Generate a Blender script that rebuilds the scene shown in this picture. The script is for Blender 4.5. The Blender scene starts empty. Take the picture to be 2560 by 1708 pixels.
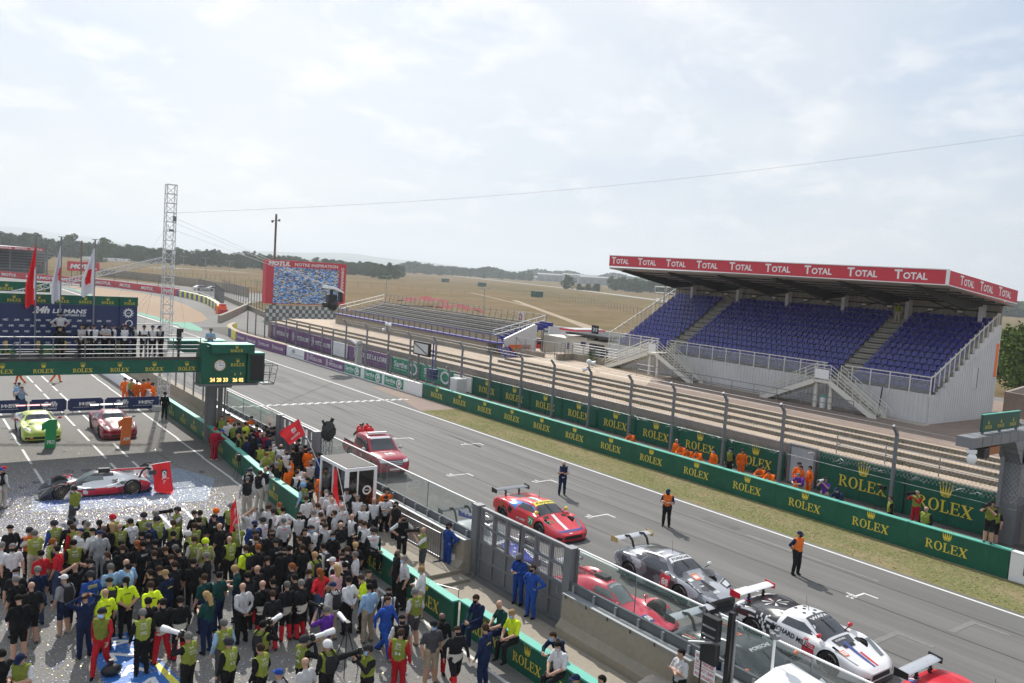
import bpy, math, random
import numpy as np
from mathutils import Vector, Matrix
from mathutils.bvhtree import BVHTree
R = math.radians
SC = bpy.context.scene
COL = SC.collection
random.seed(7)
# ---------------------------------------------------------------- camera (calibrated from the photograph)
FPX, PITCH, ROLL, CAMH, YAW = 2067.94, 0.0834934, 0.0656836, 11.0891, 2.22044406
_v = (math.sin(YAW), -math.cos(YAW)); _u = (math.cos(YAW), math.sin(YAW))   # scene X (across track), Y (along track)
def _w(v):                                  # calibration frame -> scene frame
    return Vector((v[0]*_v[0]+v[1]*_v[1], v[0]*_u[0]+v[1]*_u[1], v[2]))
cp, sp, cr, sr = math.cos(PITCH), math.sin(PITCH), math.cos(ROLL), math.sin(ROLL)
_rt0, _up0, _fw0 = Vector((1,0,0)), Vector((0,sp,cp)), Vector((0,cp,-sp))
_rt, _up, _fw = _w(_rt0*cr+_up0*sr), _w(-_rt0*sr+_up0*cr), _w(_fw0)
cam_d = bpy.data.cameras.new("camera"); cam = bpy.data.objects.new("camera", cam_d); COL.objects.link(cam)
cam_d.sensor_width = 36; cam_d.lens = FPX/2560*36; cam_d.clip_start = .1; cam_d.clip_end = 30000
cam.matrix_world = Matrix(((_rt.x,_up.x,-_fw.x,0),(_rt.y,_up.y,-_fw.y,0),(_rt.z,_up.z,-_fw.z,CAMH),(0,0,0,1)))
SC.camera = cam
SC.render.resolution_x, SC.render.resolution_y = 1024, 683
def ray(x, y): return _rt*(x-1280)+_up*(854-y)+_fw*FPX
def G(x, y, z=0):                            # point at height z seen at photo position (x, y)
    d = ray(x, y); t = (z-CAMH)/d.z; return Vector((d.x*t, d.y*t, z))
def GX(x, y, X): d = ray(x, y); t = X/d.x; return Vector((X, d.y*t, CAMH+d.z*t))
def GY(x, y, Y): d = ray(x, y); t = Y/d.y; return Vector((d.x*t, Y, CAMH+d.z*t))
def AT(px, dist, z=0):                       # a place on a bearing at a distance
    d = ray(px, 597+px*.0657); k = dist/math.hypot(d.x, d.y); return Vector((d.x*k, d.y*k, z))
# ---------------------------------------------------------------- light
SUN_EL, SUN_DIR = 42.5, Vector((.285, .958, 0))      # horizontal direction towards the sun
W = bpy.data.worlds.new("World"); SC.world = W; W.use_nodes = True
nt = W.node_tree; nt.nodes.clear()
def N(t, **k):
    n = nt.nodes.new(t)
    for a, b in k.items(): setattr(n, a, b)
    return n
out = N('ShaderNodeOutputWorld'); bg = N('ShaderNodeBackground'); sky = N('ShaderNodeTexSky')
sky.sky_type = 'NISHITA'; sky.sun_disc = False; sky.sun_elevation = R(SUN_EL)
sky.sun_rotation = math.atan2(SUN_DIR.x, SUN_DIR.y); sky.dust_density = 3.0; sky.air_density = 1.0; sky.altitude = 50
tc = N('ShaderNodeTexCoord'); sep = N('ShaderNodeSeparateXYZ')
L = nt.links.new
L(tc.outputs['Generated'], sep.inputs[0])
# project the view direction on a high cloud layer
mz = N('ShaderNodeMath', operation='MAXIMUM'); L(sep.outputs[2], mz.inputs[0]); mz.inputs[1].default_value = 0
az = N('ShaderNodeMath', operation='ADD'); L(mz.outputs[0], az.inputs[0]); az.inputs[1].default_value = .34
dv = N('ShaderNodeVectorMath', operation='DIVIDE'); L(tc.outputs['Generated'], dv.inputs[0])
cb = N('ShaderNodeCombineXYZ')
for i in range(3): L(az.outputs[0], cb.inputs[i])
L(cb.outputs[0], dv.inputs[1])
def noise(scale, detail, rough, dist=0, off=(0,0,0), st=(1,1,1)):
    mp = N('ShaderNodeMapping'); mp.inputs['Location'].default_value = off; mp.inputs['Scale'].default_value = st
    L(dv.outputs[0], mp.inputs[0])
    n = N('ShaderNodeTexNoise'); n.inputs['Scale'].default_value = scale; n.inputs['Detail'].default_value = detail
    n.inputs['Roughness'].default_value = rough; n.inputs['Distortion'].default_value = dist
    L(mp.outputs[0], n.inputs['Vector']); return n
def ramp(src, a, b, ca=(0,0,0,1), cb_=(1,1,1,1)):
    r = N('ShaderNodeValToRGB'); r.color_ramp.elements[0].position = a; r.color_ramp.elements[1].position = b
    r.color_ramp.elements[0].color = ca; r.color_ramp.elements[1].color = cb_; L(src, r.inputs[0]); return r
veil = ramp(noise(.9, 6, .52, .5, (3.1,1.2,0)).outputs[0], .34, .62)
puff = ramp(noise(4.6, 9, .58, .2, (1.3,.4,0), (1,1,1.9)).outputs[0], .50, .68)
mx = N('ShaderNodeMixRGB'); mx.inputs[1].default_value = (4.9,5.9,7.3,1); mx.inputs[2].default_value = (7.5,7.7,7.9,1)
L(veil.outputs[0], mx.inputs[0])
mx2 = N('ShaderNodeMixRGB'); mx2.inputs[2].default_value = (9.4,9.4,9.4,1); L(mx.outputs[0], mx2.inputs[1])
pm = N('ShaderNodeMath', operation='MULTIPLY'); L(puff.outputs[0], pm.inputs[0]); pm.inputs[1].default_value = .7; L(pm.outputs[0], mx2.inputs[0])
# thin cloud veils over the physical sky
mx3 = N('ShaderNodeMixRGB'); mx3.inputs[0].default_value = .80
L(sky.outputs[0], mx3.inputs[1]); L(mx2.outputs[0], mx3.inputs[2])
hz = ramp(sep.outputs[2], .0, .22, (1,1,1,1), (0,0,0,1))
hm = N('ShaderNodeMath', operation='MULTIPLY'); L(hz.outputs[0], hm.inputs[0]); hm.inputs[1].default_value = .40
mx4 = N('ShaderNodeMixRGB'); L(hm.outputs[0], mx4.inputs[0]); L(mx3.outputs[0], mx4.inputs[1]); mx4.inputs[2].default_value = (7.6,7.75,7.9,1)
L(mx4.outputs[0], bg.inputs[0]); bg.inputs[1].default_value = .102
L(bg.outputs[0], out.inputs[0])
sd = bpy.data.lights.new("sun", 'SUN'); sd.energy = 4.6; sd.angle = R(.6); sd.color = (1,.95,.87)
sun = bpy.data.objects.new("sun", sd); COL.objects.link(sun)
sun.rotation_euler = (Vector((SUN_DIR.x*math.cos(R(SUN_EL)), SUN_DIR.y*math.cos(R(SUN_EL)), math.sin(R(SUN_EL))))).to_track_quat('Z','Y').to_euler()
sun.location = (0,0,60)
SC.view_settings.view_transform = 'Standard'; SC.view_settings.look = 'None'; SC.view_settings.gamma = 1; SC.view_settings.exposure = 0.19
# ---------------------------------------------------------------- materials
MATS = {}
def M(name, rgb=None, rough=.65, metal=0, var=.12, scale=3.0, spec=.5, bump=0, coat=0):
    if name in MATS: return MATS[name]
    if rgb is None: raise KeyError(name)
    m = bpy.data.materials.new(name); m.use_nodes = True; t = m.node_tree; b = t.nodes['Principled BSDF']
    b.inputs['Roughness'].default_value = rough; b.inputs['Metallic'].default_value = metal
    b.inputs['Specular IOR Level'].default_value = spec; b.inputs['Coat Weight'].default_value = coat
    if var > 0:
        tcn = t.nodes.new('ShaderNodeTexCoord'); n = t.nodes.new('ShaderNodeTexNoise'); n.inputs['Scale'].default_value = scale
        n.inputs['Detail'].default_value = 5; t.links.new(tcn.outputs['Object'], n.inputs['Vector'])
        x = t.nodes.new('ShaderNodeMixRGB'); t.links.new(n.outputs[0], x.inputs[0])
        x.inputs[1].default_value = tuple(max(0, c*(1-var*1.6)) for c in rgb)+(1,)
        x.inputs[2].default_value = tuple(min(1, c*(1+var*1.6)) for c in rgb)+(1,)
        t.links.new(x.outputs[0], b.inputs['Base Color'])
        if bump:
            bp = t.nodes.new('ShaderNodeBump'); bp.inputs['Strength'].default_value = bump; bp.inputs['Distance'].default_value = .02
            t.links.new(n.outputs[0], bp.inputs['Height']); t.links.new(bp.outputs[0], b.inputs['Normal'])
    else: b.inputs['Base Color'].default_value = tuple(rgb)+(1,)
    MATS[name] = m; return m
def MG(name, layers, rough=.9, bump=.3, spec=.3):
    """ground: base colour + list of (noise scale, lo, hi, rgb, (sx,sy), amount) layers mixed on top"""
    m = bpy.data.materials.new(name); m.use_nodes = True; t = m.node_tree; b = t.nodes['Principled BSDF']
    b.inputs['Roughness'].default_value = rough; b.inputs['Specular IOR Level'].default_value = spec
    tcn = t.nodes.new('ShaderNodeTexCoord'); cur = None; last = None
    for L_ in layers:
        if len(L_) == 3: base = t.nodes.new('ShaderNodeRGB'); base.outputs[0].default_value = tuple(L_)+(1,); cur = base.outputs[0]; continue
        sc, lo, hi, rgb, st, am = L_
        mp = t.nodes.new('ShaderNodeMapping'); mp.inputs['Scale'].default_value = (st[0], st[1], 1); t.links.new(tcn.outputs['Object'], mp.inputs[0])
        mp.inputs['Location'].default_value = (sc*3.7, sc*1.3, 0)
        n = t.nodes.new('ShaderNodeTexNoise'); n.inputs['Scale'].default_value = sc; n.inputs['Detail'].default_value = 6; n.inputs['Roughness'].default_value = .6
        t.links.new(mp.outputs[0], n.inputs['Vector'])
        r = t.nodes.new('ShaderNodeMapRange'); r.inputs[1].default_value = lo; r.inputs[2].default_value = hi; r.inputs[4].default_value = am
        t.links.new(n.outputs[0], r.inputs[0])
        x = t.nodes.new('ShaderNodeMixRGB'); t.links.new(r.outputs[0], x.inputs[0]); t.links.new(cur, x.inputs[1]); x.inputs[2].default_value = tuple(rgb)+(1,)
        cur = x.outputs[0]; last = n
    t.links.new(cur, b.inputs['Base Color'])
    if last and bump:
        bp = t.nodes.new('ShaderNodeBump'); bp.inputs['Strength'].default_value = bump; bp.inputs['Distance'].default_value = .03
        t.links.new(last.outputs[0], bp.inputs['Height']); t.links.new(bp.outputs[0], b.inputs['Normal'])
    MATS[name] = m; return m
# ---------------------------------------------------------------- mesh builder
class MB:
    def __init__(s): s.v = []; s.f = []; s.mi = []; s.mats = []; s.sm = []
    def m(s, mat):
        if isinstance(mat, str): mat = MATS[mat]
        if mat not in s.mats: s.mats.append(mat)
        return s.mats.index(mat)
    def add(s, vs, fs, mat, T=None, smooth=False):
        o = len(s.v); i = s.m(mat)
        if T is not None: vs = [T @ Vector(v) for v in vs]
        s.v += [tuple(v) for v in vs]; s.f += [tuple(o+k for k in f) for f in fs]; s.mi += [i]*len(fs); s.sm += [smooth]*len(fs); return s
    def box(s, c, d, mat, T=None, rz=0):
        x, y, z = d[0]/2, d[1]/2, d[2]/2; a, b = math.cos(rz), math.sin(rz)
        vs = [(c[0]+i*x*a-j*y*b, c[1]+i*x*b+j*y*a, c[2]+k*z) for k in (-1,1) for j in (-1,1) for i in (-1,1)]
        return s.add(vs, [(0,2,3,1),(4,5,7,6),(0,1,5,4),(2,6,7,3),(0,4,6,2),(1,3,7,5)], mat, T)
    def bx(s, x0, x1, y0, y1, z0, z1, mat, T=None): return s.box(((x0+x1)/2,(y0+y1)/2,(z0+z1)/2),(abs(x1-x0),abs(y1-y0),abs(z1-z0)),mat,T)
    def tube(s, a, b, r, mat, n=6, r2=None, T=None, cap=True, smooth=True):
        a, b = Vector(a), Vector(b); d = (b-a); r2 = r if r2 is None else r2
        if d.length < 1e-6: return s
        q = d.to_track_quat('Z','Y'); vs = []
        for p, rr in ((a,r),(b,r2)):
            for i in range(n):
                t = 2*math.pi*i/n; vs.append(p+q@Vector((rr*math.cos(t), rr*math.sin(t), 0)))
        fs = [(i,(i+1)%n,n+(i+1)%n,n+i) for i in range(n)]
        s.add(vs, fs, mat, T, smooth and n > 5)
        if cap: s.add(vs, [tuple(range(n))[::-1], tuple(range(n,2*n))], mat, T)
        return s
    def path(s, pts, r, mat, n=5, T=None):
        for a, b in zip(pts, pts[1:]): s.tube(a, b, r, mat, n, T=T, cap=True)
        return s
    def beam(s, a, b, w, h, mat, T=None):        # rectangular bar, w sideways, h up
        a, b = Vector(a), Vector(b); d = (b-a).normalized(); up = Vector((0,0,1))
        if abs(d.z) > .95: up = Vector((0,1,0))
        sd_ = d.cross(up).normalized()*w/2; u = sd_.cross(d).normalized()*h/2
        vs = [p+i*sd_+j*u for p in (a,b) for i, j in ((-1,-1),(1,-1),(1,1),(-1,1))]
        return s.add(vs, [(3,2,1,0),(4,5,6,7),(0,1,5,4),(1,2,6,5),(2,3,7,6),(3,0,4,7)], mat, T)
    def ball(s, c, r, mat, n=10, m=6, T=None, sc=(1,1,1), smooth=True):
        vs = []; fs = []
        for j in range(m+1):
            p = math.pi*j/m
            for i in range(n):
                t = 2*math.pi*i/n; vs.append((c[0]+r*sc[0]*math.sin(p)*math.cos(t), c[1]+r*sc[1]*math.sin(p)*math.sin(t), c[2]+r*sc[2]*math.cos(p)))
        for j in range(m):
            for i in range(n):
                a, b = j*n+i, j*n+(i+1)%n
                if j == 0: fs.append((a, b+n, a+n)[::-1])
                elif j == m-1: fs.append((a, b, a+n)[::-1])
                else: fs.append((a, b, b+n, a+n)[::-1])
        return s.add(vs, fs, mat, T, smooth)
    def poly(s, pts, mat, T=None): return s.add(pts, [tuple(range(len(pts)))], mat, T)
    def prism(s, pts, z0, z1, mat, T=None):      # outline in xy
        n = len(pts); vs = [(p[0],p[1],z0) for p in pts]+[(p[0],p[1],z1) for p in pts]
        return s.add(vs, [tuple(range(n))[::-1], tuple(range(n,2*n))]+[(i,(i+1)%n,n+(i+1)%n,n+i) for i in range(n)], mat, T)
    def sheet(s, fn, nu, nv, mat, T=None, smooth=True):
        vs = [fn(i/nu, j/nv) for j in range(nv+1) for i in range(nu+1)]; k = nu+1
        return s.add(vs, [(j*k+i, j*k+i+1, (j+1)*k+i+1, (j+1)*k+i) for j in range(nv) for i in range(nu)], mat, T, smooth)
    def mesh(s, name):
        me = bpy.data.meshes.new(name); me.from_pydata(s.v, [], s.f)
        for m in s.mats: me.materials.append(m)
        if s.f:
            me.polygons.foreach_set('material_index', s.mi); me.polygons.foreach_set('use_smooth', s.sm)
        me.update(); return me
    def obj(s, name, parent=None, loc=(0,0,0), rz=0):
        o = bpy.data.objects.new(name, s.mesh(name)); COL.objects.link(o); o.location = loc; o.rotation_euler = (0,0,rz)
        if parent: o.parent = parent
        return o
def tag(o, label=None, cat=None, group=None, kind=None):
    if label: o['label'] = label
    if cat: o['category'] = cat
    if group: o['group'] = group
    if kind: o['kind'] = kind
    return o
def empty(name, loc=(0,0,0), rz=0, label=None, cat=None, group=None):
    o = bpy.data.objects.new(name, None); COL.objects.link(o); o.location = loc; o.rotation_euler = (0,0,rz); o.empty_display_size = .2
    return tag(o, label, cat, group)
KIDS = {}
def copy_tree(o, parent=None):
    c = o.copy(); COL.objects.link(c); c.parent = parent
    for ch in [x for x in ALLK(o)]: copy_tree(ch, c)
    return c
def ALLK(o): return [x for x in COL.objects if x.parent == o]
# ---------------------------------------------------------------- lettering
_tx = {}
def text_tris(t, bold=0.0, shear=0.0):
    k = (t, bold, shear)
    if k in _tx: return _tx[k]
    cu = bpy.data.curves.new('t', 'FONT'); cu.body = t; cu.resolution_u = 2; cu.offset = bold; cu.shear = shear; cu.align_x = 'CENTER'
    ob = bpy.data.objects.new('t', cu); COL.objects.link(ob)
    dg = bpy.context.evaluated_depsgraph_get(); me = ob.evaluated_get(dg).to_mesh(); me.calc_loop_triangles()
    vs = [(v.co.x, v.co.y) for v in me.vertices]; fs = [tuple(q.vertices) for q in me.loop_triangles]
    ob.evaluated_get(dg).to_mesh_clear(); bpy.data.objects.remove(ob); bpy.data.curves.remove(cu)
    _tx[k] = (vs, fs); return _tx[k]
def frame(o, x, z):                          # matrix: text x -> x, text y -> z direction, origin o
    x = Vector(x).normalized(); z = Vector(z).normalized(); n = x.cross(z)
    return Matrix(((x.x,z.x,n.x,o[0]),(x.y,z.y,n.y,o[1]),(x.z,z.z,n.z,o[2]),(0,0,0,1)))
def fit_text(t, width, height, bold=.02, shear=0):
    vs, fs = text_tris(t, bold, shear)
    if not vs: return [], []
    x0 = min(v[0] for v in vs); x1 = max(v[0] for v in vs); y0 = min(v[1] for v in vs); y1 = max(v[1] for v in vs)
    return [((v[0]-x0)/(x1-x0)*width-width/2, (v[1]-y0)/(y1-y0)*height-height/2) for v in vs], fs
def put_text(mb, t, T, width, height, mat, bold=.02, shear=0):
    vs, fs = fit_text(t, width, height, bold, shear)
    mb.add([(v[0], v[1], 0) for v in vs], fs, mat, T)
def _ring(cx, cy, rx, ry, ix, iy, a0, a1, n):
    vs = []; fs = []
    for i in range(n+1):
        t = a0+(a1-a0)*i/n; c, s_ = math.cos(t), math.sin(t); vs += [(cx+rx*c, cy+ry*s_), (cx+ix*c, cy+iy*s_)]
    for i in range(n): fs.append((2*i, 2*i+2, 2*i+3, 2*i+1))
    return vs, fs
def _rx():
    P = []                                   # list of (verts, faces); serif capitals drawn as polygons
    def r(x0, y0, x1, y1): P.append(([(x0,y0),(x1,y0),(x1,y1),(x0,y1)], [(0,1,2,3)]))
    def q(*p): P.append((list(p), [tuple(range(len(p)))]))
    # R
    r(.12,.07,.29,.93); r(.02,0,.4,.07); r(.02,.93,.29,1)
    P.append(_ring(.32,.735,.4,.265,.22,.2,-math.pi/2,math.pi/2,8)); r(.29,.93,.32,1); r(.29,.47,.32,.535)
    q((.36,.47),(.52,.47),(.93,0),(.71,0))
    # O
    P.append(_ring(1.42,.5,.44,.52,.25,.45,0,2*math.pi,16))
    # L
    r(2.05,.07,2.22,.93); r(1.95,.93,2.34,1); r(1.95,0,2.62,.07); r(2.55,.07,2.65,.28)
    # E
    r(2.84,.07,3.01,.93); r(2.74,.93,3.44,1); r(2.74,0,3.48,.07); r(3.01,.47,3.28,.54); r(3.28,.38,3.34,.63); r(3.38,.72,3.46,.93); r(3.42,.07,3.52,.28)
    # X
    q((3.66,.93),(3.9,.93),(4.42,.07),(4.18,.07)); q((3.68,.07),(3.78,.07),(4.02,.44),(3.96,.5)); q((4.08,.6),(4.13,.52),(4.42,.93),(4.33,.93))
    r(3.58,0,3.9,.07); r(4.1,0,4.52,.07); r(3.58,.93,3.98,1); r(4.2,.93,4.52,1)
    # crown
    cx, b = 2.27, 1.28
    P.append(_ring(cx, b+.1, .36, .1, .2, .04, 0, 2*math.pi, 12))
    for i in range(5):
        t = (i-2)*.27; bx = cx+math.sin(t)*.62; tx = cx+math.sin(t)*1.02+.0; ty = b+1.02*math.cos(t)+.12
        q((bx-.1, b+.22-abs(t)*.06),(bx+.1, b+.22-abs(t)*.06),(tx,ty)); P.append(_ring(tx,ty+.05,.07,.07,0,0,0,2*math.pi,8))
    vs = []; fs = []
    for k, (a, f) in enumerate(P):
        o = len(vs); vs += [(x-2.27, y, .001*(k % 3)) for x, y in a]; fs += [tuple(o+i for i in g) for g in f]
    return vs, fs
RXV, RXF = _rx()
def rolex(mb, T, width, mat, both=True):     # word centred on origin, crown above
    k = width/4.5; mb.add([(x*k, y*k, z) for x, y, z in RXV], RXF, mat, T)
# ================================================================ materials of the place
MG('asphalt_track', [(.116,.114,.110), (.9,.42,.60,(.180,.177,.170),(1.6,.07),.85), (.5,.45,.62,(.085,.084,.083),(1.4,.05),.6), (.22,.4,.7,(.105,.104,.104),(1,.35),.55), (7,.4,.66,(.18,.178,.172),(2,.05),.35), (60,.35,.7,(.18,.18,.175),(1,1),.35)], .82, .25)
MG('asphalt_pit', [(.215,.208,.196), (.5,.4,.7,(.165,.16,.152),(1,.4),.6), (3,.45,.62,(.25,.243,.23),(1,1),.35), (24,.38,.60,(.11,.107,.102),(1,1),.6), (33,.5,.66,(.40,.385,.36),(1,1),.55)], .9, .5)
MG('asphalt_old', [(.15,.146,.14), (.1,.4,.65,(.20,.196,.19),(1,.3),.8), (9,.4,.7,(.12,.118,.115),(1,1),.4)], .88, .2)
MG('asphalt_dark', [(.085,.08,.075), (1.2,.4,.7,(.13,.12,.105),(1,1),.6), (30,.4,.7,(.06,.057,.053),(1,1),.4)], .9, .3)
MG('grass_dry', [(.27,.215,.13), (.5,.40,.54,(.125,.155,.05),(1,.4),.9), (2.2,.46,.6,(.13,.16,.05),(1,.8),.75), (6,.42,.62,(.33,.27,.16),(1,1),.6), (26,.35,.65,(.15,.135,.07),(1,1),.45)], 1, .7, .03)
MG('field', [(.205,.148,.092), (.004,.42,.58,(.115,.112,.052),(1,2),.75), (.02,.45,.6,(.235,.172,.11),(1,2.5),.7), (.12,.5,.62,(.11,.09,.05),(1,2),.7), (.9,.4,.7,(.14,.11,.06),(1,1),.5)], 1, .2, .0)
MG('gravel', [(.33,.25,.185), (.06,.4,.6,(.38,.295,.22),(1,.4),.7), (3,.35,.7,(.34,.24,.165),(1,1),.5)], .95, .3, .1)
MG('concrete', [(.33,.29,.235), (.6,.4,.7,(.26,.23,.185),(.4,1),.7), (6,.45,.7,(.22,.195,.16),(1,1),.45), (40,.4,.7,(.4,.36,.3),(1,1),.3)], .85, .3)
MG('concrete_pink', [(.30,.245,.215), (1.3,.4,.65,(.20,.165,.145),(1,1),.7), (9,.4,.66,(.38,.32,.28),(1,1),.4)], .9, .3)
MG('brick_light', [(.47,.375,.285), (.8,.42,.62,(.39,.30,.225),(1,.6),.85), (.25,.5,.62,(.30,.25,.19),(1,.5),.6), (5,.5,.66,(.30,.25,.19),(1,1),.4), (22,.4,.6,(.58,.48,.39),(.6,1.4),.4)], .9, .4)
MG('brick_brown', [(.25,.19,.16), (1.1,.42,.62,(.31,.245,.20),(1,1),.7), (9,.42,.6,(.17,.13,.115),(1,1.6),.5)], .9, .4)
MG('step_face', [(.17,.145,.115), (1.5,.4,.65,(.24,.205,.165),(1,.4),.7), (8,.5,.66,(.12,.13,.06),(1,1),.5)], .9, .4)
M('white_line', (.62,.62,.60), .7, var=.10, scale=2); M('white', (.78,.79,.80), .5, var=.05); M('cream', (.68,.66,.60), .6, var=.06, scale=1)
MG('green', [(.004,.105,.062), (.8,.42,.62,(.003,.082,.05),(1,1),.8), (5,.52,.66,(.02,.14,.09),(1,1),.45), (30,.55,.7,(.03,.13,.09),(1,1),.3)], .5, .05, .4); M('green_cap', (.10,.42,.33), .5, var=.08); M('gold', (.72,.58,.06), .5, var=.05)
M('green_d', (.006,.075,.055), .5, var=.1); M('blue_board', (.014,.03,.115), .35, var=.12); M('red_board', (.56,.035,.06), .5, var=.05)
M('purple', (.17,.065,.19), .6, var=.1); M('steel', (.36,.375,.39), .5, .6, var=.1); M('steel_d', (.17,.18,.19), .5, .5, var=.15)
M('galv', (.225,.232,.25), .55, .45, var=.12, scale=2); M('black', (.012,.012,.014), .45, var=.1); M('dark', (.045,.043,.042), .7, var=.2)
M('seat_blue', (.022,.022,.24), .32, var=.3, scale=1.5, coat=.3); M('rail_blue', (.05,.04,.26), .5, var=.1); M('sarthe', (.02,.26,.15), .6, var=.05)
M('yellow', (.78,.70,.08), .6, var=.08); M('tyre_blue', (.05,.10,.34), .6, var=.08); M('red', (.62,.02,.03), .5, var=.06); M('orange', (.85,.16,.02), .6, var=.06)
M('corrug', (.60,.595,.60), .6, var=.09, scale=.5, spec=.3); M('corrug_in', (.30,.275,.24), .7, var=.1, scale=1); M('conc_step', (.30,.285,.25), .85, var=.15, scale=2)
M('bleach', (.055,.055,.06), .7, var=.2); M('bleach_w', (.30,.30,.31), .7, var=.1); M('rust', (.35,.13,.05), .7, var=.1)
M('digit', (.9,.7,.25), .5, var=0)
_b = MATS['digit'].node_tree.nodes['Principled BSDF']; _b.inputs['Emission Color'].default_value = (1,.66,.2,1); _b.inputs['Emission Strength'].default_value = 1.1
def glassmat(name, tint, body, rough=.03):
    m = bpy.data.materials.new(name); m.use_nodes = True; t = m.node_tree; t.nodes.clear()
    o = t.nodes.new('ShaderNodeOutputMaterial'); a = t.nodes.new('ShaderNodeBsdfTransparent'); a.inputs[0].default_value = tint+(1,)
    g = t.nodes.new('ShaderNodeBsdfGlossy'); g.inputs['Roughness'].default_value = rough
    d = t.nodes.new('ShaderNodeBsdfDiffuse'); d.inputs[0].default_value = (.62,.64,.62,1)
    lw = t.nodes.new('ShaderNodeLayerWeight'); lw.inputs[0].default_value = .5; pw = t.nodes.new('ShaderNodeMath'); pw.operation = 'POWER'; pw.inputs[1].default_value = 4; t.links.new(lw.outputs['Facing'], pw.inputs[0]); fr = t.nodes.new('ShaderNodeMath'); fr.operation = 'MULTIPLY_ADD'; fr.inputs[1].default_value = .6; fr.inputs[2].default_value = .03; t.links.new(pw.outputs[0], fr.inputs[0])
    x = t.nodes.new('ShaderNodeMixShader'); y = t.nodes.new('ShaderNodeMixShader')
    nn = t.nodes.new('ShaderNodeTexNoise'); nn.inputs['Scale'].default_value = .8; mr = t.nodes.new('ShaderNodeMapRange'); mr.inputs[3].default_value = body*.3; mr.inputs[4].default_value = body*1.7
    t.links.new(nn.outputs[0], mr.inputs[0]); t.links.new(mr.outputs[0], x.inputs[0])
    t.links.new(a.outputs[0], x.inputs[1]); t.links.new(d.outputs[0], x.inputs[2])
    t.links.new(fr.outputs[0], y.inputs[0]); t.links.new(x.outputs[0], y.inputs[1]); t.links.new(g.outputs[0], y.inputs[2]); t.links.new(y.outputs[0], o.inputs[0])
    MATS[name] = m
glassmat('pane', (.90,.93,.92), .07); glassmat('pane_c', (.93,.95,.95), .16, .15)
# ================================================================ ground
def struct(name, mb, **k): return tag(mb.obj(name), kind='structure', **k)
def flat(name, pts, z, mat): return struct(name, MB().poly([(p[0], p[1], z) for p in pts], mat))
def gpts(org, sc, lst): return [G(org[0]+x*sc, org[1]+y*sc) for x, y in lst]
K1, K2 = 700/2350, 600/2350
g = MB(); NX = 60
def terr(i, j):                                # one sheet to the horizon, gently rising far away
    a = 2*math.pi*i; r = 9000*j**3; x, y = 40+r*math.cos(a), 100+r*math.sin(a)
    return (x, y, -.012 + max(0, (r-1500)/1000)*1.2)
g.sheet(terr, 72, 40, 'field'); struct('ground', g)
flat('racetrack_apron', [(-70,-40),(49.5,-40),(49.5,120),(60,175),(90,230),(60,300),(-70,420)], .0, 'asphalt_old')
flat('pit_lane', [(-60,-30),(16.8,-30),(16.8,130),(-60,130)], .006, 'asphalt_pit')
flat('racetrack', [(16.9,-30),(34.2,-30),(34.2,107),(34,300),(-60,330),(-60,290),(16.9,230)], .006, 'asphalt_track')
r1p = lambda l: gpts((0,560), K1, l)
gr = r1p([(560,520),(800,530),(1150,575),(1400,625),(1560,680),(1690,745),(1742,800),(1690,822),(1600,828),(1440,822),(1300,775),(1150,738),(900,650),(640,548)])
flat('gravel_trap', gr, .012, 'gravel')
MG('kerb_green', [(.10,.30,.22), (.3,.4,.6,(.15,.34,.26),(1,1),.6)], .8, 0)
flat('kerb', r1p([(510,530),(640,548),(900,650),(1150,738),(1300,775),(1440,822),(1600,828),(1700,880),(1690,905),(1600,890),(1380,825),(1160,755),(900,668),(640,562)]), .016, 'kerb_green')
g = MB()
for q in ([(520,545),(900,672),(1160,762),(1380,832),(1500,868),(1500,874),(1380,838),(1160,768),(900,677),(520,549)],): g.poly([(p[0],p[1],.02) for p in r1p(q)], 'white_line')
g.bx(32.36,32.5,-5,118,.012,.014,'white_line'); g.bx(22.38,22.5,-5,68,.012,.014,'white_line')
for i in range(15): g.bx(13.95-.046*i,14.07-.046*i,85-5*i-5,85-5*i,.012,.014,'white_line')
for x in (5.75, 9.15, 10.2):
    for k in range(-3, 22): g.bx(x-.06,x+.06,46.4+k*4.55,49.9+k*4.55,.012,.014,'white_line')
for i in range(26):                              # chequered start line
    x = 17.4+i*.66
    g.bx(x,x+.33,59.35,59.62,.012,.014,'white_line'); g.bx(x+.33,x+.66,59.08,59.35,.012,.014,'white_line')
for n, (x0, x1, y) in enumerate([(29.2,30.4,42.7),(24.1,25.3,36.4),(27.7,28.8,33.5),(26.0,27.2,27.4),(24.5,25.6,18.2),(28.35,29.2,15.6),(25.8,27.0,45.7),(21.9,23.0,30.0)]):
    g.bx(x0+.2,x1,y,y+.09,.012,.014,'white_line'); g.bx(x1-.09,x1,y-.5,y,.012,.014,'white_line'); g.bx(x0+.2,x0+.28,y+.09,y+.42,.012,.014,'white_line')
    put_text(g, str(7+n*3), Matrix(((0,-1,0,x0),(1,0,0,y+.1),(0,0,1,.013),(0,0,0,1))), .34, .3, 'white_line')
for x, y in ((29.6,12.1),(26.2,13.0)):
    M('ghost', (.17,.168,.162), .9, var=.2, scale=6); g.bx(x-1,x+.7,y,y+.22,.012,.0135,'ghost'); g.bx(x+.5,x+.7,y-1.1,y,.012,.0135,'ghost')
struct('road_markings', g)
random.seed(8); g = MB(); M('seam', (.055,.054,.053), .7, var=.3, scale=3); M('patch', (.10,.098,.095), .85, var=.2, scale=2); M('scrub', (.185,.182,.175), .9, var=.25, scale=3)
for x in (25.1,28.4,30.6): g.path([(x+random.gauss(0,.02),y,.0125) for y in range(-4,110,4)], .014, 'seam', 3)
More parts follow.
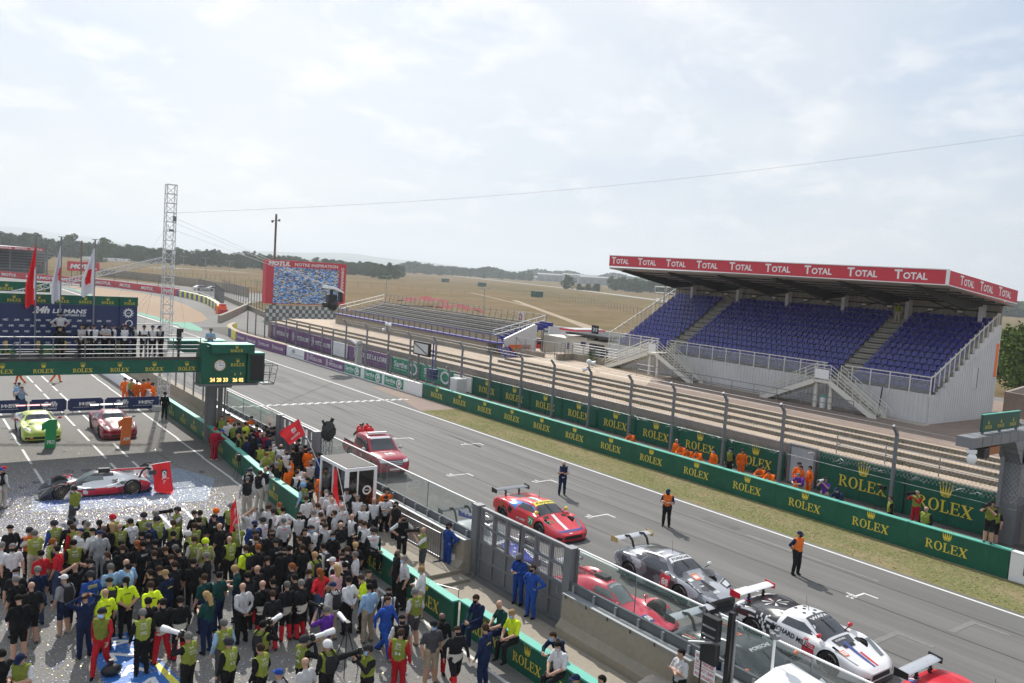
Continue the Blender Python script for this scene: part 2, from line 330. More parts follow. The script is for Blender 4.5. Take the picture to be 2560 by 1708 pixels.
for k in range(22):
    x = random.uniform(23,31.5); y = random.uniform(8,95); l = random.uniform(2,9); g.add([(x,y,.0118),(x+random.uniform(.05,.16),y,.0118),(x+random.gauss(.1,.2),y+l,.0118),(x+random.gauss(0,.1),y+l,.0118)], [(0,1,2,3)], random.choice(('scrub','seam','scrub')))
for x, y, w, l in ((19.2,52,1.3,3),(27.5,70,1.6,5),(18.6,8,1.4,9),(31,23,.5,2)): g.bx(x,x+w,y,y+l,.0085,.0105,'patch')
for k in range(60):
    x = random.uniform(-1,13.5); y = random.uniform(17,58); r_ = random.uniform(.05,.35); g.add([(x+r_*random.uniform(.5,1.2)*math.cos(t), y+r_*random.uniform(.6,1.6)*math.sin(t), .0085) for t in np.linspace(0,5.6,9)], [tuple(range(9))], random.choice(('patch','patch','seam')))
for x, y in ((1.5,47),(4.6,52),(11.9,33)): g.path([(x,y,.009),(x+.3,y+6,.009),(x-.1,y+14,.009)], .012, 'seam', 3)
for x, y in ((21.9,45.3),): g.add([(x+.5*math.cos(t), y+.5*math.sin(t), .013) for t in np.linspace(0,5.9,16)], [tuple(range(16))], 'scrub')
struct('track_wear', g)
flat('grass_verge', [(32.75,-20),(36.25,-20),(36.25,54.2),(32.75,54.2)], .010, 'grass_dry')
flat('paved_strip', [(32.75,54.2),(36.25,54.2),(36.2,66),(34.6,66),(34.2,60)], .011, 'brick_brown')
flat('marshal_path', [(36.6,-20),(42,-20),(42,125),(36.6,125)], .008, 'asphalt_dark')
flat('pit_wall_path', [(14.9,-20),(16.8,-20),(16.8,60),(14.9,60)], .012, 'concrete')
# low grass tufts on the verge and between the terrace steps
random.seed(3); g = MB(); M('grass_green', (.14,.175,.055), .9, var=.3, scale=2); M('grass_straw', (.31,.25,.14), .95, var=.25, scale=2)
for k in range(15000):
    x = 32.85+3.3*random.random()**1.0; y = 8+46*random.random()
    dens = math.sin(x*2.1+math.sin(y*.7)*1.3)+math.sin(y*.9+x)*.8
    m = 'grass_green' if dens+random.gauss(0,.8) > .45 else 'grass_straw'
    h = random.uniform(.015,.045); a = random.random()*6.28; w = random.uniform(.012,.035); c, s_ = math.cos(a)*w, math.sin(a)*w
    g.add([(x-c,y-s_,.01),(x+c,y+s_,.01),(x+random.gauss(0,.04),y+random.gauss(0,.04),h)], [(0,1,2)], m)
tag(g.obj('verge_grass'), kind='stuff')
TZ = (2.08, 2.29, 2.50, 2.71, 2.90); g = MB()
for k in range(1500):
    st = random.choice((0,1,2,3)); y = random.uniform(8,100); x = (43.9,44.95,46.25,47.05)[st]+random.gauss(0,.06)
    if math.sin(y*.35+st*2)+random.gauss(0,.5) < .5: continue
    z = TZ[st] if True else 0
    if st > 1 and y > 60: continue
    for q in range(3):
        a = random.random()*6.28; w = .05; c, s_ = math.cos(a)*w, math.sin(a)*w; xx, yy = x+random.gauss(0,.08), y+random.gauss(0,.1)
        g.add([(xx-c,yy-s_,z),(xx+c,yy+s_,z),(xx+random.gauss(0,.06),yy+random.gauss(0,.06),z+random.uniform(.06,.22))], [(0,1,2)], random.choice(('grass_green','grass_straw')))
tag(g.obj('terrace_weeds'), kind='stuff')
# ---------------------------------------------------------------- terraces and raised plaza
TZ = (2.08, 2.29, 2.50, 2.71, 2.90)
g = MB(); TX = (42.6, 43.95, 45.0, 46.3, 47.1)
g.bx(42.35,42.6,-12,112,0,2.12,'concrete_pink')
for i in range(5):
    y1 = 112 if i < 3 else 63; x1 = TX[i+1] if i < 2 else (49.9 if i == 2 else (TX[4] if i == 3 else 47.7))
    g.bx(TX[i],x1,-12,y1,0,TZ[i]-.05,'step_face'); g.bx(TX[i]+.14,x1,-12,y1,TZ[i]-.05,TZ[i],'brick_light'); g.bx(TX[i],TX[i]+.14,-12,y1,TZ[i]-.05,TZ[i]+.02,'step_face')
    for yy in np.arange(-11+i*.7,y1-1,2.5): g.bx(TX[i]-.006,TX[i]+.145,yy,yy+.03,TZ[i]-.24,TZ[i]+.023,'dark')
g.bx(47.7,51.5,-12,63,0,2.895,'brick_brown'); g.bx(49.9,51.5,63,112,0,2.48,'brick_light')
struct('terraces', g)
g = MB(); g.bx(51.5,75,-30,67,0,2.93,'brick_brown'); struct('plaza', g)
g = MB(); g.bx(51.5,66,67,112,0,2.48,'brick_light'); struct('bleacher_platform', g)
flat('plaza_light_paving', [(51.52,48),(57,48),(57,66.8),(51.52,66.8)], 2.935, 'brick_light'); flat('plaza_edge_paving', [(47.72,45),(51.52,48),(51.52,62.9),(47.72,62.9)], 2.90, 'brick_light')
flat('plaza_asphalt', [(53.6,6),(75,6),(75,24.5),(62,24.5),(60.5,23.2),(52.4,21.5),(53,14)], 2.936, 'asphalt_old')
M('paint_grey', (.42,.45,.48), .7, var=.08); M('slab', (.42,.38,.32), .8, var=.1)
flat('painted_paving', [(51.6,21.5),(54.2,22.6),(56.5,21.2),(55.4,17),(52.6,14),(51.7,17)], 2.942, 'paint_grey')
flat('side_paving', [(53.4,25.9),(54.4,25.9),(54.4,58),(53.9,58)], 2.941, 'slab')
g = MB(); 
g.add([(75,-30,2.93),(75,67,2.93),(66,67,2.28),(66,112,2.28),(80,112,0),(95,67,0),(140,-30,0)], [(0,1,5,6),(1,2,3,4,5)], 'asphalt_old'); struct('embankment', g)
# ================================================================ barriers
def sidebarrier(name, x, y0, y1, h, th, mat, label, cat, cap=None, capm='white', loc=True):
    root = empty(name, (x,(y0+y1)/2,0), 0, label, cat); o = (-x, -(y0+y1)/2, 0)
    g = MB(); g.bx(0,th,y0+o[1],y1+o[1],0,h,mat); g.obj('wall_panel', root)
    if cap: c = MB(); c.bx(-.03,th+.03,y0+o[1],y1+o[1],h,h+cap,capm); c.obj('top_cap', root)
    return root
def side_T(x, y, z): return Matrix(((0,0,-1,x),(-1,0,0,y),(0,1,0,z),(0,0,0,1)))       # text facing -X (reads towards -Y)
def child_text(root, texts, mat='gold', name='lettering'):
    g = MB()
    for fn in texts: fn(g)
    o = g.obj(name, root); return o
b = sidebarrier('trackside_wall', 36.3, 13.6, 59.9, 1.17, .28, 'green', 'long green wall with yellow crowned lettering beside the far grass verge', 'barrier', .035, 'green_cap')
child_text(b, [lambda g, y=y: rolex(g, side_T(-.004, y-36.75, .33), 1.78, 'gold') for y in [57.6-3.46*i for i in range(13)]])
g = MB()
for i in range(14): g.bx(-.006,.0,59.3-3.46*i-36.75,59.325-3.46*i-36.75,.02,1.17,'green_d'); g.bx(-.035,.315,59.3-3.46*i-36.75,59.33-3.46*i-36.75,1.17,1.21,'green_d')
g.obj('panel_joint', b)
b = sidebarrier('trackside_wall', 36.3, 2, 13.55, 1.17, .28, 'white', 'white wall with a black emblem at the right edge of the photo', 'barrier', .03)
child_text(b, [lambda g: g.box((-.006,4.75,.62),(.006,1.0,.55),'black'), lambda g: put_text(g, 'G', side_T(-.012,4.85,.62), .5, .45, 'white')])
b = sidebarrier('trackside_wall', 36.3, 59.95, 90, 1.08, .28, 'white', 'white wall with purple and green advertising panels after the start line', 'barrier', .03)
Y0 = 74.975
g = MB(); g.bx(-.008,0,75.0-Y0,85.0-Y0,.1,1.0,'purple')
g.obj('purple_panel', b)
g = MB()
for y in (73.2,68.9,64.9): g.bx(-.008,0,y-1.75-Y0,y+1.75-Y0,.12,.98,'sarthe')
g.obj('green_panel', b)
g = MB()
for y in (82.3,77.4):
    put_text(g,'PAYS DE LA LOIRE',side_T(-.013,y-.35-Y0,.5),3.1,.36,'white'); put_text(g,')))',side_T(-.013,y+1.75-Y0,.55),.5,.8,'white'); put_text(g,'Region',side_T(-.013,y+.7-Y0,.83),.7,.16,'white')
for y in (73.2,68.9,64.9):
    put_text(g,'Sarthe',side_T(-.013,y+.65-Y0,.65),1.8,.4,'white'); put_text(g,'le Departement',side_T(-.013,y+.7-Y0,.32),1.5,.13,'white')
    g.add(*[[(a[0]*.9,a[1],0) for a in _ring(0,0,.55,.4,.38,.26,0,6.28,14)[0]], _ring(0,0,.5,.4,.4,.3,0,6.28,14)[1]], 'white', side_T(-.013,y-.95-Y0,.55))
    g.poly([(.3,.05,0),(.02,.28,0),(-.25,-.05,0),(.05,-.2,0)], 'white', side_T(-.014,y-.95-Y0,.55)); g.poly([(.3,-.02,0),(.05,-.25,0),(-.05,-.12,0)], 'red', side_T(-.016,y-.95-Y0,.5))
put_text(g,'Departement de la Sarthe',side_T(-.008,87-Y0,.35),3.6,.14,'steel_d'); put_text(g,'s',side_T(-.008,88-Y0,.68),1.0,.35,'steel_d')
g.obj('lettering', b)
# rear hoardings -------------------------------------------------
def hoard(y0, y1, h, mat, label, txt=None, w=2.45, z=.62):
    g = MB(); g.bx(41.9,42.0,y0+.03,y1-.03,.05,h,mat); 
    root = g.obj('hoarding'); tag(root, label, 'hoarding', 'hoardings behind the marshals')
    p = MB(); n = max(2, round((y1-y0)/2)); 
    for i in range(n+1): y = y0+.08+(y1-y0-.16)*i/n; p.bx(41.86,41.93,y-.04,y+.04,0,h+.08,mat)
    p.obj('post', root)
    if txt:
        t = MB(); txt(t); t.obj('lettering', root)
cen = [58.3,54.3,50.2,46.2,42.2,38.25,34.4,30.1]
ords = ['eighth','seventh','sixth','fifth','fourth','third','second','first']
for i, c in enumerate(cen):
    y1 = (cen[i-1]+c)/2 if i else 60.6; y0 = (cen[i+1]+c)/2 if i < 7 else 28.1
    hoard(y0, y1, 1.62, 'green', 'green hoarding behind the far wall, %s to the left of the grey door' % ords[i], lambda t, c=c: rolex(t, side_T(41.855, c, .40), 2.35, 'gold'))
hoard(20.9, 25.9, 2.15, 'green', 'tall green hoarding just right of the grey door behind the marshals', lambda t: rolex(t, side_T(41.855, 23.2, .62), 2.75, 'gold'))
hoard(16.6, 20.85, 2.15, 'green', 'tall green hoarding between the last fence post and the overhead gantry column', lambda t: rolex(t, side_T(41.855, 18.85, .62), 2.75, 'gold'))
pay = lambda y, w: (lambda t: (put_text(t,'PAYS DE LA LOIRE',side_T(41.85,y-.8,.95),w,.55,'white'), put_text(t,'))',side_T(41.85,y+w/2+.1,1.0),.7,1.1,'white')))
hoard(103.1,109.6,1.9,'purple','purple hoarding farthest down the catch fence', pay(106.2,4))
hoard(96.6,103,1.85,'purple','purple hoarding behind the fence, second from the far end', pay(99.6,4.2))
hoard(90.5,96.5,1.75,'purple','purple hoarding behind the fence beside the plain white one', pay(93.4,4.2))
hoard(86,90.3,1.65,'white','plain white hoarding behind the fence between purple ones')
hoard(76.1,85.9,1.6,'purple','longest purple hoarding behind the fence, nearest of the purple ones', pay(80.6,6.5))
sar = lambda y: (lambda t: (put_text(t,'Sarthe',side_T(41.85,y+1.0,.95),2.7,.62,'white'), put_text(t,'le Departement',side_T(41.85,y+1.1,.45),2.4,.18,'white'), t.add([(a[0],a[1],0) for a in _ring(0,0,.85,.62,.6,.42,0,6.28,16)[0]], _ring(0,0,.8,.62,.62,.48,0,6.28,16)[1], 'white', side_T(41.85,y-1.5,.8))))
hoard(69.9,75.6,1.5,'sarthe','teal green hoarding with a round leaf emblem, farther of two', sar(72.6))
hoard(63.8,69.7,1.5,'sarthe','teal green hoarding with a round leaf emblem, nearer of two', sar(66.6))
hoard(60.7,63.7,1.35,'white','white hoarding behind the small white box by the fence')
g = MB(); g.bx(41.95,42.05,26.25,27.75,.05,2.1,'paint_grey'); root = tag(g.obj('fence_door'), 'grey metal door between green hoardings behind the marshals', 'door')
p = MB(); p.bx(41.9,42.1,26.1,26.24,0,2.2,'galv'); p.bx(41.9,42.1,27.76,27.9,0,2.2,'galv'); p.bx(41.9,42.1,26.1,27.9,2.2,2.28,'galv'); p.obj('door_frame', root)
M('box_white', (.6,.6,.58), .6, var=.12)
g = MB(); g.bx(40.3,41.3,60.6,61.9,0,1.35,'box_white'); g.bx(40.24,40.3,60.7,61.8,.1,1.28,'white'); tag(g.obj('equipment_cabinet'), 'small white cabinet standing against the fence past the start line', 'cabinet')
# catch fence ---------------------------------------------------
root = empty('catch_fence', (41.3,60,0), 0, 'tall catch fence with bent grey posts and wires along the far wall', 'fence')
PY = [21.3,28,32.12,36.37,40.3,44.51,48.7,52.8,57.2,61.6,66.1,70.9,75.4,80.2,85.3,88.7,91.7,95.4,99.4,102.9,106.5,110.5,114,117.3]
for y in PY+[16.2]:
    h = 4.15 if y < 88 else 3.2; p = MB(); p.beam((0,y-60,0),(0,y-60,h),.13,.16,'galv')
    if y < 88: p.beam((0,y-60,h-.03),(-.42,y-60,h+.45),.12,.14,'galv')
    p.obj('post', root)
p = MB()
for z in (1.75,2.4,3.05,3.75): p.path([(-.05,y-60,z-.02*(i%2)) for i, y in enumerate([9]+PY[:15])], .012, 'steel_d', 3)
for z, dx in ((4.3,-.2),(4.58,-.42)): p.path([(dx,y-60,z) for y in [9,16.2]+PY[:15]], .012, 'steel_d', 3)
for z in (1.2,2.0,3.1): p.path([(-.05,y-60,z) for y in PY[14:]], .012, 'steel_d', 3)
p.obj('cable', root)
p = MB(); y = 9.0
while y < 88:                                     # diamond netting
    st = .20 if y < 40 else .30; zt = 4.1; dz = zt-2.0
    p.tube((-.05,y-60,2.0),(-.05,y+dz*.8-60,zt),.006,'steel',3,cap=False); p.tube((-.05,y-60,zt),(-.05,y+dz*.8-60,2.0),.006,'steel',3,cap=False); y += st
random.seed(5)
for k in range(60):                               # loose curls of torn netting over the hoardings
    y = random.uniform(12,46); z = 2.05 if y < 26 else 1.68; c = [(random.uniform(-.2,.1), y-60+math.sin(t*.9+k)*.35, z+.12*math.sin(t*1.7+k)+random.gauss(0,.03)) for t in range(6)]; p.path(c, .006, 'steel', 3)
for y in np.arange(88.5,117,.55): p.tube((-.05,y-60,.3),(-.05,y-60,3.15),.006,'steel',3,cap=False)
p.obj('netting', root)
# second short fence around the marshal post, in front of the purple boards
root = empty('marshal_fence', (37.2,66,0), 0, 'lower bent-post fence around the marshal post behind the white wall', 'fence')
for y in (72.5,67.3,63.3,60.8,57.2):
    p = MB(); p.beam((0,y-66,1.0),(0,y-66,2.55),.12,.12,'galv'); p.beam((0,y-66,2.52),(-.35,y-66,2.95),.11,.11,'galv'); p.obj('post', root)
p = MB()
for z in (1.3,1.6,1.9,2.2,2.5): p.path([(0,y-66,z) for y in (76,72.5,67.3,63.3,60.8,57.2)], .01, 'steel', 3)
for y in np.arange(57.2,76,.45): p.tube((0,y-66,1.1),(0,y-66,2.55),.005,'steel',3,cap=False)
p.obj('netting', root)
M('post_grey', (.36,.36,.34), .7, var=.1)
g = MB(); g.bx(37.2,37.7,74.1,74.6,0,3.0,'post_grey'); g.beam((37.2,74.4,3.0),(36.9,75.1,3.35),.12,.2,'white'); g.ball((37.45,74.2,3.1),.3,'post_grey',8,5)
tag(g.obj('camera_pillar'), 'stout pale pillar with a camera housing on top behind the white wall', 'camera pillar')
root = empty('signal_board', (37.6,63,0), 0, 'flag signal board on a post with a small dark box below', 'signal board')
g = MB(); g.beam((0,0,0),(0,0,4.3),.12,.12,'steel_d'); g.beam((0,-2.4,1.4),(0,-2.4,4.6),.09,.09,'rail_blue'); g.obj('pole', root)
g = MB(); g.bx(-.3,-.1,-2.2,.5,3.3,4.5,'black'); g.bx(-.34,-.3,-2.0,.3,3.45,4.35,'box_white'); g.beam((-.36,-2.0,3.5),(-.36,.3,4.3),.02,.08,'black'); g.obj('board', root)
g = MB(); g.bx(-.2,.3,-2.9,-1.9,1.4,2.3,'blue_board'); g.obj('speaker_box', root)
# loudspeakers on the fence
def horn(loc, label):
    g = MB(); g.ball((0,0,.18),.2,'white',8,5); g.tube((0,0,.15),(.28,-.35,.1),.05,'white',8,.2); g.tube((0,0,-.35),(-.35,.25,-.45),.05,'white',8,.17); g.tube((0,0,-.4),(0,0,.1),.035,'steel_d',5)
    o = g.obj('loudspeaker', None, loc); tag(o, label, 'loudspeaker', 'loudspeakers on the catch fence')
horn((41.0,44.5,4.75), 'white horn loudspeakers on the fence post left of the marshal group'); horn((41.0,75.4,4.75), 'white loudspeaker on a fence post beyond the start line')
# ---------------------------------------------------------------- tecpro blocks and tyre wall
def block(loc, rz, l, mat, label, group, txt=True, h=1.12):
    root = empty('barrier_block', loc, rz, label, 'barrier block', group)
    g = MB(); g.prism([(-l/2,-.32),(l/2,-.32),(l/2,.32),(-l/2,.32)],0,h,mat); g.obj('cover', root)
    g = MB(); g.bx(-l/2+.05,l/2-.05,-.28,.28,h,h+.05,'brick_light'); g.obj('top', root)
    if txt:
        g = MB(); T = frame((0.2,-.33,.55),(1,0,0),(0,0,1)); put_text(g,'PAYS DE LA LOIRE',T,l*.62,.3,'white'); put_text(g,'))',frame((-l*.36,-.33,.6),(1,0,0),(0,0,1)),.3,.6,'white'); g.obj('lettering', root)
pts = [(36.3,90.2),(36.15,94.2),(35.95,98.2),(35.9,102.2),(36.0,106.2)]
for i in range(4):
    a, b2 = Vector(pts[i]), Vector(pts[i+1]); d = b2-a; m = (a+b2)/2
    block((m.x+.2,m.y,0), math.atan2(-d.y,-d.x), d.length-.06, 'purple', 'purple padded block, %s from the white wall' % ('first','second','third','fourth')[i], 'purple padded blocks at the end of the wall')
yb = [(36.1,106.4),(36.5,109.4),(37.0,112.2),(37.8,115),(38.8,117.6),(40.2,120)]
for i in range(5):
    a, b2 = Vector(yb[i]), Vector(yb[i+1]); d = b2-a; m = (a+b2)/2
    block((m.x+.2,m.y,0), math.atan2(-d.y,-d.x), d.length-.05, ('yellow','tyre_blue')[i%2], '%s padded block, %s past the purple ones' % (('yellow','blue')[i%2], ('first','second','third','fourth','fifth')[i]), 'yellow and blue padded blocks', False)
# ================================================================ far end of the straight
def wall_line(name, pts, h, th, mat, label, cat, text=None, tw=3, step=4.5, tmat='white', th2=None, posts=None):
    """free-standing barrier along ground points; text on the side facing the camera"""
    c = sum((Vector(p) for p in pts), Vector())/len(pts); c.z = 0; root = empty(name, c, 0, label, cat); g = MB(); t = MB(); any_t = False
    for a, b_ in zip(pts, pts[1:]):
        a, b_ = Vector(a)-c, Vector(b_)-c; a.z = b_.z = 0; g.beam((a.x,a.y,h/2),(b_.x,b_.y,h/2),th,h,mat)
        d = (b_-a); L_ = d.length; d.normalize(); n = d.cross(Vector((0,0,1)))
        if n.dot(Vector((0,0,0))-(a+c)) < 0: n = -n
        xdir = Vector((0,0,1)).cross(n)
        if text:
            k = max(1, int(L_/step))
            for i in range(k):
                p = a+d*(L_*(i+.5)/k)+n*(th/2+.03); put_text(t, text, frame((p.x,p.y,h*.5), xdir, (0,0,1)), tw, h*.5, tmat, .04, .2); any_t = True
    g.obj('wall_panel', root)
    if any_t: t.obj('lettering', root)
    if posts:
        p = MB()
        for a, b_ in zip(pts, pts[1:]):
            a, b_ = Vector(a)-c, Vector(b_)-c; k = max(1, int((b_-a).length/posts[0]))
            for i in range(k): q = a+(b_-a)*i/k; p.tube((q.x,q.y,0),(q.x,q.y,posts[1]),.07,'steel_d',4); p.tube((q.x,q.y,posts[1]),(q.x-.4,q.y-.4,posts[1]+.5),.06,'steel_d',4)
        for z in (posts[1]*.5, posts[1]*.98): p.path([Vector((q[0]-c.x,q[1]-c.y,z)) for q in pts], .03, 'steel_d', 3)
        p.obj('fence_post', root)
    return root
m1 = r1p([(-40,440),(200,462),(360,478),(500,487),(650,498),(780,512),(960,530),(1150,556),(1330,580),(1500,606)])
wall_line('trackside_wall', m1, 1.7, .3, 'red_board', 'long red advertising wall curving behind the gravel trap', 'barrier', 'MOTUL', 6.4, 8.2, posts=(9,4.0))
m2 = r1p([(1500,606),(1580,622),(1660,642),(1740,668),(1800,702),(1850,745)])
root = empty('tyre_wall', (55,180,0), 0, 'blue and yellow tyre wall curving at the end of the gravel trap', 'tyre wall')
g = [MB(), MB()]; k = 0
for a, b_ in zip(m2, m2[1:]):
    n = 4
    for i in range(n):
        p, q = a+(b_-a)*i/n, a+(b_-a)*(i+.92)/n; o = Vector((55,180,0)); g[k%2].beam((p-o)+Vector((0,0,.7)), (q-o)+Vector((0,0,.7)), .9, 1.4, ('tyre_blue','yellow')[k%2]); k += 1
g[0].obj('blue_cover', root); g[1].obj('yellow_cover', root)
g = MB(); o = r1p([(1855,752)])[0]; g.box((0,0,.7),(1.6,1.4,1.4),'orange'); g.box((0,-1.2,.45),(1.4,.9,.9),'red_board'); g.box((.2,0,1.6),(1,1,.4),'red_board')
tag(g.obj('water_barrier', None, o), 'red plastic barrier stack at the nose of the tyre wall', 'plastic barrier')
m3 = r1p([(1840,830),(1910,800),(1990,760),(2060,725),(2105,700)])
wall_line('concrete_wall', m3, 1.2, .5, 'concrete', 'low concrete wall rising to the side road past the yellow blocks', 'wall')
m4 = [AT(px, d) for px, d in ((250,330),(330,318),(430,297),(520,268),(590,245),(625,228))]
wall_line('concrete_wall', m4, 2.6, .3, 'concrete', 'long pale wall between the far field and the curve', 'wall')
m5 = [AT(px, d) for px, d in ((560,215),(600,190),(640,170),(668,158))]
wall_line('debris_fence', m5, .9, .3, 'concrete', 'grey wall with tall fence along the side road near the screen', 'fence', posts=(3,4.2))
m6 = [AT(px, d) for px, d in ((500,235),(540,205),(566,170))]
wall_line('debris_fence', m6, .5, .2, 'steel', 'tall mesh fence beside the tyre wall and side road', 'fence', posts=(2.2,3.6))
def far_fence(pts, step, h, label, r=.07):
    c = Vector(pts[0]); root = None; p = MB(); tot = 0
    for a, b_ in zip(pts, pts[1:]):
        a, b_ = Vector(a)-c, Vector(b_)-c; k = max(1, int((b_-a).length/step))
        for i in range(k): q = a+(b_-a)*i/k; p.tube(q, q+Vector((0,0,h)), r, 'steel_d', 3)
        for z in (h*.35, h*.9): p.tube(a+Vector((0,0,z)), b_+Vector((0,0,z)), r*.35, 'steel_d', 3)
    tag(p.obj('wire_fence', None, c), label, 'fence')
far_fence([AT(250,420),AT(450,400),AT(660,380),AT(1000,360),AT(1200,340)], 6, 2.6, 'far wire fence across the dry field behind the big screen', .06)
far_fence([AT(1020,700),AT(1200,560),AT(1345,430),AT(1500,330),AT(1650,250)], 4.5, 2.4, 'dark post fence running diagonally over the middle of the field', .08)
far_fence([AT(640,300),AT(660,285),AT(540,330),AT(400,400)], 5, 2.6, 'wire fence on the field edge left of the screen', .06)
far_fence([AT(1255,128,.6),AT(1400,112,1.2),AT(1540,98,1.6),AT(1640,92,2)], 3.6, 2.9, 'dark post fence behind the small buildings beside the stand', .05)
# runways and tracks in the field
M('strip', (.27,.25,.22), .9, var=.1, scale=.1); M('path_dust', (.29,.225,.15), .95, var=.15, scale=.1)
def band(name, pts, w, mat, z=.02):
    g = MB(); ps = [Vector(p) for p in pts]
    for i, (a, b_) in enumerate(zip(ps, ps[1:])):
        n = Vector((-(b_-a).y, (b_-a).x, 0)).normalized()*w/2; g.add([(a-n)+Vector((0,0,z)),(b_-n)+Vector((0,0,z)),(b_+n)+Vector((0,0,z)),(a+n)+Vector((0,0,z))], [(0,1,2,3)], mat)
    struct(name, g)
band('runway', [AT(1060,1500),AT(1170,1150),AT(1400,760),AT(1700,480),AT(2100,330)], 13, 'strip')
band('runway', [AT(380,520),AT(480,560),AT(620,540)], 9, 'strip')
band('dirt_path', [AT(1290,330),AT(1400,225),AT(1530,170),AT(1700,130)], 2.4, 'path_dust', .03)
band('dirt_path', [AT(1180,400),AT(1350,265),AT(1560,150)], 1.5, 'path_dust', .034)
# ---------------------------------------------------------------- big screen
SY = 140
S = lambda x, y: GY(600+x*K1, 560+y*K1, SY)
a, b_ = S(228,300), S(895,350); x0, x1, z0, z1 = 52.2, 67.2, 2.9, 10.55
root = empty('video_screen', ((x0+x1)/2, SY, 0), 0, 'large red framed video screen showing a blue and gold confetti crowd', 'video screen'); cx = (x0+x1)/2
g = MB(); g.bx(x0-cx,x1-cx,0,1.6,z0,z1,'red_board'); g.obj('frame', root)
m = bpy.data.materials.new('screen_picture'); m.use_nodes = True; t = m.node_tree; bs = t.nodes['Principled BSDF']
tcn = t.nodes.new('ShaderNodeTexCoord'); mp = t.nodes.new('ShaderNodeMapping'); mp.inputs['Rotation'].default_value = (0,.7,0); mp.inputs['Scale'].default_value = (1.4,1,3.2)
nn = t.nodes.new('ShaderNodeTexNoise'); nn.inputs['Scale'].default_value = .8; nn.inputs['Distortion'].default_value = 2
vo = t.nodes.new('ShaderNodeTexVoronoi'); vo.inputs['Scale'].default_value = 2.3; vo.inputs['Randomness'].default_value = 1
cr2 = t.nodes.new('ShaderNodeValToRGB'); cr2.color_ramp.interpolation = 'CONSTANT'
els = cr2.color_ramp.elements; els[0].color = (.03,.10,.30,1); els[1].position = .16; els[1].color = (.06,.26,.58,1)
for p_, c_ in ((.3,(.012,.02,.04,1)),(.42,(.34,.36,.42,1)),(.53,(.05,.18,.45,1)),(.64,(.26,.17,.05,1)),(.74,(.46,.48,.52,1)),(.82,(.02,.06,.2,1)),(.9,(.40,.32,.12,1))): e = els.new(p_); e.color = c_
sx = t.nodes.new('ShaderNodeSeparateColor'); t.links.new(tcn.outputs['Object'], mp.inputs[0])
va = t.nodes.new('ShaderNodeVectorMath'); va.operation = 'ADD'; t.links.new(mp.outputs[0], va.inputs[0]); t.links.new(nn.outputs['Color'], va.inputs[1]); t.links.new(mp.outputs[0], nn.inputs['Vector'])
t.links.new(va.outputs[0], vo.inputs['Vector']); t.links.new(vo.outputs['Color'], sx.inputs[0]); t.links.new(sx.outputs[0], cr2.inputs[0])
t.links.new(cr2.outputs[0], bs.inputs['Base Color']); t.links.new(cr2.outputs[0], bs.inputs['Emission Color']); bs.inputs['Emission Strength'].default_value = .3; bs.inputs['Roughness'].default_value = .6
MATS['screen_picture'] = m
g = MB(); g.bx(x0+1.35-cx,x1-1.45-cx,-.04,0,z0+.1,z1-1.15,'screen_picture'); g.obj('display', root)
g = MB(); put_text(g,'MOTUL',frame((x0+2.3-cx,-.03,z1-.6),(1,0,0),(0,0,1)),4.0,.8,'white',.05,.2)
put_text(g,'NOTRE INSPIRATION',frame((x0+9.2-cx,-.03,z1-.62),(1,0,0),(0,0,1)),8.2,.55,'white',.02); put_text(g,'DEMARRE ICI',frame((x1-.72-cx,-.03,z1-3.4),(0,0,-1),(1,0,0)),5.2,.55,'white',.02); g.obj('lettering', root)
g = MB(); g.beam((-5.4,.8,0),(-5.4,.8,3),.35,.35,'steel_d'); g.beam((4,.8,0),(4,.8,3),.35,.35,'steel_d'); g.obj('support', root)
M('timber', (.13,.10,.075), .85, var=.2)
def floodpole(loc, h, label, col='timber'):
    root = empty('light_mast', loc, 0, label, 'light mast', 'tall lamp masts'); g = MB(); g.beam((0,0,0),(0,0,h),.30,.30,col); g.obj('pole', root)
    g = MB(); g.beam((-.7,0,h-.9),(.6,0,h-.9),.08,.08,'steel_d'); g.ball((-.7,-.1,h-1.1),.27,'steel_d',8,5); g.ball((.55,-.1,h-.8),.24,'steel_d',8,5); g.tube((0,0,h),(0,0,h+.3),.2,'steel_d',6); g.obj('floodlight', root)
p = AT(686.5, 160); floodpole((p.x,p.y,0), 18.6, 'brown lamp mast standing behind the big screen')
p = AT(204, 240); floodpole((p.x,p.y,0), 11.6, 'brown lamp mast right of the far left stand')
def streetlamp(px, d, h, label, z=0):
    p = AT(px, d); g = MB(); g.tube((0,0,z),(0,0,h),.07,'steel',5); g.tube((0,0,h),(-1.1,-.5,h+.25),.05,'steel',4); g.tube((0,0,h),(1.1,.5,h+.25),.05,'steel',4); g.box((-1.2,-.5,h+.25),(.6,.25,.12),'steel'); g.box((1.2,.5,h+.25),(.6,.25,.12),'steel')
    tag(g.obj('street_lamp', None, (p.x,p.y,0)), label, 'street lamp', 'double armed lamps in the field')
streetlamp(969,190,8.2,'double armed lamp in the field left of the red sheeting'); streetlamp(1215,150,7.6,'double armed lamp in the field right of the red sheeting')
streetlamp(460,300,9,'double armed lamp behind the truss tower'); streetlamp(515,290,9,'double armed lamp between the truss tower and the screen'); streetlamp(575,280,8.5,'double armed lamp nearest the left of the screen')
# checkered hoarding under the screen
root = empty('chequered_hoarding', (60,139,0), 0, 'black and white chequered hoarding below the big screen', 'hoarding')
g = MB(); g.bx(-8,7.5,0,.2,0,2.7,'steel_d'); g.obj('panel', root); g = MB()
for i in range(26):
    for j in range(4):
        if (i+j)%2: g.bx(-8+i*.6,-8+i*.6+.56,-.02,0,.1+j*.65,.1+j*.65+.6,'box_white')
g.obj('check_pattern', root)
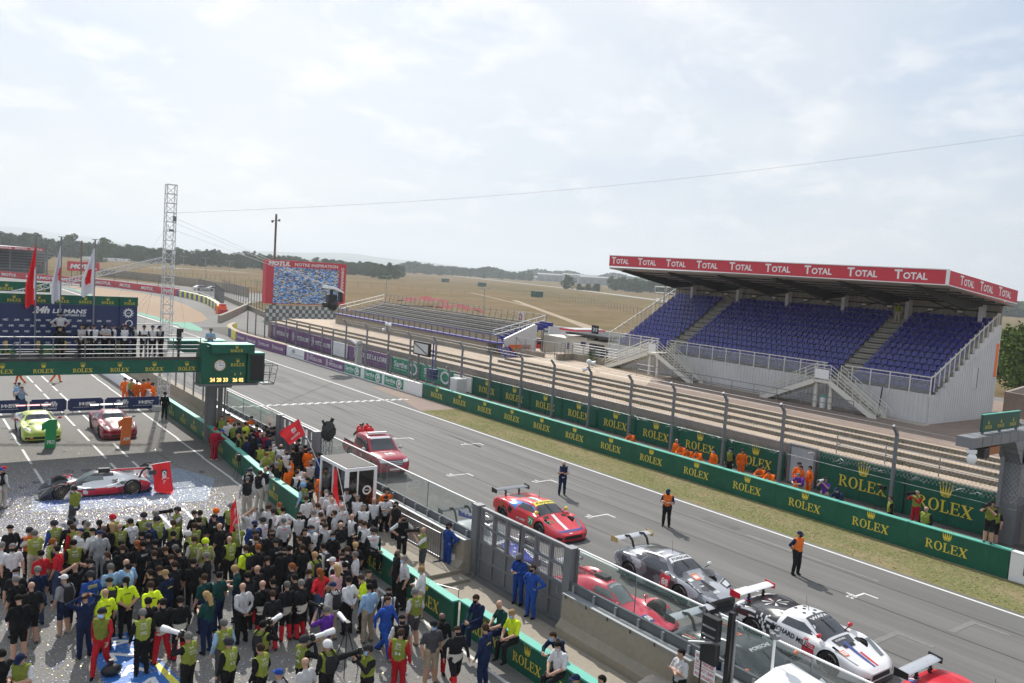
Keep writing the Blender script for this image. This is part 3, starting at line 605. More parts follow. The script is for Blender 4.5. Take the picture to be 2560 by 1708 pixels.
# ---------------------------------------------------------------- bleachers without seats
BX, BY0, BY1 = 49.6, 69.5, 106
root = empty('bleacher', (BX,(BY0+BY1)/2,2.45), 0, 'open bleacher of bare dark benches with a blue walkway above a concrete wall', 'bleacher'); h = (BY1-BY0)/2
g = MB(); g.bx(0,.4,-h,h,-.3,1.25,'concrete'); g.bx(0.4,2,-h,-h+.3,-.3,1.2,'concrete'); g.obj('front_wall', root)
g = MB(); g.bx(-.25,1.1,-h-2,h,1.27,1.42,'rail_blue'); g.obj('walkway', root)
g = MB(); g.bx(-.12,-.08,-h-2,h,1.5,2.05,'concrete'); g.obj('railing_panel', root)
g = MB()
for i in range(31): y = -h-2+i*(2*h+2)/30; g.beam((-.2,y,1.2),(-.2,y,2.15),.06,.06,'steel_d')
g.beam((-.2,-h-2,2.15),(-.2,h,2.15),.06,.06,'rail_blue'); g.obj('railing', root)
for r_ in range(11):
    g = MB(); x = 1.2+r_*.56; z = 1.55+r_*.165; g.bx(x-.05,x+.50,-h,h,z-.40,z-.34,'dark'); g.bx(x,x+.28,-h,h,z,z+.05,'bleach'); g.bx(x-.06,x,-h,h,z-.03,z+.05,'bleach_w' if r_%2 else 'bleach'); g.bx(x+.3,x+.5,-h,h,z-.2,z-.17,'bleach'); g.obj('bench', root)
g = MB()
for i in range(16): y = -h+i*2*h/15; g.beam((1,y,.9),(7.4,y,2.9),.1,.12,'steel_d'); g.beam((7.4,y,0),(7.4,y,3.0),.1,.1,'steel_d')
for i in range(32): y = -h+i*2*h/31; g.beam((7.5,y,2.9),(7.75,y,4.3),.05,.05,'steel_d')
for z in (3.3,3.8,4.25): g.tube((7.6,-h,z),(7.6,h,z),.025,'steel_d',4)
for y in (-h-.1,h+.1):
    for dz in (.6,1.1): g.tube((.6,y,1.4+dz),(7.4,y,3.1+dz),.04,'white',5)
    for i in range(7): g.tube((.6+i*1.13,y,1.3+i*.28),(.6+i*1.13,y,2.5+i*.28),.03,'white',4)
g.obj('frame', root)
e_ = [(.5,-.3),(4.6,-.3),(4.6,3.3),(4.2,3.3),(.5,1.75)]; g = MB(); g.add([(x,-h-y,z) for y in (2.2,2.35) for x, z in e_], [(0,1,2,3,4),(9,8,7,6,5)]+[(i,i+5,(i+1)%5+5,(i+1)%5) for i in range(5)], 'corrug'); g.beam((.45,-h-2.27,1.8),(4.3,-h-2.27,3.36),.22,.1,'white'); g.obj('end_wall', root)
g = MB()
for i in range(8): g.bx(-.2-.0,1.0,-h-2.3-.3*(i+1),-h-2.3-.3*i,1.2-.2*(i+1)-.05,1.2-.2*(i+1),'rail_blue')
g.beam((1.05,-h-2.2,1.1),(1.05,-h-4.8,-.5),.05,.25,'rail_blue'); g.beam((-.25,-h-2.2,1.1),(-.25,-h-4.8,-.5),.05,.25,'rail_blue'); g.beam((-.25,-h-2.2,2.1),(-.25,-h-4.8,.5),.05,.05,'rail_blue'); g.beam((-.25,-h-4.8,-.6),(-.25,-h-4.8,.5),.05,.05,'rail_blue'); g.obj('stairs', root)
g = MB()
for r_ in range(9):
    for k in range(4): g.box((1.6+r_*.66,-h-.3-k*.48,1.75+r_*.2),(.4,.4,.4),'seat_blue')
g.obj('seat_block', root)
p = GX(1301.5, 792, 57.6)
g = MB(); g.box((0,0,0),(.06,1.0,.95),'white'); root = g.obj('number_sign', None, p); tag(root,'white sign with red number 22 at the bleacher end','sign'); t = MB(); put_text(t,'22',side_T(-.05,0,0),.75,.65,'red_board',.03); t.obj('lettering',root)
t = MB(); T = frame((BX+3.2,BY0-2.48,2.9),(1,0,0),(0,0,1)); t.bx(BX+1.0,BX+2.6,BY0-2.50,BY0-2.42,2.9,3.7,'orange'); o = tag(t.obj('banner'), 'orange banner on the white end wall of the bleacher', 'banner'); q = MB(); put_text(q,'WERLEN',frame((BX+1.9,BY0-2.52,3.3),(1,0,0),(0,0,1)),.9,.25,'yellow'); q.obj('lettering',o)
t = MB(); t.bx(BX+2.85,BX+3.8,BY0-2.50,BY0-2.42,2.95,3.7,'brick_light'); o = tag(t.obj('banner'), 'beige board with red 22 on the bleacher end wall', 'banner'); q = MB(); put_text(q,'22',frame((BX+3.3,BY0-2.52,3.33),(1,0,0),(0,0,1)),.6,.4,'red_board'); q.obj('lettering',o)
M('sheet_red', (.20,.004,.008), .95, var=.1)
for i, (pa, pb, hh, w) in enumerate([((992,752),(1120,757),1.3,9),((1085,768),(1210,780),1.0,6)]):
    a, b_ = G(*pa, 1.2), G(*pb, 1.2); c = (a+b_)/2; d = (b_-a)/2; g = MB(); n = Vector((.6,.8,0))*w*.5
    g.sheet(lambda u, v: tuple(-d+2*d*u+n*(2*v-1)+Vector((0,0,hh*math.sin(u*math.pi)*(.4+.6*v)+.25*math.sin(u*17+v*5)))), 24, 6, 'sheet_red')
    tag(g.obj('tarpaulin', None, c), ('folded red sheeting lying behind the bleacher top rows, left heap','folded red sheeting behind the bleacher, low right heap')[i], 'tarpaulin')
# ---------------------------------------------------------------- small buildings between the stands
PZ = 2.55
def bpt(x, y, z): return G(1180+x*420/2350, 740+y*420/2350, z)
g = MB(); g.bx(0,3.3,0,6.0,0,2.2,'cream'); g.bx(1.2,4.5,6.0,11.5,0,1.9,'cream'); g.bx(-.15,3.5,2.6,6.1,2.2,2.4,'cream')
root = tag(g.obj('ticket_kiosk', None, (57.2,59.9,PZ-.05)), 'cream single storey kiosk with dark slatted roof canopy', 'kiosk')
g = MB(); g.bx(-.8,5.6,-.9,5.2,2.62,2.8,'dark'); 
for i in range(12): g.bx(-.8,5.6,-.9+i*.5,-.72+i*.5,2.8,2.86,'steel_d')
g.obj('canopy', root)
g = MB(); g.bx(-.03,0,.1,2.3,.1,1.9,'dark'); g.obj('opening', root)
for i in range(3): q = MB(); q.bx(-.06,-.03,.55+.5*i,.95+.5*i,.3,1.5,'steel_d'); q.obj('notice', root)
q = MB(); q.bx(-.05,0,2.9,3.6,1.5,1.9,'blue_board'); q.obj('sign_plate', root)
q = MB(); q.bx(-.05,0,5.4,5.7,.9,1.6,'blue_board'); q.obj('wall_box', root)
g = MB(); g.bx(0,4.3,0,2.5,0,3.1,'corrug'); g.bx(-.15,4.45,-.15,2.65,3.1,3.28,'red_board'); g.bx(-.05,4.35,0,2.5,3.28,3.33,'steel'); tag(g.obj('hut', None, (61.3,69.1,PZ-.7)), 'white hut with a red roof edge behind the kiosk', 'hut')
p0, p1, p2, p3 = bpt(1150,985,2.3), bpt(1430,985,2.3), bpt(1900,1075,2.3), None
g = MB(); c = Vector((52.2,58,2.3)); pl = [(51.3,60.3),(53.7,60.8),(54.0,54.8)]
for a, b_ in zip(pl, pl[1:]): g.beam((a[0]-c.x,a[1]-c.y,.45),(b_[0]-c.x,b_[1]-c.y,.45),.25,1.6,'concrete')
root = tag(g.obj('retaining_wall', None, c), 'low beige corner wall with a metal railing before the kiosk', 'wall')
g = MB()
for a, b_ in zip(pl, pl[1:]):
    a, b_ = Vector((a[0]-c.x,a[1]-c.y,0)), Vector((b_[0]-c.x,b_[1]-c.y,0))
    for z in (1.5,1.75,2.0,2.25): g.tube(a+Vector((0,0,z)), b_+Vector((0,0,z)), .03, 'steel', 4)
    for i in range(5): q = a+(b_-a)*i/4; g.tube(q+Vector((0,0,1.2)), q+Vector((0,0,2.25)), .035, 'steel', 4)
g.obj('railing', root)
g = MB(); g.beam((0,0,.45),(.7,-3.6,.45),.3,1.3,'concrete_pink'); tag(g.obj('retaining_wall', None, (50.9,66.2,2.3)), 'stained low wall block beside the blue bleacher steps', 'wall')
g = MB(); a = Vector((0,0,0)); b_ = Vector((1,-6.5,0))
for i in range(6): q = b_*i/5; g.tube(q, q+Vector((0,0,2.2)), .04, 'steel_d', 4)
for z in (1.1,2.2): g.tube((0,0,z), b_+Vector((0,0,z)), .035, 'steel_d', 4)
g.tube((0,0,2.2), b_*.4+Vector((0,0,.2)), .03, 'steel_d', 4); tag(g.obj('gate_frame', None, (51.3,66.8,2.3)), 'open steel gate frame between bleacher and kiosk', 'gate')
wall_line('concrete_wall', [(70,84,0),(74,72,0),(79,60,0)], 4.4, .3, 'corrug', 'pale grey wall behind the parked cars between the stands', 'wall')
def board(name, loc, w, h, z, label, cat, txt, mat='white', tm='dark'):
    root = empty(name, loc, 0, label, cat); g = MB(); g.bx(-.06,.06,w/2,w/2+.14,0,z+h,tm); g.obj('post', root)
    g = MB(); g.bx(-.09,-.03,-w/2,w/2,z,z+h,mat); g.obj('panel', root); g = MB()
    for i, s_ in enumerate(txt): put_text(g, s_, side_T(-.11,0,z+h-h*(i+.7)/(len(txt)+.4)), w*.8, h*.5/len(txt), tm if mat == 'white' else 'white')
    g.obj('lettering', root)
board('route_sign', (59,71.5,1.9), 1.2, 2.0, 1.9, 'tall white list sign on a blue post beside the bleacher end', 'sign', ['Circuit','Tribunes','Parking'])
board('direction_sign', (58.2,62.5,2.1), .9, 1.5, 2.6, 'black sign with white arrows on a dark post by the red car', 'sign', ['35','->'], 'black')
board('poster_stand', (56.6,58.6,2.3), 1.5, 1.7, .1, 'dark poster board leaning on the kiosk railing', 'poster', ['24h','WEC'], 'black')
# ================================================================ main grandstand
GA_ = .02; GC = Vector((54.5,26.2,2.93)); groot = empty('grandstand', GC, 0, 'large covered grandstand with blue seats and a red fascia', 'grandstand')
groot.rotation_euler = (0,0,math.pi/2-GA_)       # local x = along the front (away), local -y = depth
LEN = 31.0
def gl(s, w, z): return (s, -w, z-2.93)
NR, RISE, DEP, Z0 = 13, .385, .60, 4.95
g = MB()
def gbox(g, s0, s1, w0, w1, z0, z1, m): g.bx(s0,s1,-w1,-w0,z0-2.93,z1-2.93,m)
gbox(g, 0, LEN, 0, .12, 2.93, 4.9, 'corrug')
for i in range(104): s = .15+i*.297; gbox(g, s, s+.10, -.035, 0, 2.95, 4.88, 'corrug')
g.obj('front_wall', groot)
for s in (0, LEN):
    g = MB(); prof = [(0,2.93),(8.9,2.93),(8.9,9.6),(8.2,9.6)]; k = NR
    for i in range(NR-1,-1,-1): prof += [(.5+DEP*i+DEP, Z0+RISE*i-.1),(.5+DEP*i, Z0+RISE*i-.1)]
    prof += [(0,4.85)]
    n = len(prof); vs = [gl(s-.06,w,z) for w, z in prof]+[gl(s+.06,w,z) for w, z in prof]
    g.add(vs, [tuple(range(n))[::-1], tuple(range(n,2*n))]+[(i,(i+1)%n,n+(i+1)%n,n+i) for i in range(n)], 'corrug')
    for i in range(28): w = .2+i*.31; gbox(g, s-.085, s+.085, w, w+.08, 2.95, 4.6+w*.52, 'corrug')
    g.obj('end_wall', groot)
AIS = [(6.2,7.6),(23.2,24.5)]
g = MB(); gbox(g, 0, LEN, .12, .6, 4.7, 4.82, 'conc_step')
for i in range(NR): gbox(g, .06, LEN-.06, .5+DEP*i, .5+DEP*(i+1)+.02, Z0+RISE*i-.62, Z0+RISE*i-.12, 'conc_step')
for a, b_ in AIS:
    for i in range(NR): gbox(g, a, b_, .2+DEP*i, .5+DEP*i, Z0+RISE*i-.42, Z0+RISE*i-.30, 'conc_step')
g.obj('terrace_steps', groot)
# seats: the nearest hundred are parts of their own
def seat_mb(mb, s, w, z):
    T = Matrix.Translation(gl(s, w, z))
    mb.add([(-.2,.18,0),(.2,.18,0),(.2,-.14,-.02),(-.2,-.14,-.02),(-.2,.18,.05),(.2,.18,.05),(.2,-.14,.03),(-.2,-.14,.03)], [(3,2,1,0),(4,5,6,7),(0,1,5,4),(1,2,6,5),(3,0,4,7)], 'seat_blue', T)
    mb.add([(-.2,-.14,0),(.2,-.14,0),(.21,-.24,.26),(.13,-.26,.37),(-.13,-.26,.37),(-.21,-.24,.26),(-.2,-.18,0),(.2,-.18,0),(.21,-.29,.26),(.13,-.31,.37),(-.13,-.31,.37),(-.21,-.29,.26)],
           [(0,1,2,3,4,5),(11,10,9,8,7,6),(0,5,11,6),(1,7,8,2),(5,4,10,11),(2,8,9,3),(4,3,9,10)], 'seat_blue', T)
sp_ = []
for i in range(NR):
    s = .45
    while s < LEN-.3:
        if not any(a-.1 < s < b_+.1 for a, b_ in AIS): sp_.append((s, .5+DEP*i+.3, Z0+RISE*i+.12))
        s += .5
cw = lambda q: (groot.matrix_basis @ Vector(gl(*q)) - Vector((0,0,CAMH))).length
sp_.sort(key=cw); sm = MB(); seat_mb(sm, 0, 0, 2.93); sme = sm.mesh('seat')
for q in sp_[:100]: o = bpy.data.objects.new('seat', sme); COL.objects.link(o); o.parent = groot; o.location = gl(*q)
g = MB()
for q in sp_[100:]: seat_mb(g, *q)
tag(g.obj('seat_rows', groot), kind='stuff')
g = MB(); M('grime', (.33,.31,.27), .4, var=.2)
n = 22; pan = []
for i in range(n+1):
    s = i*LEN/n
    if any(a-.3 < s < b_-.2 for a, b_ in AIS): continue
    gbox(g, s-.035, s+.035, -.08, -.01, 4.72, 6.02, 'cream')
    if i < n and not any(a-1.3 < s < b_-.2 for a, b_ in AIS): pan.append((s+.08, s+LEN/n-.08))
for a, b_ in ((0,6.2),(7.6,23.2),(24.5,LEN)): gbox(g, a, b_, -.09, -.02, 6.0, 6.07, 'cream'); gbox(g, a, b_, -.07, -.03, 5.78, 5.82, 'cream')
for s in (0, LEN):
    g.beam(gl(s,-.05,6.03), gl(s,.35,6.15), .07, .07, 'cream'); g.beam(gl(s,.35,6.15), gl(s,8.5,10.45), .07, .07, 'cream'); g.beam(gl(s,8.5,10.45), gl(s,8.5,9.6), .07,.07,'cream')
    for i in range(14): w = .4+i*.6; g.beam(gl(s,w,4.85+w*.53), gl(s,w,6.15+w*.53), .05, .05, 'cream')
g.obj('railing', groot)
g = MB()
for a, b_ in pan: q = MB(); gbox(q, a, b_, -.055, -.045, 4.95, 5.75, 'pane_c'); q.obj('railing_pane', groot)
for i in range(13): 
    w = .45+i*.6; g.add([gl(-.0,w,4.95+w*.53),gl(0,w+.5,4.95+(w+.5)*.53),gl(0,w+.5,6.0+(w+.5)*.53),gl(0,w,6.0+w*.53)], [(0,1,2,3)], 'pane_c')
g.obj('railing_pane', groot)
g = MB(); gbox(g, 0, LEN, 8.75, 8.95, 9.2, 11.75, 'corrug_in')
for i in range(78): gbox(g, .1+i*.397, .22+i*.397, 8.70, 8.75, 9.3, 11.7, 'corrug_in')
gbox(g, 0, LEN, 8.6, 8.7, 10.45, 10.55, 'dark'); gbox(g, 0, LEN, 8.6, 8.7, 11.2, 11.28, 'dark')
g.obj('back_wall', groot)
def roofz(w): return 12.02+(-w-1.5)*.098
for i, s in enumerate((1.15,6.6,12.05,17.5,22.9,28.5)):
    g = MB(); gbox(g, s-.14, s+.14, 8.1, 8.7, 9.4, 11.6, 'corrug'); 
    vs = [gl(s+d, w, z) for d in (-.11,.11) for w, z in ((8.6,10.9),(8.6,roofz(8.6)),(-1.2,roofz(-1.2)-.02),(-1.2,roofz(-1.2)-.22),(5.5,roofz(5.5)-.75))]
    g.add(vs, [(0,1,2,3,4)[::-1],(5,6,7,8,9),(0,1,6,5),(1,2,7,6),(2,3,8,7),(3,4,9,8),(4,0,5,9)], 'dark'); g.obj('roof_beam', groot)
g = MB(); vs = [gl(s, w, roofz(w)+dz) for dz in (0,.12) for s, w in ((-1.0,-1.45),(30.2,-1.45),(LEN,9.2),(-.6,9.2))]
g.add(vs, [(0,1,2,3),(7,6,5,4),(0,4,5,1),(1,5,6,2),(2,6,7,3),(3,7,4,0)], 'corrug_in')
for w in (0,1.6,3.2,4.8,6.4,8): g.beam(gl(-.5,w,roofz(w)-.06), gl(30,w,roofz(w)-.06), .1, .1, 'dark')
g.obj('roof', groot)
# bracing, lamps
g = MB()
for a, b_ in ((1.15,6.6),(6.6,12.05),(12.05,17.5),(17.5,22.9),(22.9,28.5)):
    g.tube(gl(a,8.6,9.7), gl(b_,8.6,11.5), .035, 'dark', 4); g.tube(gl(b_,8.6,9.7), gl(a,8.6,11.5), .035, 'dark', 4)
    for k in (.3,.7): s = a+(b_-a)*k; g.box(gl(s,8.5,10.35),(.35,.1,.14),'cream')
g.obj('bracing', groot)
g = MB(); zt = 13.0; zb_ = 12.1
g.add([gl(-1.1,-1.6,zb_),gl(30.1,-1.6,zb_+.18),gl(30.1,-1.6,zt+.2),gl(-1.1,-1.6,zt),gl(-1.1,-1.45,zb_),gl(30.1,-1.45,zb_+.18),gl(30.1,-1.45,zt+.2),gl(-1.1,-1.45,zt)], [(3,2,1,0),(4,5,6,7),(0,1,5,4),(2,3,7,6),(1,2,6,5),(3,0,4,7)], 'red_board')
g.add([gl(-1.1,-1.44,zb_),gl(-1.1,8.3,11.23),gl(-1.1,8.3,12.1),gl(-1.1,-1.44,zt),gl(-.98,-1.44,zb_),gl(-.98,8.3,11.23),gl(-.98,8.3,12.1),gl(-.98,-1.44,zt)], [(0,1,2,3),(7,6,5,4),(1,5,6,2),(3,2,6,7),(0,4,5,1)], 'red_board')
g.obj('fascia', groot)
g = MB(); g.beam(gl(-1.13,-1.62,zb_-.03), gl(30.1,-1.62,zb_+.15), .06, .06, 'white'); g.beam(gl(-1.13,-1.62,zt+.03), gl(30.1,-1.62,zt+.23), .06, .05, 'corrug'); g.beam(gl(-1.12,-1.62,zb_-.05), gl(-1.12,-1.62,zt+.05), .16, .16, 'white'); g.beam(gl(-1.13,-1.5,zb_-.03), gl(-1.13,8.3,11.2), .05, .06, 'white'); g.obj('fascia_trim', groot)
g = MB()
def total(g, s, w, z, wd, T):
    q = MB(); put_text(q,'T',T @ Matrix.Translation((-wd*.39,.04,0)),wd*.24,.62,'white',.03); put_text(q,'OTAL',T @ Matrix.Translation((wd*.12,-.03,0)),wd*.72,.46,'white',.03)
    o = len(g.v); g.v += q.v; g.f += [tuple(o+i for i in f) for f in q.f]; mi = g.m('white'); g.mi += [mi]*len(q.f); g.sm += q.sm
for i in range(9):
    s = 28.6-i*3.42; T = Matrix(((-1,0,0,s),(0,0,1,1.605),(0,1,0,zb_+.47+.006*s-2.93),(0,0,0,1))); total(g, s, 0, 0, 2.25, T)
for i in range(3):
    w = 1.0+i*2.7; T = frame(gl(-1.105, w, (zb_+zt)/2-(w+1.45)*.0895), (gl(0,1,-.0895)[0], -1, -.0895), (0,0,1)); total(g, 0, w, 0, 1.9, T)
g.obj('lettering', groot)
# front stairs
for (sb, st0, st1, sd_) in ((29.3,23.95,22.9,18.6),(11.8,7.4,6.1,2.5)):
    g = MB(); gbox(g, st1, st0, -1.9, 0, 4.75, 4.93, 'cream')
    for (s0, s1) in ((sb,st0),(sd_,st1)):
        k = 12
        for i in range(k):
            a, b_ = s0+(s1-s0)*i/k, s0+(s1-s0)*(i+1)/k; z = 2.75+(4.93-2.75)*(i+1)/k; gbox(g, min(a,b_), max(a,b_)+.03, -1.85, -.75, z-.07, z, 'conc_step')
        for w in (-1.9,-.7): g.beam(gl(s0,w,2.85), gl(s1,w,4.8), .1, .34, 'cream')
    g.obj('staircase', groot)
    g = MB()
    for w in (-1.9,-.7):
        for (s0, s1) in ((sb,st0),(sd_,st1)):
            for dz in (.35,.6,.85,1.1): g.tube(gl(s0,w,2.75+dz), gl(s1,w,4.93+dz), .026, 'cream', 4)
            for i in range(7): q = i/6; s = s0+(s1-s0)*q; z = 2.75+2.18*q; g.tube(gl(s,w,z-.1), gl(s,w,z+1.1), .03, 'cream', 4)
            g.tube(gl(s0,w,3.85), gl(s0+(.5 if s0 > s1 else -.5),w,3.4), .026,'cream',4)
    for dz in (.35,.6,.85,1.1): g.tube(gl(st0,-1.9,4.93+dz), gl(st1,-1.9,4.93+dz), .026, 'cream', 4)
    gbox(g, st1+.1, st0-.1, -1.96, -1.93, 5.05, 5.7, 'white'); g.obj('stair_railing', groot)
    for s in (st1+.05, st0-.05): g = MB(); g.tube(gl(s,-1.6,2.93), gl(s,-1.6,4.75), .14, 'cream', 10); g.obj('stair_column', groot)
g = MB(); gbox(g, -.09, -.06, 8.35, 8.75, 5.9, 8.3, 'orange'); g.obj('end_banner', groot)
g = MB(); gbox(g, -.1, -.06, 5.2, 6.0, 5.2, 6.6, 'corrug'); gbox(g, -.12, -.1, 5.95, 6.02, 5.2, 6.6, 'steel_d'); g.obj('hatch', groot)
g = MB()
for z in (1.0,.7,.4): g.tube((0,0,z),(2.2,0,z),.03,'steel_d',4); g.tube((2.2,0,z),(4.6,-.6,z-1.0+.15),.03,'steel_d',4)
for x, zb2, y in ((0,0,0),(2.2,0,0),(3.4,-.4,-.3),(4.6,-.9,-.6)): g.tube((x,y,zb2),(x,y,zb2+1.0),.03,'steel_d',4)
tag(g.obj('hand_rail', None, (56.9,23.9,2.93)), 'grey handrail sloping down beside the grandstand end wall', 'handrail')
g = MB(); g.tube((0,0,0),(.3,0,2.0),.05,'black',6); tag(g.obj('pole', None, (53.9,29.3,2.93)), 'black pole leaning against the white front wall of the grandstand', 'pole')
# waste bin under second stair
root = empty('waste_bin', (53.3,33.1,2.93), 0, 'small white waste bin with a green bag under the near stairs', 'bin'); g = MB(); g.tube((0,0,0),(0,0,.8),.22,'white',10); g.obj('body', root); g = MB(); g.tube((0,0,.75),(0,0,.9),.24,'green_cap',10,.2); g.obj('bag', root)
# left access tower of the stand and railing at its back
g = MB()
for s in (LEN+.1, LEN+1.4):
    for w in (7.0,8.6): g.tube(gl(s,w,2.93), gl(s,w,10.6), .05, 'cream', 4)
for z in (9.4,10.0,10.6): g.path([gl(LEN+.1,7,z),gl(LEN+1.4,7,z),gl(LEN+1.4,8.6,z),gl(LEN+.1,8.6,z)], .035, 'cream', 4)
gbox(g, LEN+.1, LEN+1.4, 7, 8.6, 8.9, 9.0, 'conc_step'); g.obj('access_landing', groot)
# low rail along front of plaza
g = MB()
for z in (.55,1.0): g.tube((0,0,z),(-.3,20,z),.028,'galv',4)
for i in range(11): g.tube((-.03*i,2*i,0),(-.03*i,2*i,1.0),.03,'galv',4)
tag(g.obj('guard_rail', None, (52.0,30,2.93)), 'low grey tube rail along the paving before the grandstand', 'railing')
g = MB()
for z in (.5,1.0): g.path([(0,0,z),(0,8.6,z),(.4,8.6,z)], .025, 'galv', 4)
for i in range(4): g.tube((0,2.87*i,0),(0,2.87*i,1.0),.03,'galv',4)
tag(g.obj('guard_rail', None, (42.9,16.9,2.1)), 'thin tube rail on the lowest terrace behind the tall green hoardings', 'railing')
# wall and car park to the right behind the stand
wall_line('concrete_wall', [(69,22,2.93),(73,25,2.93),(90,27,2.93)], 3.6, .3, 'concrete_pink', 'pinkish low wall at the right edge behind the grandstand', 'wall')
wall_line('concrete_wall', [(62.6,15.2,0),(66,26.2,0),(80,29,0)], 4.7, .25, 'concrete_pink', 'pale pink wall beyond the grandstand end, at right', 'wall')
# ================================================================ podium bridge over the pit lane
KB = .916                                    # bridge group scaled about the camera; the bridge front stands at Y = 46
def KT(v): return (v[0]*KB, v[1]*KB, CAMH-(CAMH-v[2])*KB)
BYF = 50.2; r1 = lambda x, y, Y: GY(x*K1, 560+y*K1, Y); FT = lambda x, z, y=None: frame((x, (BYF if y is None else y)-.012, z), (1,0,0), (0,0,1))
broot = empty('podium_bridge', (7.33,48.55,0), 0, 'green bridge across the pit lane carrying the podium', 'bridge'); BO = Vector((8,53,0))
def bb(name, parts, par=None):
    g = MB(); parts(g); g.v = [(w[0]-7.33, w[1]-48.55, w[2]) for w in map(KT, g.v)]; return g.obj(name, par or broot)
bb('fascia', lambda g: g.bx(-14,15.0,BYF,BYF+.15,3.93,4.68,'green'))
bb('deck', lambda g: (g.bx(-14,15.4,BYF+.16,57,4.3,4.5,'dark'), g.bx(-14,15.0,BYF-.02,BYF+.12,4.69,4.86,'dark'), g.bx(15.42,17.6,51,56,4.1,4.4,'dark')))  # last slab added to shade the sunlit gap between deck and clock sign
bb('girder', lambda g: (g.bx(-14,15.2,BYF+.6,BYF+.9,3.9,4.3,'steel_d'), g.bx(-14,15.2,56,56.3,3.9,4.3,'steel_d')))
XR = [.12,1.8,3.4,5.05,6.95,8.85,10.6,12.6,14.1]
bb('lettering', lambda g: [rolex(g, FT(GY(x*K1, 560+1240*K1, BYF).x, 4.05), .98, 'gold') for x in (-700,-340,20,365,695,1005,1295,1567)])
bb('railing', lambda g: ([g.tube((-14,BYF,z),(14.95,BYF,z),.025 if z < 5.9 else .04,'galv',5) for z in (5.07,5.32,5.56,5.98)]+[g.tube((x,BYF,4.8),(x,BYF,6.0),.03,'galv',5) for x in np.arange(-13,15,1.55)]+[g.tube((9.5,56.8,z),(15.4,56.8,z),.025,'galv',5) for z in (5.1,5.5,6.2)]))
# backdrop
root = empty('podium_backdrop', KT((6,56,4.5)), 0, 'dark blue podium backdrop with green crowned header', 'backdrop')
def bd(name, fn, o=(6,56,4.5)):
    g = MB(); fn(g); k_ = KT(o); g.v = [(w[0]-k_[0], w[1]-k_[1], w[2]-k_[2]) for w in map(KT, g.v)]; return g.obj(name, root)
bd('panel', lambda g: (g.bx(-8,11.6,56,56.15,4.55,7.39,'blue_board'), g.bx(11.6,12.62,55.9,56.15,4.55,7.39,'blue_board')))
bd('header', lambda g: (g.bx(-8,11.6,55.97,56.15,7.4,7.96,'green'), g.bx(11.6,12.64,55.87,56.15,7.4,7.96,'green')))
def bdt(g):
    F = lambda x, z: frame((x, 55.96, z), (1,0,0), (0,0,1)); F2 = lambda x, z: frame((x, 55.86, z), (1,0,0), (0,0,1))
    for x in (-4.3,-2.9,-1.5,-.1,1.3,2.7,4.1,5.3): pass
    for x in (-95,118,328,525,718,905): rolex(g, F(GY(x*K1, 560+640*K1, 56).x,7.49), .70, 'gold')
    rolex(g, frame((GY(1088*K1, 560+660*K1, 55.9).x,55.85,7.49),(1,0,0),(0,0,1)), .62, 'gold')
    put_text(g,'24h',frame((GY(345*K1,775,56).x,55.985,7.04),(1,0,0),(0,0,1)),.9,.42,'white',.05,.25); put_text(g,'LE MANS',frame((GY(585*K1,780,56).x,55.985,6.98),(1,0,0),(0,0,1)),1.85,.26,'white',.03,.15); put_text(g,'19-20 SEPTEMBRE 2020',frame((GY(600*K1,790,56).x,55.985,6.74),(1,0,0),(0,0,1)),1.55,.12,'white')
    v, f = _ring(0,0,.24,.24,.16,.16,0,6.283,16); g.add([(a[0],a[1],0) for a in v], f, 'white', frame((12.1,55.885,6.95),(1,0,0),(0,0,1))); put_text(g,'ACO',frame((12.1,55.88,6.95),(1,0,0),(0,0,1)),.22,.09,'white')
    for i in range(12): a = i*math.pi/6; g.box((12.1+.28*math.cos(a),55.888,6.95+.28*math.sin(a)),(.06,.006,.06),'white')
    v, f = _ring(0,0,.22,.22,.16,.16,0,6.283,14); g.add([(a[0],a[1],0) for a in v], f, 'white', frame((12.15,55.885,6.3),(1,0,0),(0,0,1)))
    for j in range(5):
        for i in range(18):
            x = 2.2+i*.55+(.27 if j%2 else 0)
            if x < 11.4: put_text(g, '24h' if (i+j)%2 else 'WEC', frame((x,55.985,6.42-j*.34),(1,0,0),(0,0,1)), .28, .12, 'white', .03, .3)
bd('lettering', bdt)
# podium steps
for x0, x1, h, t, lb in ((7.15,8.35,.55,'1','centre green podium block numbered 1'),(4.3,5.9,.35,'2','left green podium block numbered 2'),(10.2,11.6,.35,'3','right low green podium block')):
    g = MB(); g.bx(x0,x1,54.4,55.4,4.5,4.5+h,'green'); g.v = [KT(v) for v in g.v]; o = tag(g.obj('podium_step'), lb, 'podium step'); q = MB(); put_text(q,t,frame(((x0+x1)/2,54.39,4.5+h*.55),(1,0,0),(0,0,1)),.1,.2,'gold'); rolex(q,frame((x0+.3,54.39,4.5+h*.3),(1,0,0),(0,0,1)),.35,'gold'); rolex(q,frame((x1-.3,54.39,4.5+h*.3),(1,0,0),(0,0,1)),.35,'gold'); q.v = [KT(v) for v in q.v]; q.obj('lettering', o)
M('trophy', (.75,.55,.2), .25, .9, var=.05)
for i, (x, w) in enumerate(((4.45,54.2),(4.9,54.2),(5.35,54.1),(6.95,54.1),(8.05,54.1),(8.3,54.1),(11.2,54.2))):
    g = MB(); g.tube((0,0,0),(0,0,.08),.1,'black',8); g.tube((0,0,.08),(0,0,.3),.035,'trophy',6); g.tube((0,0,.3),(0,0,.62),.05,'trophy',8,.12); g.box((0,0,.7),(.16,.04,.2),'trophy')
    tag(g.obj('trophy', None, KT((x,w,4.5))), 'gold trophy on the podium front, %s from left' % ('first','second','third','fourth','fifth','sixth','seventh')[i], 'trophy', 'gold trophies along the podium')
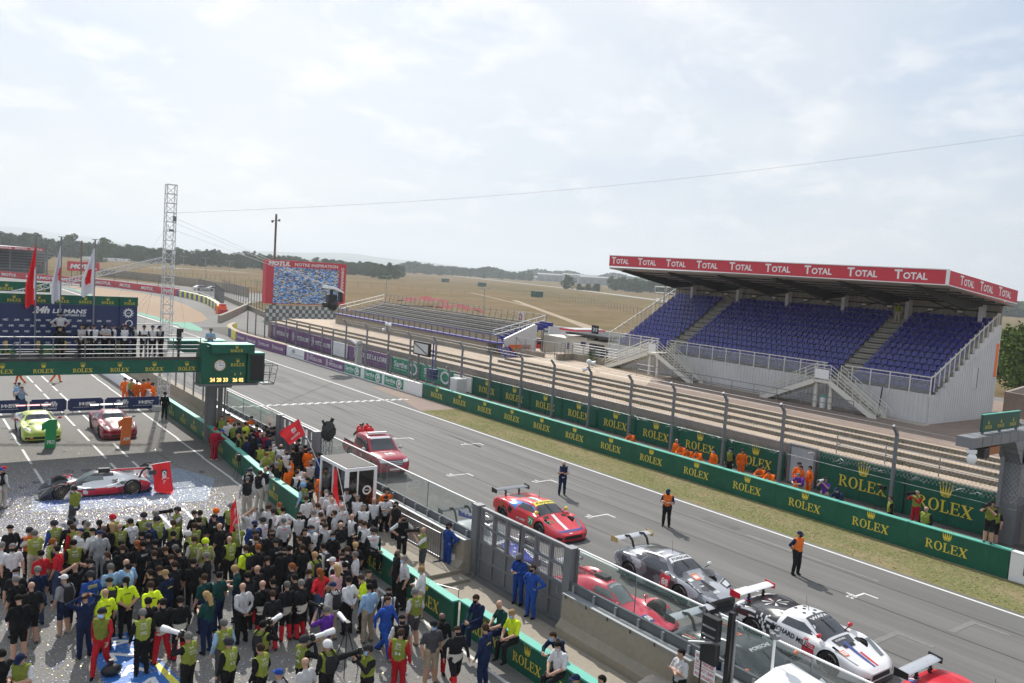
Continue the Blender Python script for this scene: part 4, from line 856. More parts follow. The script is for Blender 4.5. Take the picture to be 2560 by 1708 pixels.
# flag poles with flags
def hang_flag(x, ztop, label, mats, spread, zb):
    ztop = 4.5+(ztop-4.5)*KB; zb = 4.5+(zb-4.5)*KB; spread *= KB; root = empty('flag', KT((x,55.6,4.5)), 0, label, 'flag', 'flags behind the podium'); g = MB(); g.tube((0,0,0),(0,0,ztop-4.5),.045,'galv',6); g.box((0,0,ztop-4.5),(.3,.06,.04),'steel_d'); g.obj('flag_pole', root)
    g = MB(); H = ztop-.5-4.5; B = zb-4.5
    def fn(u, v): z = H+(B-H)*v; wd = spread*(.08+.92*min(1,v*1.5)); return (-wd*u-.02, -.12*math.sin(u*9)*min(1,v*2)-.05, z+.12*math.sin(u*6)*v)
    nu, nv = 14, 22; vs = [fn(i/nu, j/nv) for j in range(nv+1) for i in range(nu+1)]
    for j in range(nv):
        for i in range(nu):
            u, v = (i+.5)/nu, (j+.5)/nv; k = j*(nu+1)+i; m = mats(u, v); g.add([vs[k],vs[k+1],vs[k+nu+2],vs[k+nu+1]], [(0,1,2,3)], m, smooth=True)
    g.obj('cloth', root)
M('flag_white', (.72,.72,.78), .8, var=.04); M('flag_red', (.78,.02,.03), .7, var=.05)
hang_flag(6.95, 11.4, 'red and white flag hanging on the left pole above the podium', lambda u, v: 'flag_white' if (u < .25 and .42 < v < .72) or (u<.12 and .35<v<.9) else 'flag_red', .52, 7.25)
hang_flag(8.24, 11.42, 'white flag with hidden red disc on the middle pole', lambda u, v: 'flag_red' if (u-.1)**2*1.2+(v-.52)**2*3 < .06 else 'flag_white', .46, 7.55)
hang_flag(10.06, 11.4, 'white flag showing half its red disc on the right pole', lambda u, v: 'flag_red' if (u-.45)**2*1.5+(v-.62)**2*5 < .14 and u > .3 else 'flag_white', .70, 8.0)
# clock and timing sign -----------------------------------------
sroot = empty('clock_sign', KT((16.6,50.6,3)), 0, 'green clock and timing sign box at the end of the bridge', 'clock sign')
def sg(name, fn, mat=None):
    g = MB(); fn(g); k_ = KT((16.6,50.6,3)); g.v = [(w[0]-k_[0], w[1]-k_[1], w[2]-k_[2]) for w in map(KT, g.v)]; return g.obj(name, sroot)
Sg = lambda x, y: r1(x, y, BYF-.4)
x0, x1 = Sg(1700,1000).x, Sg(2068,1100).x; z0, z1 = Sg(1900,1338).z, Sg(1760,1085).z; F0 = BYF-.4
sg('box', lambda g: (g.bx(x0,x1,F0,F0+1.1,z0,z1+.4,'green'), g.bx(x0-.02,x0+.28,F0-.02,F0+1.12,z0-.02,z1+.62,'green')))
hx0, hx1 = Sg(1765,1040).x, Sg(2122,1050).x; sg('header', lambda g: (g.bx(hx0,hx1,F0-.35,F0+1.1,z1+.02,z1+.52,'green'), g.bx(hx0,hx1,F0-.35,F0+1.1,z1+.525,z1+.55,'green_cap')))
dx0, dx1 = Sg(2095,1100).x, Sg(2218,1100).x; dz0, dz1 = Sg(2150,1325).z, Sg(2150,1085).z
sg('display', lambda g: (g.bx(dx0-.12,dx1,F0-.1,F0+1.0,dz0,dz1,'green'), g.bx(dx0+.04,dx1-.05,F0-.13,F0-.1,dz0+.1,dz1-.12,'black'), g.bx(dx0-.1,dx1,F0-.1,F0+1.0,dz1+.002,dz1+.03,'green_cap')))
FS = lambda x, z, d=.02: frame((x, F0-d, z), (1,0,0), (0,0,1))
cl = Sg(1845,1187)
def clock(g):
    T = FS(cl.x, cl.z, .03); v, f = _ring(0,0,.34,.34,.30,.30,0,6.283,28); g.add([(a[0],a[1],0) for a in v], f, 'trophy', T)
    g.poly([(.30*math.cos(i*.2244),.30*math.sin(i*.2244),-.002) for i in range(28)], 'white', T)
    for i in range(12): a = i*math.pi/6; g.poly([(math.cos(a+d)*r_, math.sin(a+d)*r_, .004) for r_, d in ((.21,-.07),(.27,-.05),(.27,.05),(.21,.07))], 'dark', T)
    g.poly([(-.012,0,.008),(.012,0,.008),(.005,.24,.008),(-.02,.24,.008)], 'black', T); g.poly([(0,-.012,.011),(.22,-.01,.011),(.22,.01,.011),(0,.012,.011)], 'black', T)
sg('clock', clock)
def sgl(g):
    p = Sg(1995,1185); rolex(g, FS(p.x, p.z-.07), .85, 'gold'); p = Sg(1972,1070); rolex(g, frame((p.x, F0-.37, z1+.10),(1,0,0),(0,0,1)), .75, 'gold')
    p = Sg(1972,1262); put_text(g,'I',FS(p.x,p.z),.05,.16,'gold'); p = Sg(2020,1258); put_text(g,'P',FS(p.x,p.z),.08,.16,'gold')
sg('lettering', sgl)
def digits(g):
    for x, t in ((1782,'24'),(1837,'28'),(1892,'33'),(1971,'26'),(2022,'02')): p = Sg(x,1308); put_text(g,t,FS(p.x,p.z,.03),.29,.25,'digit',.05)
sg('digits', digits)
sg('base_frame', lambda g: (g.bx(x0-.1,dx1-.3,F0+.0,F0+1.0,z0-.16,z0-.02,'steel_d'), g.bx(x0+1,x0+1.9,F0+.2,F0+.8,z0-.3,z0-.16,'steel_d')))
def basket(g):
    a, b_, c, d = dx1+.02, dx1+.75, F0+.1, F0+1.0
    for z, e in ((3.2,0),(3.75,.12),(4.3,.2)):
        g.path([(a,c,z),(b_+e,c,z),(b_+e,d,z),(a,d,z)], .022, 'steel_d', 4)
    for x in (a,(a+b_)/2,b_): g.tube((x,c,3.2),(x+(.2 if x==b_ else .05),c,4.3),.02,'steel_d',4); g.tube((x,d,3.2),(x+(.2 if x==b_ else .05),d,4.3),.02,'steel_d',4)
    g.bx(a,b_,c,d,3.1,3.17,'steel_d')
sg('basket', basket)
z0 = KT((0,0,z0))[2]; pr = empty('bridge_pillar', (15.15,48.3,0), 0, 'dark steel pillar carrying the clock sign', 'pillar'); g = MB(); g.tube((-.12,0,0),(-.12,0,z0-.16),.33,'steel_d',16); g.obj('column', pr); g = MB(); g.beam((.42,0,0),(.42,0,z0-.16),.2,.25,'steel_d'); g.tube((.62,-.2,0),(.62,-.2,z0-.2),.05,'steel_d',6); g.obj('side_column', pr)
g = MB(); g.bx(15.3,18.6,57.5,59,3.9,5.0,'green'); g.bx(15.2,18.8,57.4,59.1,5.0,5.07,'green_cap'); g.v = [KT(v) for v in g.v]; tag(g.obj('start_platform'), 'green box platform on the bridge behind the clock sign', 'platform')
root = empty('rear_board', (4,70,0), 0, 'small green board with crowned lettering behind the podium backdrop', 'board'); g = MB(); g.bx(-10,5.7,0,.2,7.33,8.04,'green'); g.obj('panel', root); g = MB(); [g.tube((x,.3,0),(x,.3,7.4),.1,'steel_d',5) for x in (-8,-3)]; g.obj('support', root)
g = MB(); [rolex(g, frame((x,-.012,7.42),(1,0,0),(0,0,1)), .85, 'gold') for x in (-1.1,.85,2.9,5.0)]; g.obj('lettering', root)
# covered camera on the bridge rail
p = r1(1497,1115,BYF+.5); g = MB(); g.tube((0,0,0),(0,0,1.2),.07,'black',6); g.beam((0,0,.9),(0,0,1.35),.22,.2,'black'); g.box((.05,0,1.45),(.3,.2,.2),'black'); tag(g.obj('covered_camera', None, KT(p)), 'black wrapped camera on a stand at the bridge rail', 'camera')
# ================================================================ truss tower with stay
def truss(g, a, b_, w, step, mat='white', r=.035, diag=True):
    a, b_ = Vector(a), Vector(b_); d = (b_-a).normalized(); up = Vector((0,1,0)) if abs(d.z) > .8 else Vector((0,0,1)); s_ = d.cross(up).normalized()*w/2; u = s_.cross(d).normalized()*w/2
    cs = [s_+u, s_-u, -s_-u, -s_+u]; L_ = (b_-a).length; k = max(1, int(L_/step))
    for c in cs: g.tube(a+c, b_+c, r, mat, 5)
    for i in range(k+1):
        p = a+(b_-a)*i/k
        for j in range(4):
            g.tube(p+cs[j], p+cs[(j+1)%4], r*.7, mat, 4)
            if diag and i < k: q = a+(b_-a)*(i+1)/k; g.tube(p+cs[j], q+cs[(j+1)%4], r*.6, mat, 4)
TB = Vector((15.35,59.8,0)); root = empty('truss_tower', TB, 0, 'tall white lattice camera tower behind the bridge', 'tower')
M('truss_white', (.62,.62,.63), .4, .3, var=.05)
g = MB(); truss(g, (0,0,.35), (.1,0,15.5), .62, .62, 'truss_white', .03); g.obj('mast', root)
g = MB(); g.box((0,0,.17),(1.5,1.5,.34),'box_white'); g.obj('base', root)
g = MB()
for z in (8.6,9.9,10.9,3.2,4.4,5.6,6.8): g.box((-.33,-.33,z),(.14,.14,.22),'white'); g.box((.33,-.33,z),(.14,.14,.22),'white')
g.box((.3,-.3,13.2),(.2,.2,.35),'galv'); g.box((.1,-.35,12.4),(.3,.15,.15),'galv'); g.obj('winch', root)
g = MB(); truss(g, (-.3,0,10.4), (-26,0,2.6), .3, .5, 'truss_white', .022); g.obj('stay', root)
g = MB()
for e in ((-4,-3,4.6),(-3,3,4.6),(-6,8,0),(5,10,0),(-2.6,-3.6,4.5)): g.tube((0,0,12.8 if e[2] < 4.55 else 9.5), e, .006, 'steel_d', 3)
g.obj('guy_wire', root)
# long overhead cable and the suspended camera
g = MB(); a, b_ = TB+Vector((.3,0,13.6)), GY(2700, 318, 20)
pts = [a+(b_-a)*t+Vector((0,0,-.9*math.sin(math.pi*t))) for t in [i/24 for i in range(25)]]; g.path(pts, .007, 'galv', 4); tag(g.obj('overhead_cable'), 'long thin cable crossing the sky above the grandstand roof', 'cable')
cp_ = Vector((36.8,71.9,4.9)); c_ = GX(828, 752, 36.8)
root = empty('cable_camera', c_, 0, 'white topped black camera hanging from cables over the track', 'camera'); k = c_.y/40
g = MB(); g.add([(-.75,0,.9),(0,-.5,.85),(.95,-.1,.55),(.7,.45,.6),(-.3,.5,.9),(-.7,0,1.05),(0,-.4,1.05),(.85,-.1,.72),(.65,.35,.75),(-.3,.4,1.05)], [(4,3,2,1,0),(5,6,7,8,9),(0,1,6,5),(1,2,7,6),(2,3,8,7),(3,4,9,8),(4,0,5,9)], 'white'); g.v = [tuple(q*1.45 for q in v) for v in g.v]; g.obj('cover', root)
g = MB(); g.tube((0,0,.9),(0,0,.3),.14,'black',8); g.box((0,0,.15),(.75,.6,.7),'black'); g.ball((.1,-.1,-.35),.48,'black',10,6); g.tube((0,-.1,-.3),(-.8,-.3,-.35),.22,'black',8); g.box((.8,0,.35),(.3,.3,.9),'black'); g.v = [tuple(q*1.25 for q in v) for v in g.v]; g.obj('gimbal', root)
g = MB(); t0 = TB+Vector((.2,0,13.0))-c_
for e in (t0, t0+Vector((0,0,-.5)), t0+Vector((0,0,.35))): g.tube((0,0,1.4), e, .014, 'white', 3)
g.obj('cable', root)
# ================================================================ pit wall
PXW = 16.75
M('conc_wall', (.36,.32,.26), .85, var=.1, scale=1.2)
def pitwall(y0, y1, label, glass=(), rail=True, gz=2.55):
    yc = (y0+y1)/2; root = empty('pit_wall', (PXW,yc,0), 0, label, 'wall')
    g = MB(); vs = []
    for y in (y0-yc, y1-yc): vs += [(0-.22,y,0),(.85,y,0),(.85,y,.25),(.6,y,.6),(.55,y,1.25),(0,y,1.25),(-.02,y,.5),(-.22,y,.28)]
    g.add(vs, [tuple(range(8)),tuple(range(8,16))[::-1]]+[(i,8+i,8+(i+1)%8,(i+1)%8) for i in range(8)], 'concrete'); g.obj('concrete_base', root)
    if rail:
        g = MB(); g.bx(-.03,.28,y0-yc,y1-yc,1.25,1.30,'steel'); g.bx(.34,.44,y0-yc,y1-yc,1.25,1.56,'steel_d')
        y = y0-yc+.3
        while y < y1-yc: g.bx(.27,.35,y,y+.08,1.3,1.52,'steel'); g.bx(-.036,-.028,y,y+.05,1.18,1.29,'dark'); y += .93
        g.obj('steel_rail', root)
    if glass:
        a, b_ = glass; n = max(1, round((b_-a)/3.1)); rl = MB(); 
        for i in range(n):
            p, q = a+(b_-a)*i/n-yc, a+(b_-a)*(i+1)/n-yc; g = MB(); g.bx(.52,.54,p+.02,q-.02,1.4,gz,'pane'); g.obj('glass_pane', root)
        rl.bx(.50,.56,a-yc,b_-yc,gz+.002,gz+.035,'white'); 
        for i in range(n+1): y = a+(b_-a)*i/n-yc; rl.bx(.55,.58,y-.012,y+.012,1.3,gz,'galv')
        rl.bx(.50,.57,a-yc-.04,a-yc,1.25,gz+.03,'galv'); rl.bx(.50,.57,b_-yc,b_-yc+.04,1.25,gz+.05,'steel_d'); rl.obj('glass_frame', root)
    return root
pitwall(43.3, 55, 'concrete pit wall with glass screen near the clock pillar', (43.4,52.3), gz=2.4)
pitwall(55.1, 100, 'long bare concrete pit wall running away past the start line', None, rail=False)
pitwall(24.1, 38.2, 'concrete pit wall with glass screen beside the white booth', (24.3,37.9))
pitwall(13.45, 18.6, 'concrete pit wall with glass screen in front of the red prototype', (13.6,18.6), gz=2.6)
pitwall(3, 13.1, 'concrete pit wall with glass screen at the bottom right corner', (5,13.05), gz=2.6)
g = MB(); [g.tube((16.9,y,1.25),(16.9,y,2.9),.06,'galv',5) for y in np.arange(56,88,2.2)]; [g.tube((16.9,56,z),(16.9,88,z),.02,'galv',4) for z in (1.8,2.4,2.9)]; tag(g.obj('pit_fence'), 'line of grey fence posts on the pit wall past the bridge', 'fence')
# gates
def gate(y0, y1, leaves, label, zt=2.55, mesh=True):
    yc = (y0+y1)/2; root = empty('track_gate', (17.25,yc,0), 0, label, 'gate'); L_ = (y1-y0)
    g = MB()
    for y in (y0,y1): g = MB(); g.bx(-.2,.14,y-yc-.17,y-yc+.17,0,zt+.06,'galv'); g.bx(-.23,-.2,y-yc-.2,y-yc+.2,0,.08,'steel'); g.obj('gate_post', root)
    w = (L_-.4)/leaves
    for k in range(leaves):
        a = -L_/2+.2+k*w; g = MB(); zm = 1.3; b_ = a+w-.05
        for z in (.08,.68,zm,1.9,zt-.03): g.bx(-.08,.05,a,b_,z-.05,z+.05,'galv')
        n = 3
        for i in range(n+1): y = a+(b_-a)*i/n; g.bx(-.085,.06,y-.05,y+.05,.0,zt,'galv')
        if mesh:
            y = a+.05
            while y < b_: g.bx(-.01,.0,y,y+.012,zm,zt,'galv'); y += .09
            z = zm
            while z < zt: g.bx(-.012,.0,a,b_,z,z+.01,'galv'); z += .075
        leaf = g.obj('gate_leaf', root); g = MB(); g.bx(-.03,.0,a,b_,.05,zm,'galv' if mesh else 'steel_d'); g.obj('lower_panel', leaf)
        g = MB(); g.tube((-.14,a+.25,.95),(-.14,a+.25,1.2),.015,'steel',5); g.obj('handle', leaf)
gate(18.85, 24.0, 2, 'large grey steel gate with mesh top, two blue overalls standing before it')
gate(38.35, 43.2, 2, 'grey open barred gate behind the waving red flag', 2.45, False)
# concrete end step and small things at the near gate
g = MB(); g.bx(15.1,16.6,24.0,30,0,.25,'concrete'); g.bx(15.1,16.6,23.4,24.0,0,.12,'concrete'); tag(g.obj('concrete_step'), 'raised concrete ledge with steps beside the pit wall left of the gate', 'step')
g = MB(); g.path([(0,0,.28),(.5,-1.0,.28)], .02, 'steel', 5); g.path([(0,0,0),(0,0,.28)], .02,'steel',5); g.path([(.5,-1.0,0),(.5,-1.0,.28)], .02,'steel',5); tag(g.obj('rail_hoop', None, (14.95,23.4,0)), 'low bent steel hoop on the paving behind the near green wall', 'rail')
g = MB(); g.box((0,0,0),(.02,.45,.3),'white'); o = tag(g.obj('number_plate', None, (16.7,25.0,1.0)), 'small white plate on the pit wall left of the gate', 'sign'); q = MB(); put_text(q,'DC2',side_T(-.014,0,0),.3,.1,'black'); q.obj('lettering', o)
g = MB(); g.box((0,0,0),(.12,.22,.22),'box_white'); tag(g.obj('junction_box', None, (16.65,24.7,.5)), 'little white junction box low on the pit wall', 'electrical box')
# ---------------------------------------------------------------- near green wall of the pit lane
def nearwall(pts, h, label, texts, w, zt=.28):
    c = (Vector(pts[0])+Vector(pts[-1]))/2; root = empty('pit_lane_wall', (c.x,c.y,0), 0, label, 'barrier'); g = MB(); cpp = MB(); t = MB()
    for a, b_ in zip(pts, pts[1:]):
        a, b_ = Vector((a[0]-c.x,a[1]-c.y,0)), Vector((b_[0]-c.x,b_[1]-c.y,0)); g.beam(a+Vector((.1,0,h/2)), b_+Vector((.1,0,h/2)), .16, h, 'green'); cpp.beam(a+Vector((.1,0,h+.025)), b_+Vector((.1,0,h+.025)), .30, .05, 'green_cap')
    g.obj('wall_panel', root); cpp.obj('top_cap', root)
    for y in texts:
        for a, b_ in zip(pts, pts[1:]):
            if a[1] >= y >= b_[1]:
                k = (a[1]-y)/(a[1]-b_[1]); x = a[0]+(b_[0]-a[0])*k; d = Vector((b_[0]-a[0], b_[1]-a[1], 0)).normalized(); n = d.cross(Vector((0,0,1))); rolex(t, frame((x-c.x,y-c.y,zt)+Vector((0,0,0)).to_tuple() if False else (x-c.x+n.x*.0+d.x*0, y-c.y, zt), d, (0,0,1)) , w, 'gold')
    if t.v: t.obj('lettering', root)
nearwall([(15.0,58.5),(14.86,48.5),(13.95,37.2),(13.76,31.6)], 1.08, 'green pit lane wall below the clock sign, its far part', (56.2,53.4,51.0,48.6,44.9,41.6,35.2), 1.2)
nearwall([(13.95,27.3),(13.85,20.3)], .92, 'green pit lane wall where people stand before the gate', (25.9,22.0), 1.7, .22)
nearwall([(14.05,20.25),(14.1,12)], .95, 'nearest green pit lane wall with people sitting on it', (18.9,16.9,14.9), 1.25, .25)
nearwall([(14.8,120),(14.8,60.5)], 1.0, 'white pit lane wall behind the orange marshals', (), 1)
for o in COL.objects:
    if o.get('label') == 'white pit lane wall behind the orange marshals':
        for ch in [c for c in o.children if c.data.materials]: ch.data.materials[0] = MATS['white']
# ---------------------------------------------------------------- banners across the pit lane
bx = [(GY(a*K1,1010,60).x, GY(b_*K1,1010,60).x, t) for a, b_, t in ((-90,235,'WEC'),(250,560,'24h'),(569,866,'WEC'),(876,1130,'24h'),(1072,1338,'WEC'))]
for i, (a, b_, t) in enumerate(bx):
    w = b_-a; y = 60.2-.12*i; g = MB(); g.prism([(-w/2+.1,0),(w/2-.1,0),(w/2-.1,.04),(-w/2+.1,.04)],.12,.95,'blue_board'); g.prism([(-w/2,0.001),(w/2,0.001),(w/2,.039),(-w/2,.039)],.22,.85,'blue_board')
    root = empty('lane_banner', ((a+b_)/2,y,0), 0, 'dark blue banner across the pit lane, %s from the left' % ('first','second','third','fourth','fifth')[i], 'banner', 'blue banners across the pit lane'); g.obj('cloth', root)
    g = MB(); [g.tube((x,.1,0),(x,.1,.9),.02,'galv',4) for x in (-w/2+.3,w/2-.3)]; [g.tube((x,-.25,.02),(x,.4,.02),.02,'galv',4) for x in (-w/2+.3,w/2-.3)]; g.obj('stand', root)
    g = MB()
    if t == '24h': put_text(g,'24h',frame((.1,-.012,.62),(1,0,0),(0,0,1)),.85,.34,'white',.05,.3); put_text(g,'LE MANS',frame((.1,-.012,.32),(1,0,0),(0,0,1)),.8,.13,'white',.03,.1)
    else: put_text(g,'WEC',frame((.1,-.012,.58),(1,0,0),(0,0,1)),1.0,.24,'white',.05,.4); put_text(g,'FIA WORLD ENDURANCE',frame((-.1,-.012,.36),(1,0,0),(0,0,1)),1.3,.06,'white')
    g.obj('lettering', root)
# number one boards
M('sign_green', (.01,.30,.09), .5, var=.04); M('sign_orange', (.72,.17,.03), .5, var=.04)
for x, y, m, t, lb in ((7.06,49.9,'sign_green','PRO','green upright number 1 board reading PRO before the yellow car'),(10.75,49.5,'sign_orange','AM','orange upright number 1 board reading AM before the red car')):
    root = empty('number_board', (x,y,0), .12, lb, 'number board'); g = MB(); out1 = [(-.28,0),(.24,0),(.3,1.55),(-.1,1.55),(-.42,1.32),(-.42,.98),(-.22,1.08)]; n = len(out1)
    g.add([(p[0],-.08,p[1]) for p in out1]+[(p[0],.08,p[1]) for p in out1], [tuple(range(n)),tuple(range(n,2*n))[::-1]]+[(i,n+i,n+(i+1)%n,(i+1)%n) for i in range(n)], m); g.obj('panel', root)
    g = MB(); put_text(g,t,frame((.0,-.09,.33),(1,0,0),(0,0,1)),.36,.22,'white',.02); g.obj('lettering', root)
# carpets
M('carpet_white', (.20,.25,.31), .75, var=.15, scale=2); M('carpet_blue', (.02,.10,.32), .5, var=.1); M('carpet_sky', (.03,.16,.50), .6, var=.1)
flat('podium_carpet', [(11.5,36.9),(12.9,40.4),(11.9,43.2),(8.5,43.4),(5.2,41.2),(4.7,38.0),(6.8,37.5)], .011, 'carpet_white')
flat('podium_carpet_blue', [(9.8,38.6),(10.2,41.4),(5.6,41.2),(5.0,38.4)], .015, 'carpet_blue')
g = MB(); g.poly([(4.55,24.75,.012),(5.65,24.75,.012),(6.15,20.8,.012),(4.35,20.8,.012)], 'carpet_sky'); g.poly([(5.62,23.3,.016),(5.74,23.3,.016),(6.05,21,.016),(5.85,21,.016)], 'yellow')
for i, s_ in enumerate('SNAM'): put_text(g, s_, Matrix(((.2,0,0,5.15+i*.02),(0,.2,0,24.3-i*.95),(0,0,1,.017),(0,0,0,1))) @ Matrix.Diagonal((5,5,1,1)), .75, .55, 'white', .03)
struct('start_carpet', g)
# confetti, uncountable
random.seed(11); g = MB(); M('conf_w', (.62,.62,.68), .5, var=0); M('conf_g', (.70,.58,.22), .3, .3, var=0); M('conf_b', (.12,.14,.55), .3, var=0); M('conf_l', (.38,.42,.72), .3, var=0)
for k in range(46000):
    if k < 37000: x = random.gauss(6.6,3.6); y = random.gauss(38.0,3.6)
    else: x = random.gauss(5,3.5); y = random.uniform(18,36)
    if not (-1 < x < 13.6 and 17 < y < 49.5): continue
    if x > 12.2+random.random()*1.4: continue
    s_ = random.uniform(.014,.030); a = random.random()*6.28; t = random.gauss(0,.35); c, s2 = math.cos(a)*s_, math.sin(a)*s_; z = .02+abs(t)*s_
    g.add([(x-c,y-s2,z-t*s_*.5),(x+s2*.7,y-c*.7,z),(x+c,y+s2,z+t*s_*.5),(x-s2*.7,y+c*.7,z)], [(0,1,2,3)], random.choice(('conf_w','conf_l','conf_g','conf_b','conf_l','conf_w')))
tag(g.obj('confetti'), kind='stuff')
# ---------------------------------------------------------------- timing booth
root = empty('marshal_booth', (15.8,31.8,0), 0, 'white framed glass booth with a dark flat roof beside the pit wall', 'booth'); X, Y, H = .64, 1.22, 2.45
g = MB()
for sx in (-1,1):
    for sy in (-1,1): g.bx(sx*X-.07,sx*X+.07,sy*Y-.07,sy*Y+.07,0,H,'white')
g.bx(-X-.07,X+.07,-Y-.07,Y+.07,H,H+.14,'white'); g.bx(-X-.03,X+.03,-Y-.03,Y+.03,.0,.12,'white'); g.bx(-X-.075,-X-.02,-.03,.03,0,H,'white'); g.bx(-.2,-.14,-Y-.075,-Y-.02,0,H,'white'); g.obj('frame', root)
g = MB(); g.bx(-X+.0,X,-Y+.0,Y,H+.142,H+.16,'dark'); g.obj('roof', root)
M('tint', (.02,.016,.013), .08, var=.0, spec=.6)
g = MB(); g.bx(-X-.03,-X-.015,-Y+.08,-.04,.15,H,'tint'); g.bx(-X-.03,-X-.015,.04,Y-.08,.15,H,'tint'); g.bx(X+.015,X+.03,-Y+.08,Y-.08,.15,H,'tint'); g.bx(-X+.08,X-.08,Y+.01,Y+.03,.15,H,'tint'); g.obj('side_window', root)
g = MB(); g.bx(-.13,X-.08,-Y-.03,-Y-.015,.15,H,'tint'); g.bx(-X+.08,-.21,-Y-.03,-Y-.015,.15,H,'tint'); d = g.obj('door', root)
g = MB(); v, f = _ring(0,0,.2,.2,.13,.13,0,6.283,18); g.add([(a[0],a[1],0) for a in v], f, 'white', frame((.28,-Y-.036,1.6),(1,0,0),(0,0,1))); put_text(g,'FIA',frame((.28,-Y-.036,1.6),(1,0,0),(0,0,1)),.18,.07,'white'); g.bx(-X+.12,-X+.26,-Y-.04,-Y-.035,1.1,1.3,'white'); g.obj('emblem', d)
# shrouded camera on a small truss
root = empty('shrouded_camera', (16.1,34.6,0), 0, 'black plastic wrapped camera head on a short truss beside the booth', 'camera')
g = MB(); truss(g, (0,0,0), (0,0,2.9), .3, .45, 'galv', .018); g.obj('stand', root); g = MB()
g.sheet(lambda u, v: ((.30+.06*math.sin(u*31+v*9))*math.sin(math.pi*(.06+.94*v))**.5*math.cos(u*6.2832), (.30+.06*math.sin(u*23+v*11))*math.sin(math.pi*(.06+.94*v))**.5*math.sin(u*6.2832), 3.75-.95*v), 20, 12, 'black'); g.tube((-.2,0,3.6),(-.32,0,3.85),.06,'black',5); g.tube((.1,.05,3.6),(.2,0,3.9),.09,'black',5); g.obj('cover', root)
# timing board and posts at the bottom
c3 = lambda x, y: (1500+x*K2, 1308+y*K2)
root = empty('pit_board', (15.2,11.65,0), 0, 'black framed pit screen rack on a pole behind the warning sign', 'screen rack')
g = MB(); g.bx(-.1,.06,-.2,.24,2.98,3.5,'black'); g.bx(-.14,-.1,-.16,.2,3.26,3.29,'steel'); g.bx(-.14,-.1,-.16,.2,3.06,3.09,'steel'); g.obj('upper_screen', root)
g = MB(); g.bx(-.1,.06,-.2,.24,2.4,2.9,'black'); g.obj('lower_screen', root); g = MB(); g.tube((0,.26,0),(0,.26,3.45),.02,'black',6); g.bx(.15,.27,-.40,-.28,0,3.7,'black'); g.tube((.28,-.42,0),(.28,-.42,3.5),.035,'galv',8); g.tube((-.2,.5,2.75),(-.1,-.1,2.95),.035,'steel',8); g.obj('pole', root)
g = MB(); g.tube((0,0,0),(0,0,2.6),.032,'white',8); g.tube((0,0,2.6),(0,0,2.68),.12,'galv',10); g.box((-.1,0,2.7),(.12,.1,.08),'galv'); g.box((.12,.05,2.7),(.1,.1,.08),'galv'); tag(g.obj('sensor_pole', None, GX(1938, 1590, 16.3)-Vector((0,0,2.65))), 'white pole with round sensor head in front of the dark orange striped car', 'pole')
p = GX(1762, 1670, 15.6)
g = MB(); g.box((0,0,0),(.02,.62,.62),'white'); root = tag(g.obj('warning_sign', None, p), 'white sign with red letters not to lean forward', 'sign'); t = MB()
for i, s_ in enumerate(('INTERDICTION','DE SE PENCHER','DO NOT LEAN','FORWARD')): put_text(t, s_, side_T(-.014,0,.22-.14*i-(.03 if i > 1 else 0)), .54, .085, 'red_board', .02)
t.bx(-.013,-.011,-.29,.29,-.01,.005,'red_board'); t.obj('lettering', root)
# tent corner and covered cart
A_, B_, C_ = G(1939,1668,2.6), G(1800,1766,2.2), G(2150,1764,2.2); D_ = G(1975,1900,2.2); E_ = B_+C_-D_; g = MB(); o = Vector((A_.x,A_.y,0))
g.add([v-o for v in (A_,B_,D_,C_,E_)]+[v-o-Vector((0,0,.22)) for v in (B_,D_,C_,E_)], [(0,1,2),(0,2,3),(0,3,4),(0,4,1),(1,5,6,2),(2,6,7,3),(3,7,8,4),(4,8,5,1)], 'white'); [g.tube((v.x-o.x,v.y-o.y,0),(v.x-o.x,v.y-o.y,2.15),.025,'galv',5) for v in (B_,C_,D_,E_)]
tag(g.obj('canopy_tent', None, o), 'white pitched canopy tent at the bottom right edge', 'tent')
p = G(*c3(480,1480), .9); root = empty('covered_cart', (p.x+.1,p.y-.35,-.12), .2, 'small white cart under a dark grey cover at the bottom edge', 'cart'); g = MB(); g.box((0,0,.45),(.65,.9,.8),'box_white'); g.obj('body', root); g = MB(); g.sheet(lambda u, v: ((u-.5)*.85, (v-.5)*1.1, .93-.14*(abs(u-.5)*2)**3-.1*(abs(v-.5)*2)**4+.02*math.sin(u*9+v*7)), 10, 12, 'dark'); g.obj('cover', root)
# crowd fence blue rails near pit wall
def crowd_rail(loc, rz, l, mat, label):
    g = MB()
    for z in (.15,1.05): g.tube((-l/2,0,z),(l/2,0,z),.022,mat,5)
    n = int(l/.16)
    for i in range(n+1): g.tube((-l/2+i*l/n,0,.15),(-l/2+i*l/n,0,1.05),.009,mat,4)
    for x in (-l/2,l/2): g.tube((x,0,0),(x,0,1.1),.022,mat,5); g.tube((x,-.3,.02),(x,.3,.02),.02,mat,4)
    tag(g.obj('crowd_barrier', None, loc, rz), label, 'barrier', 'crowd control barriers')
crowd_rail((16.3,27.2,.25), R(-88), 4.2, 'blue_board', 'dark blue barred crowd barrier against the pit wall behind the photographer')
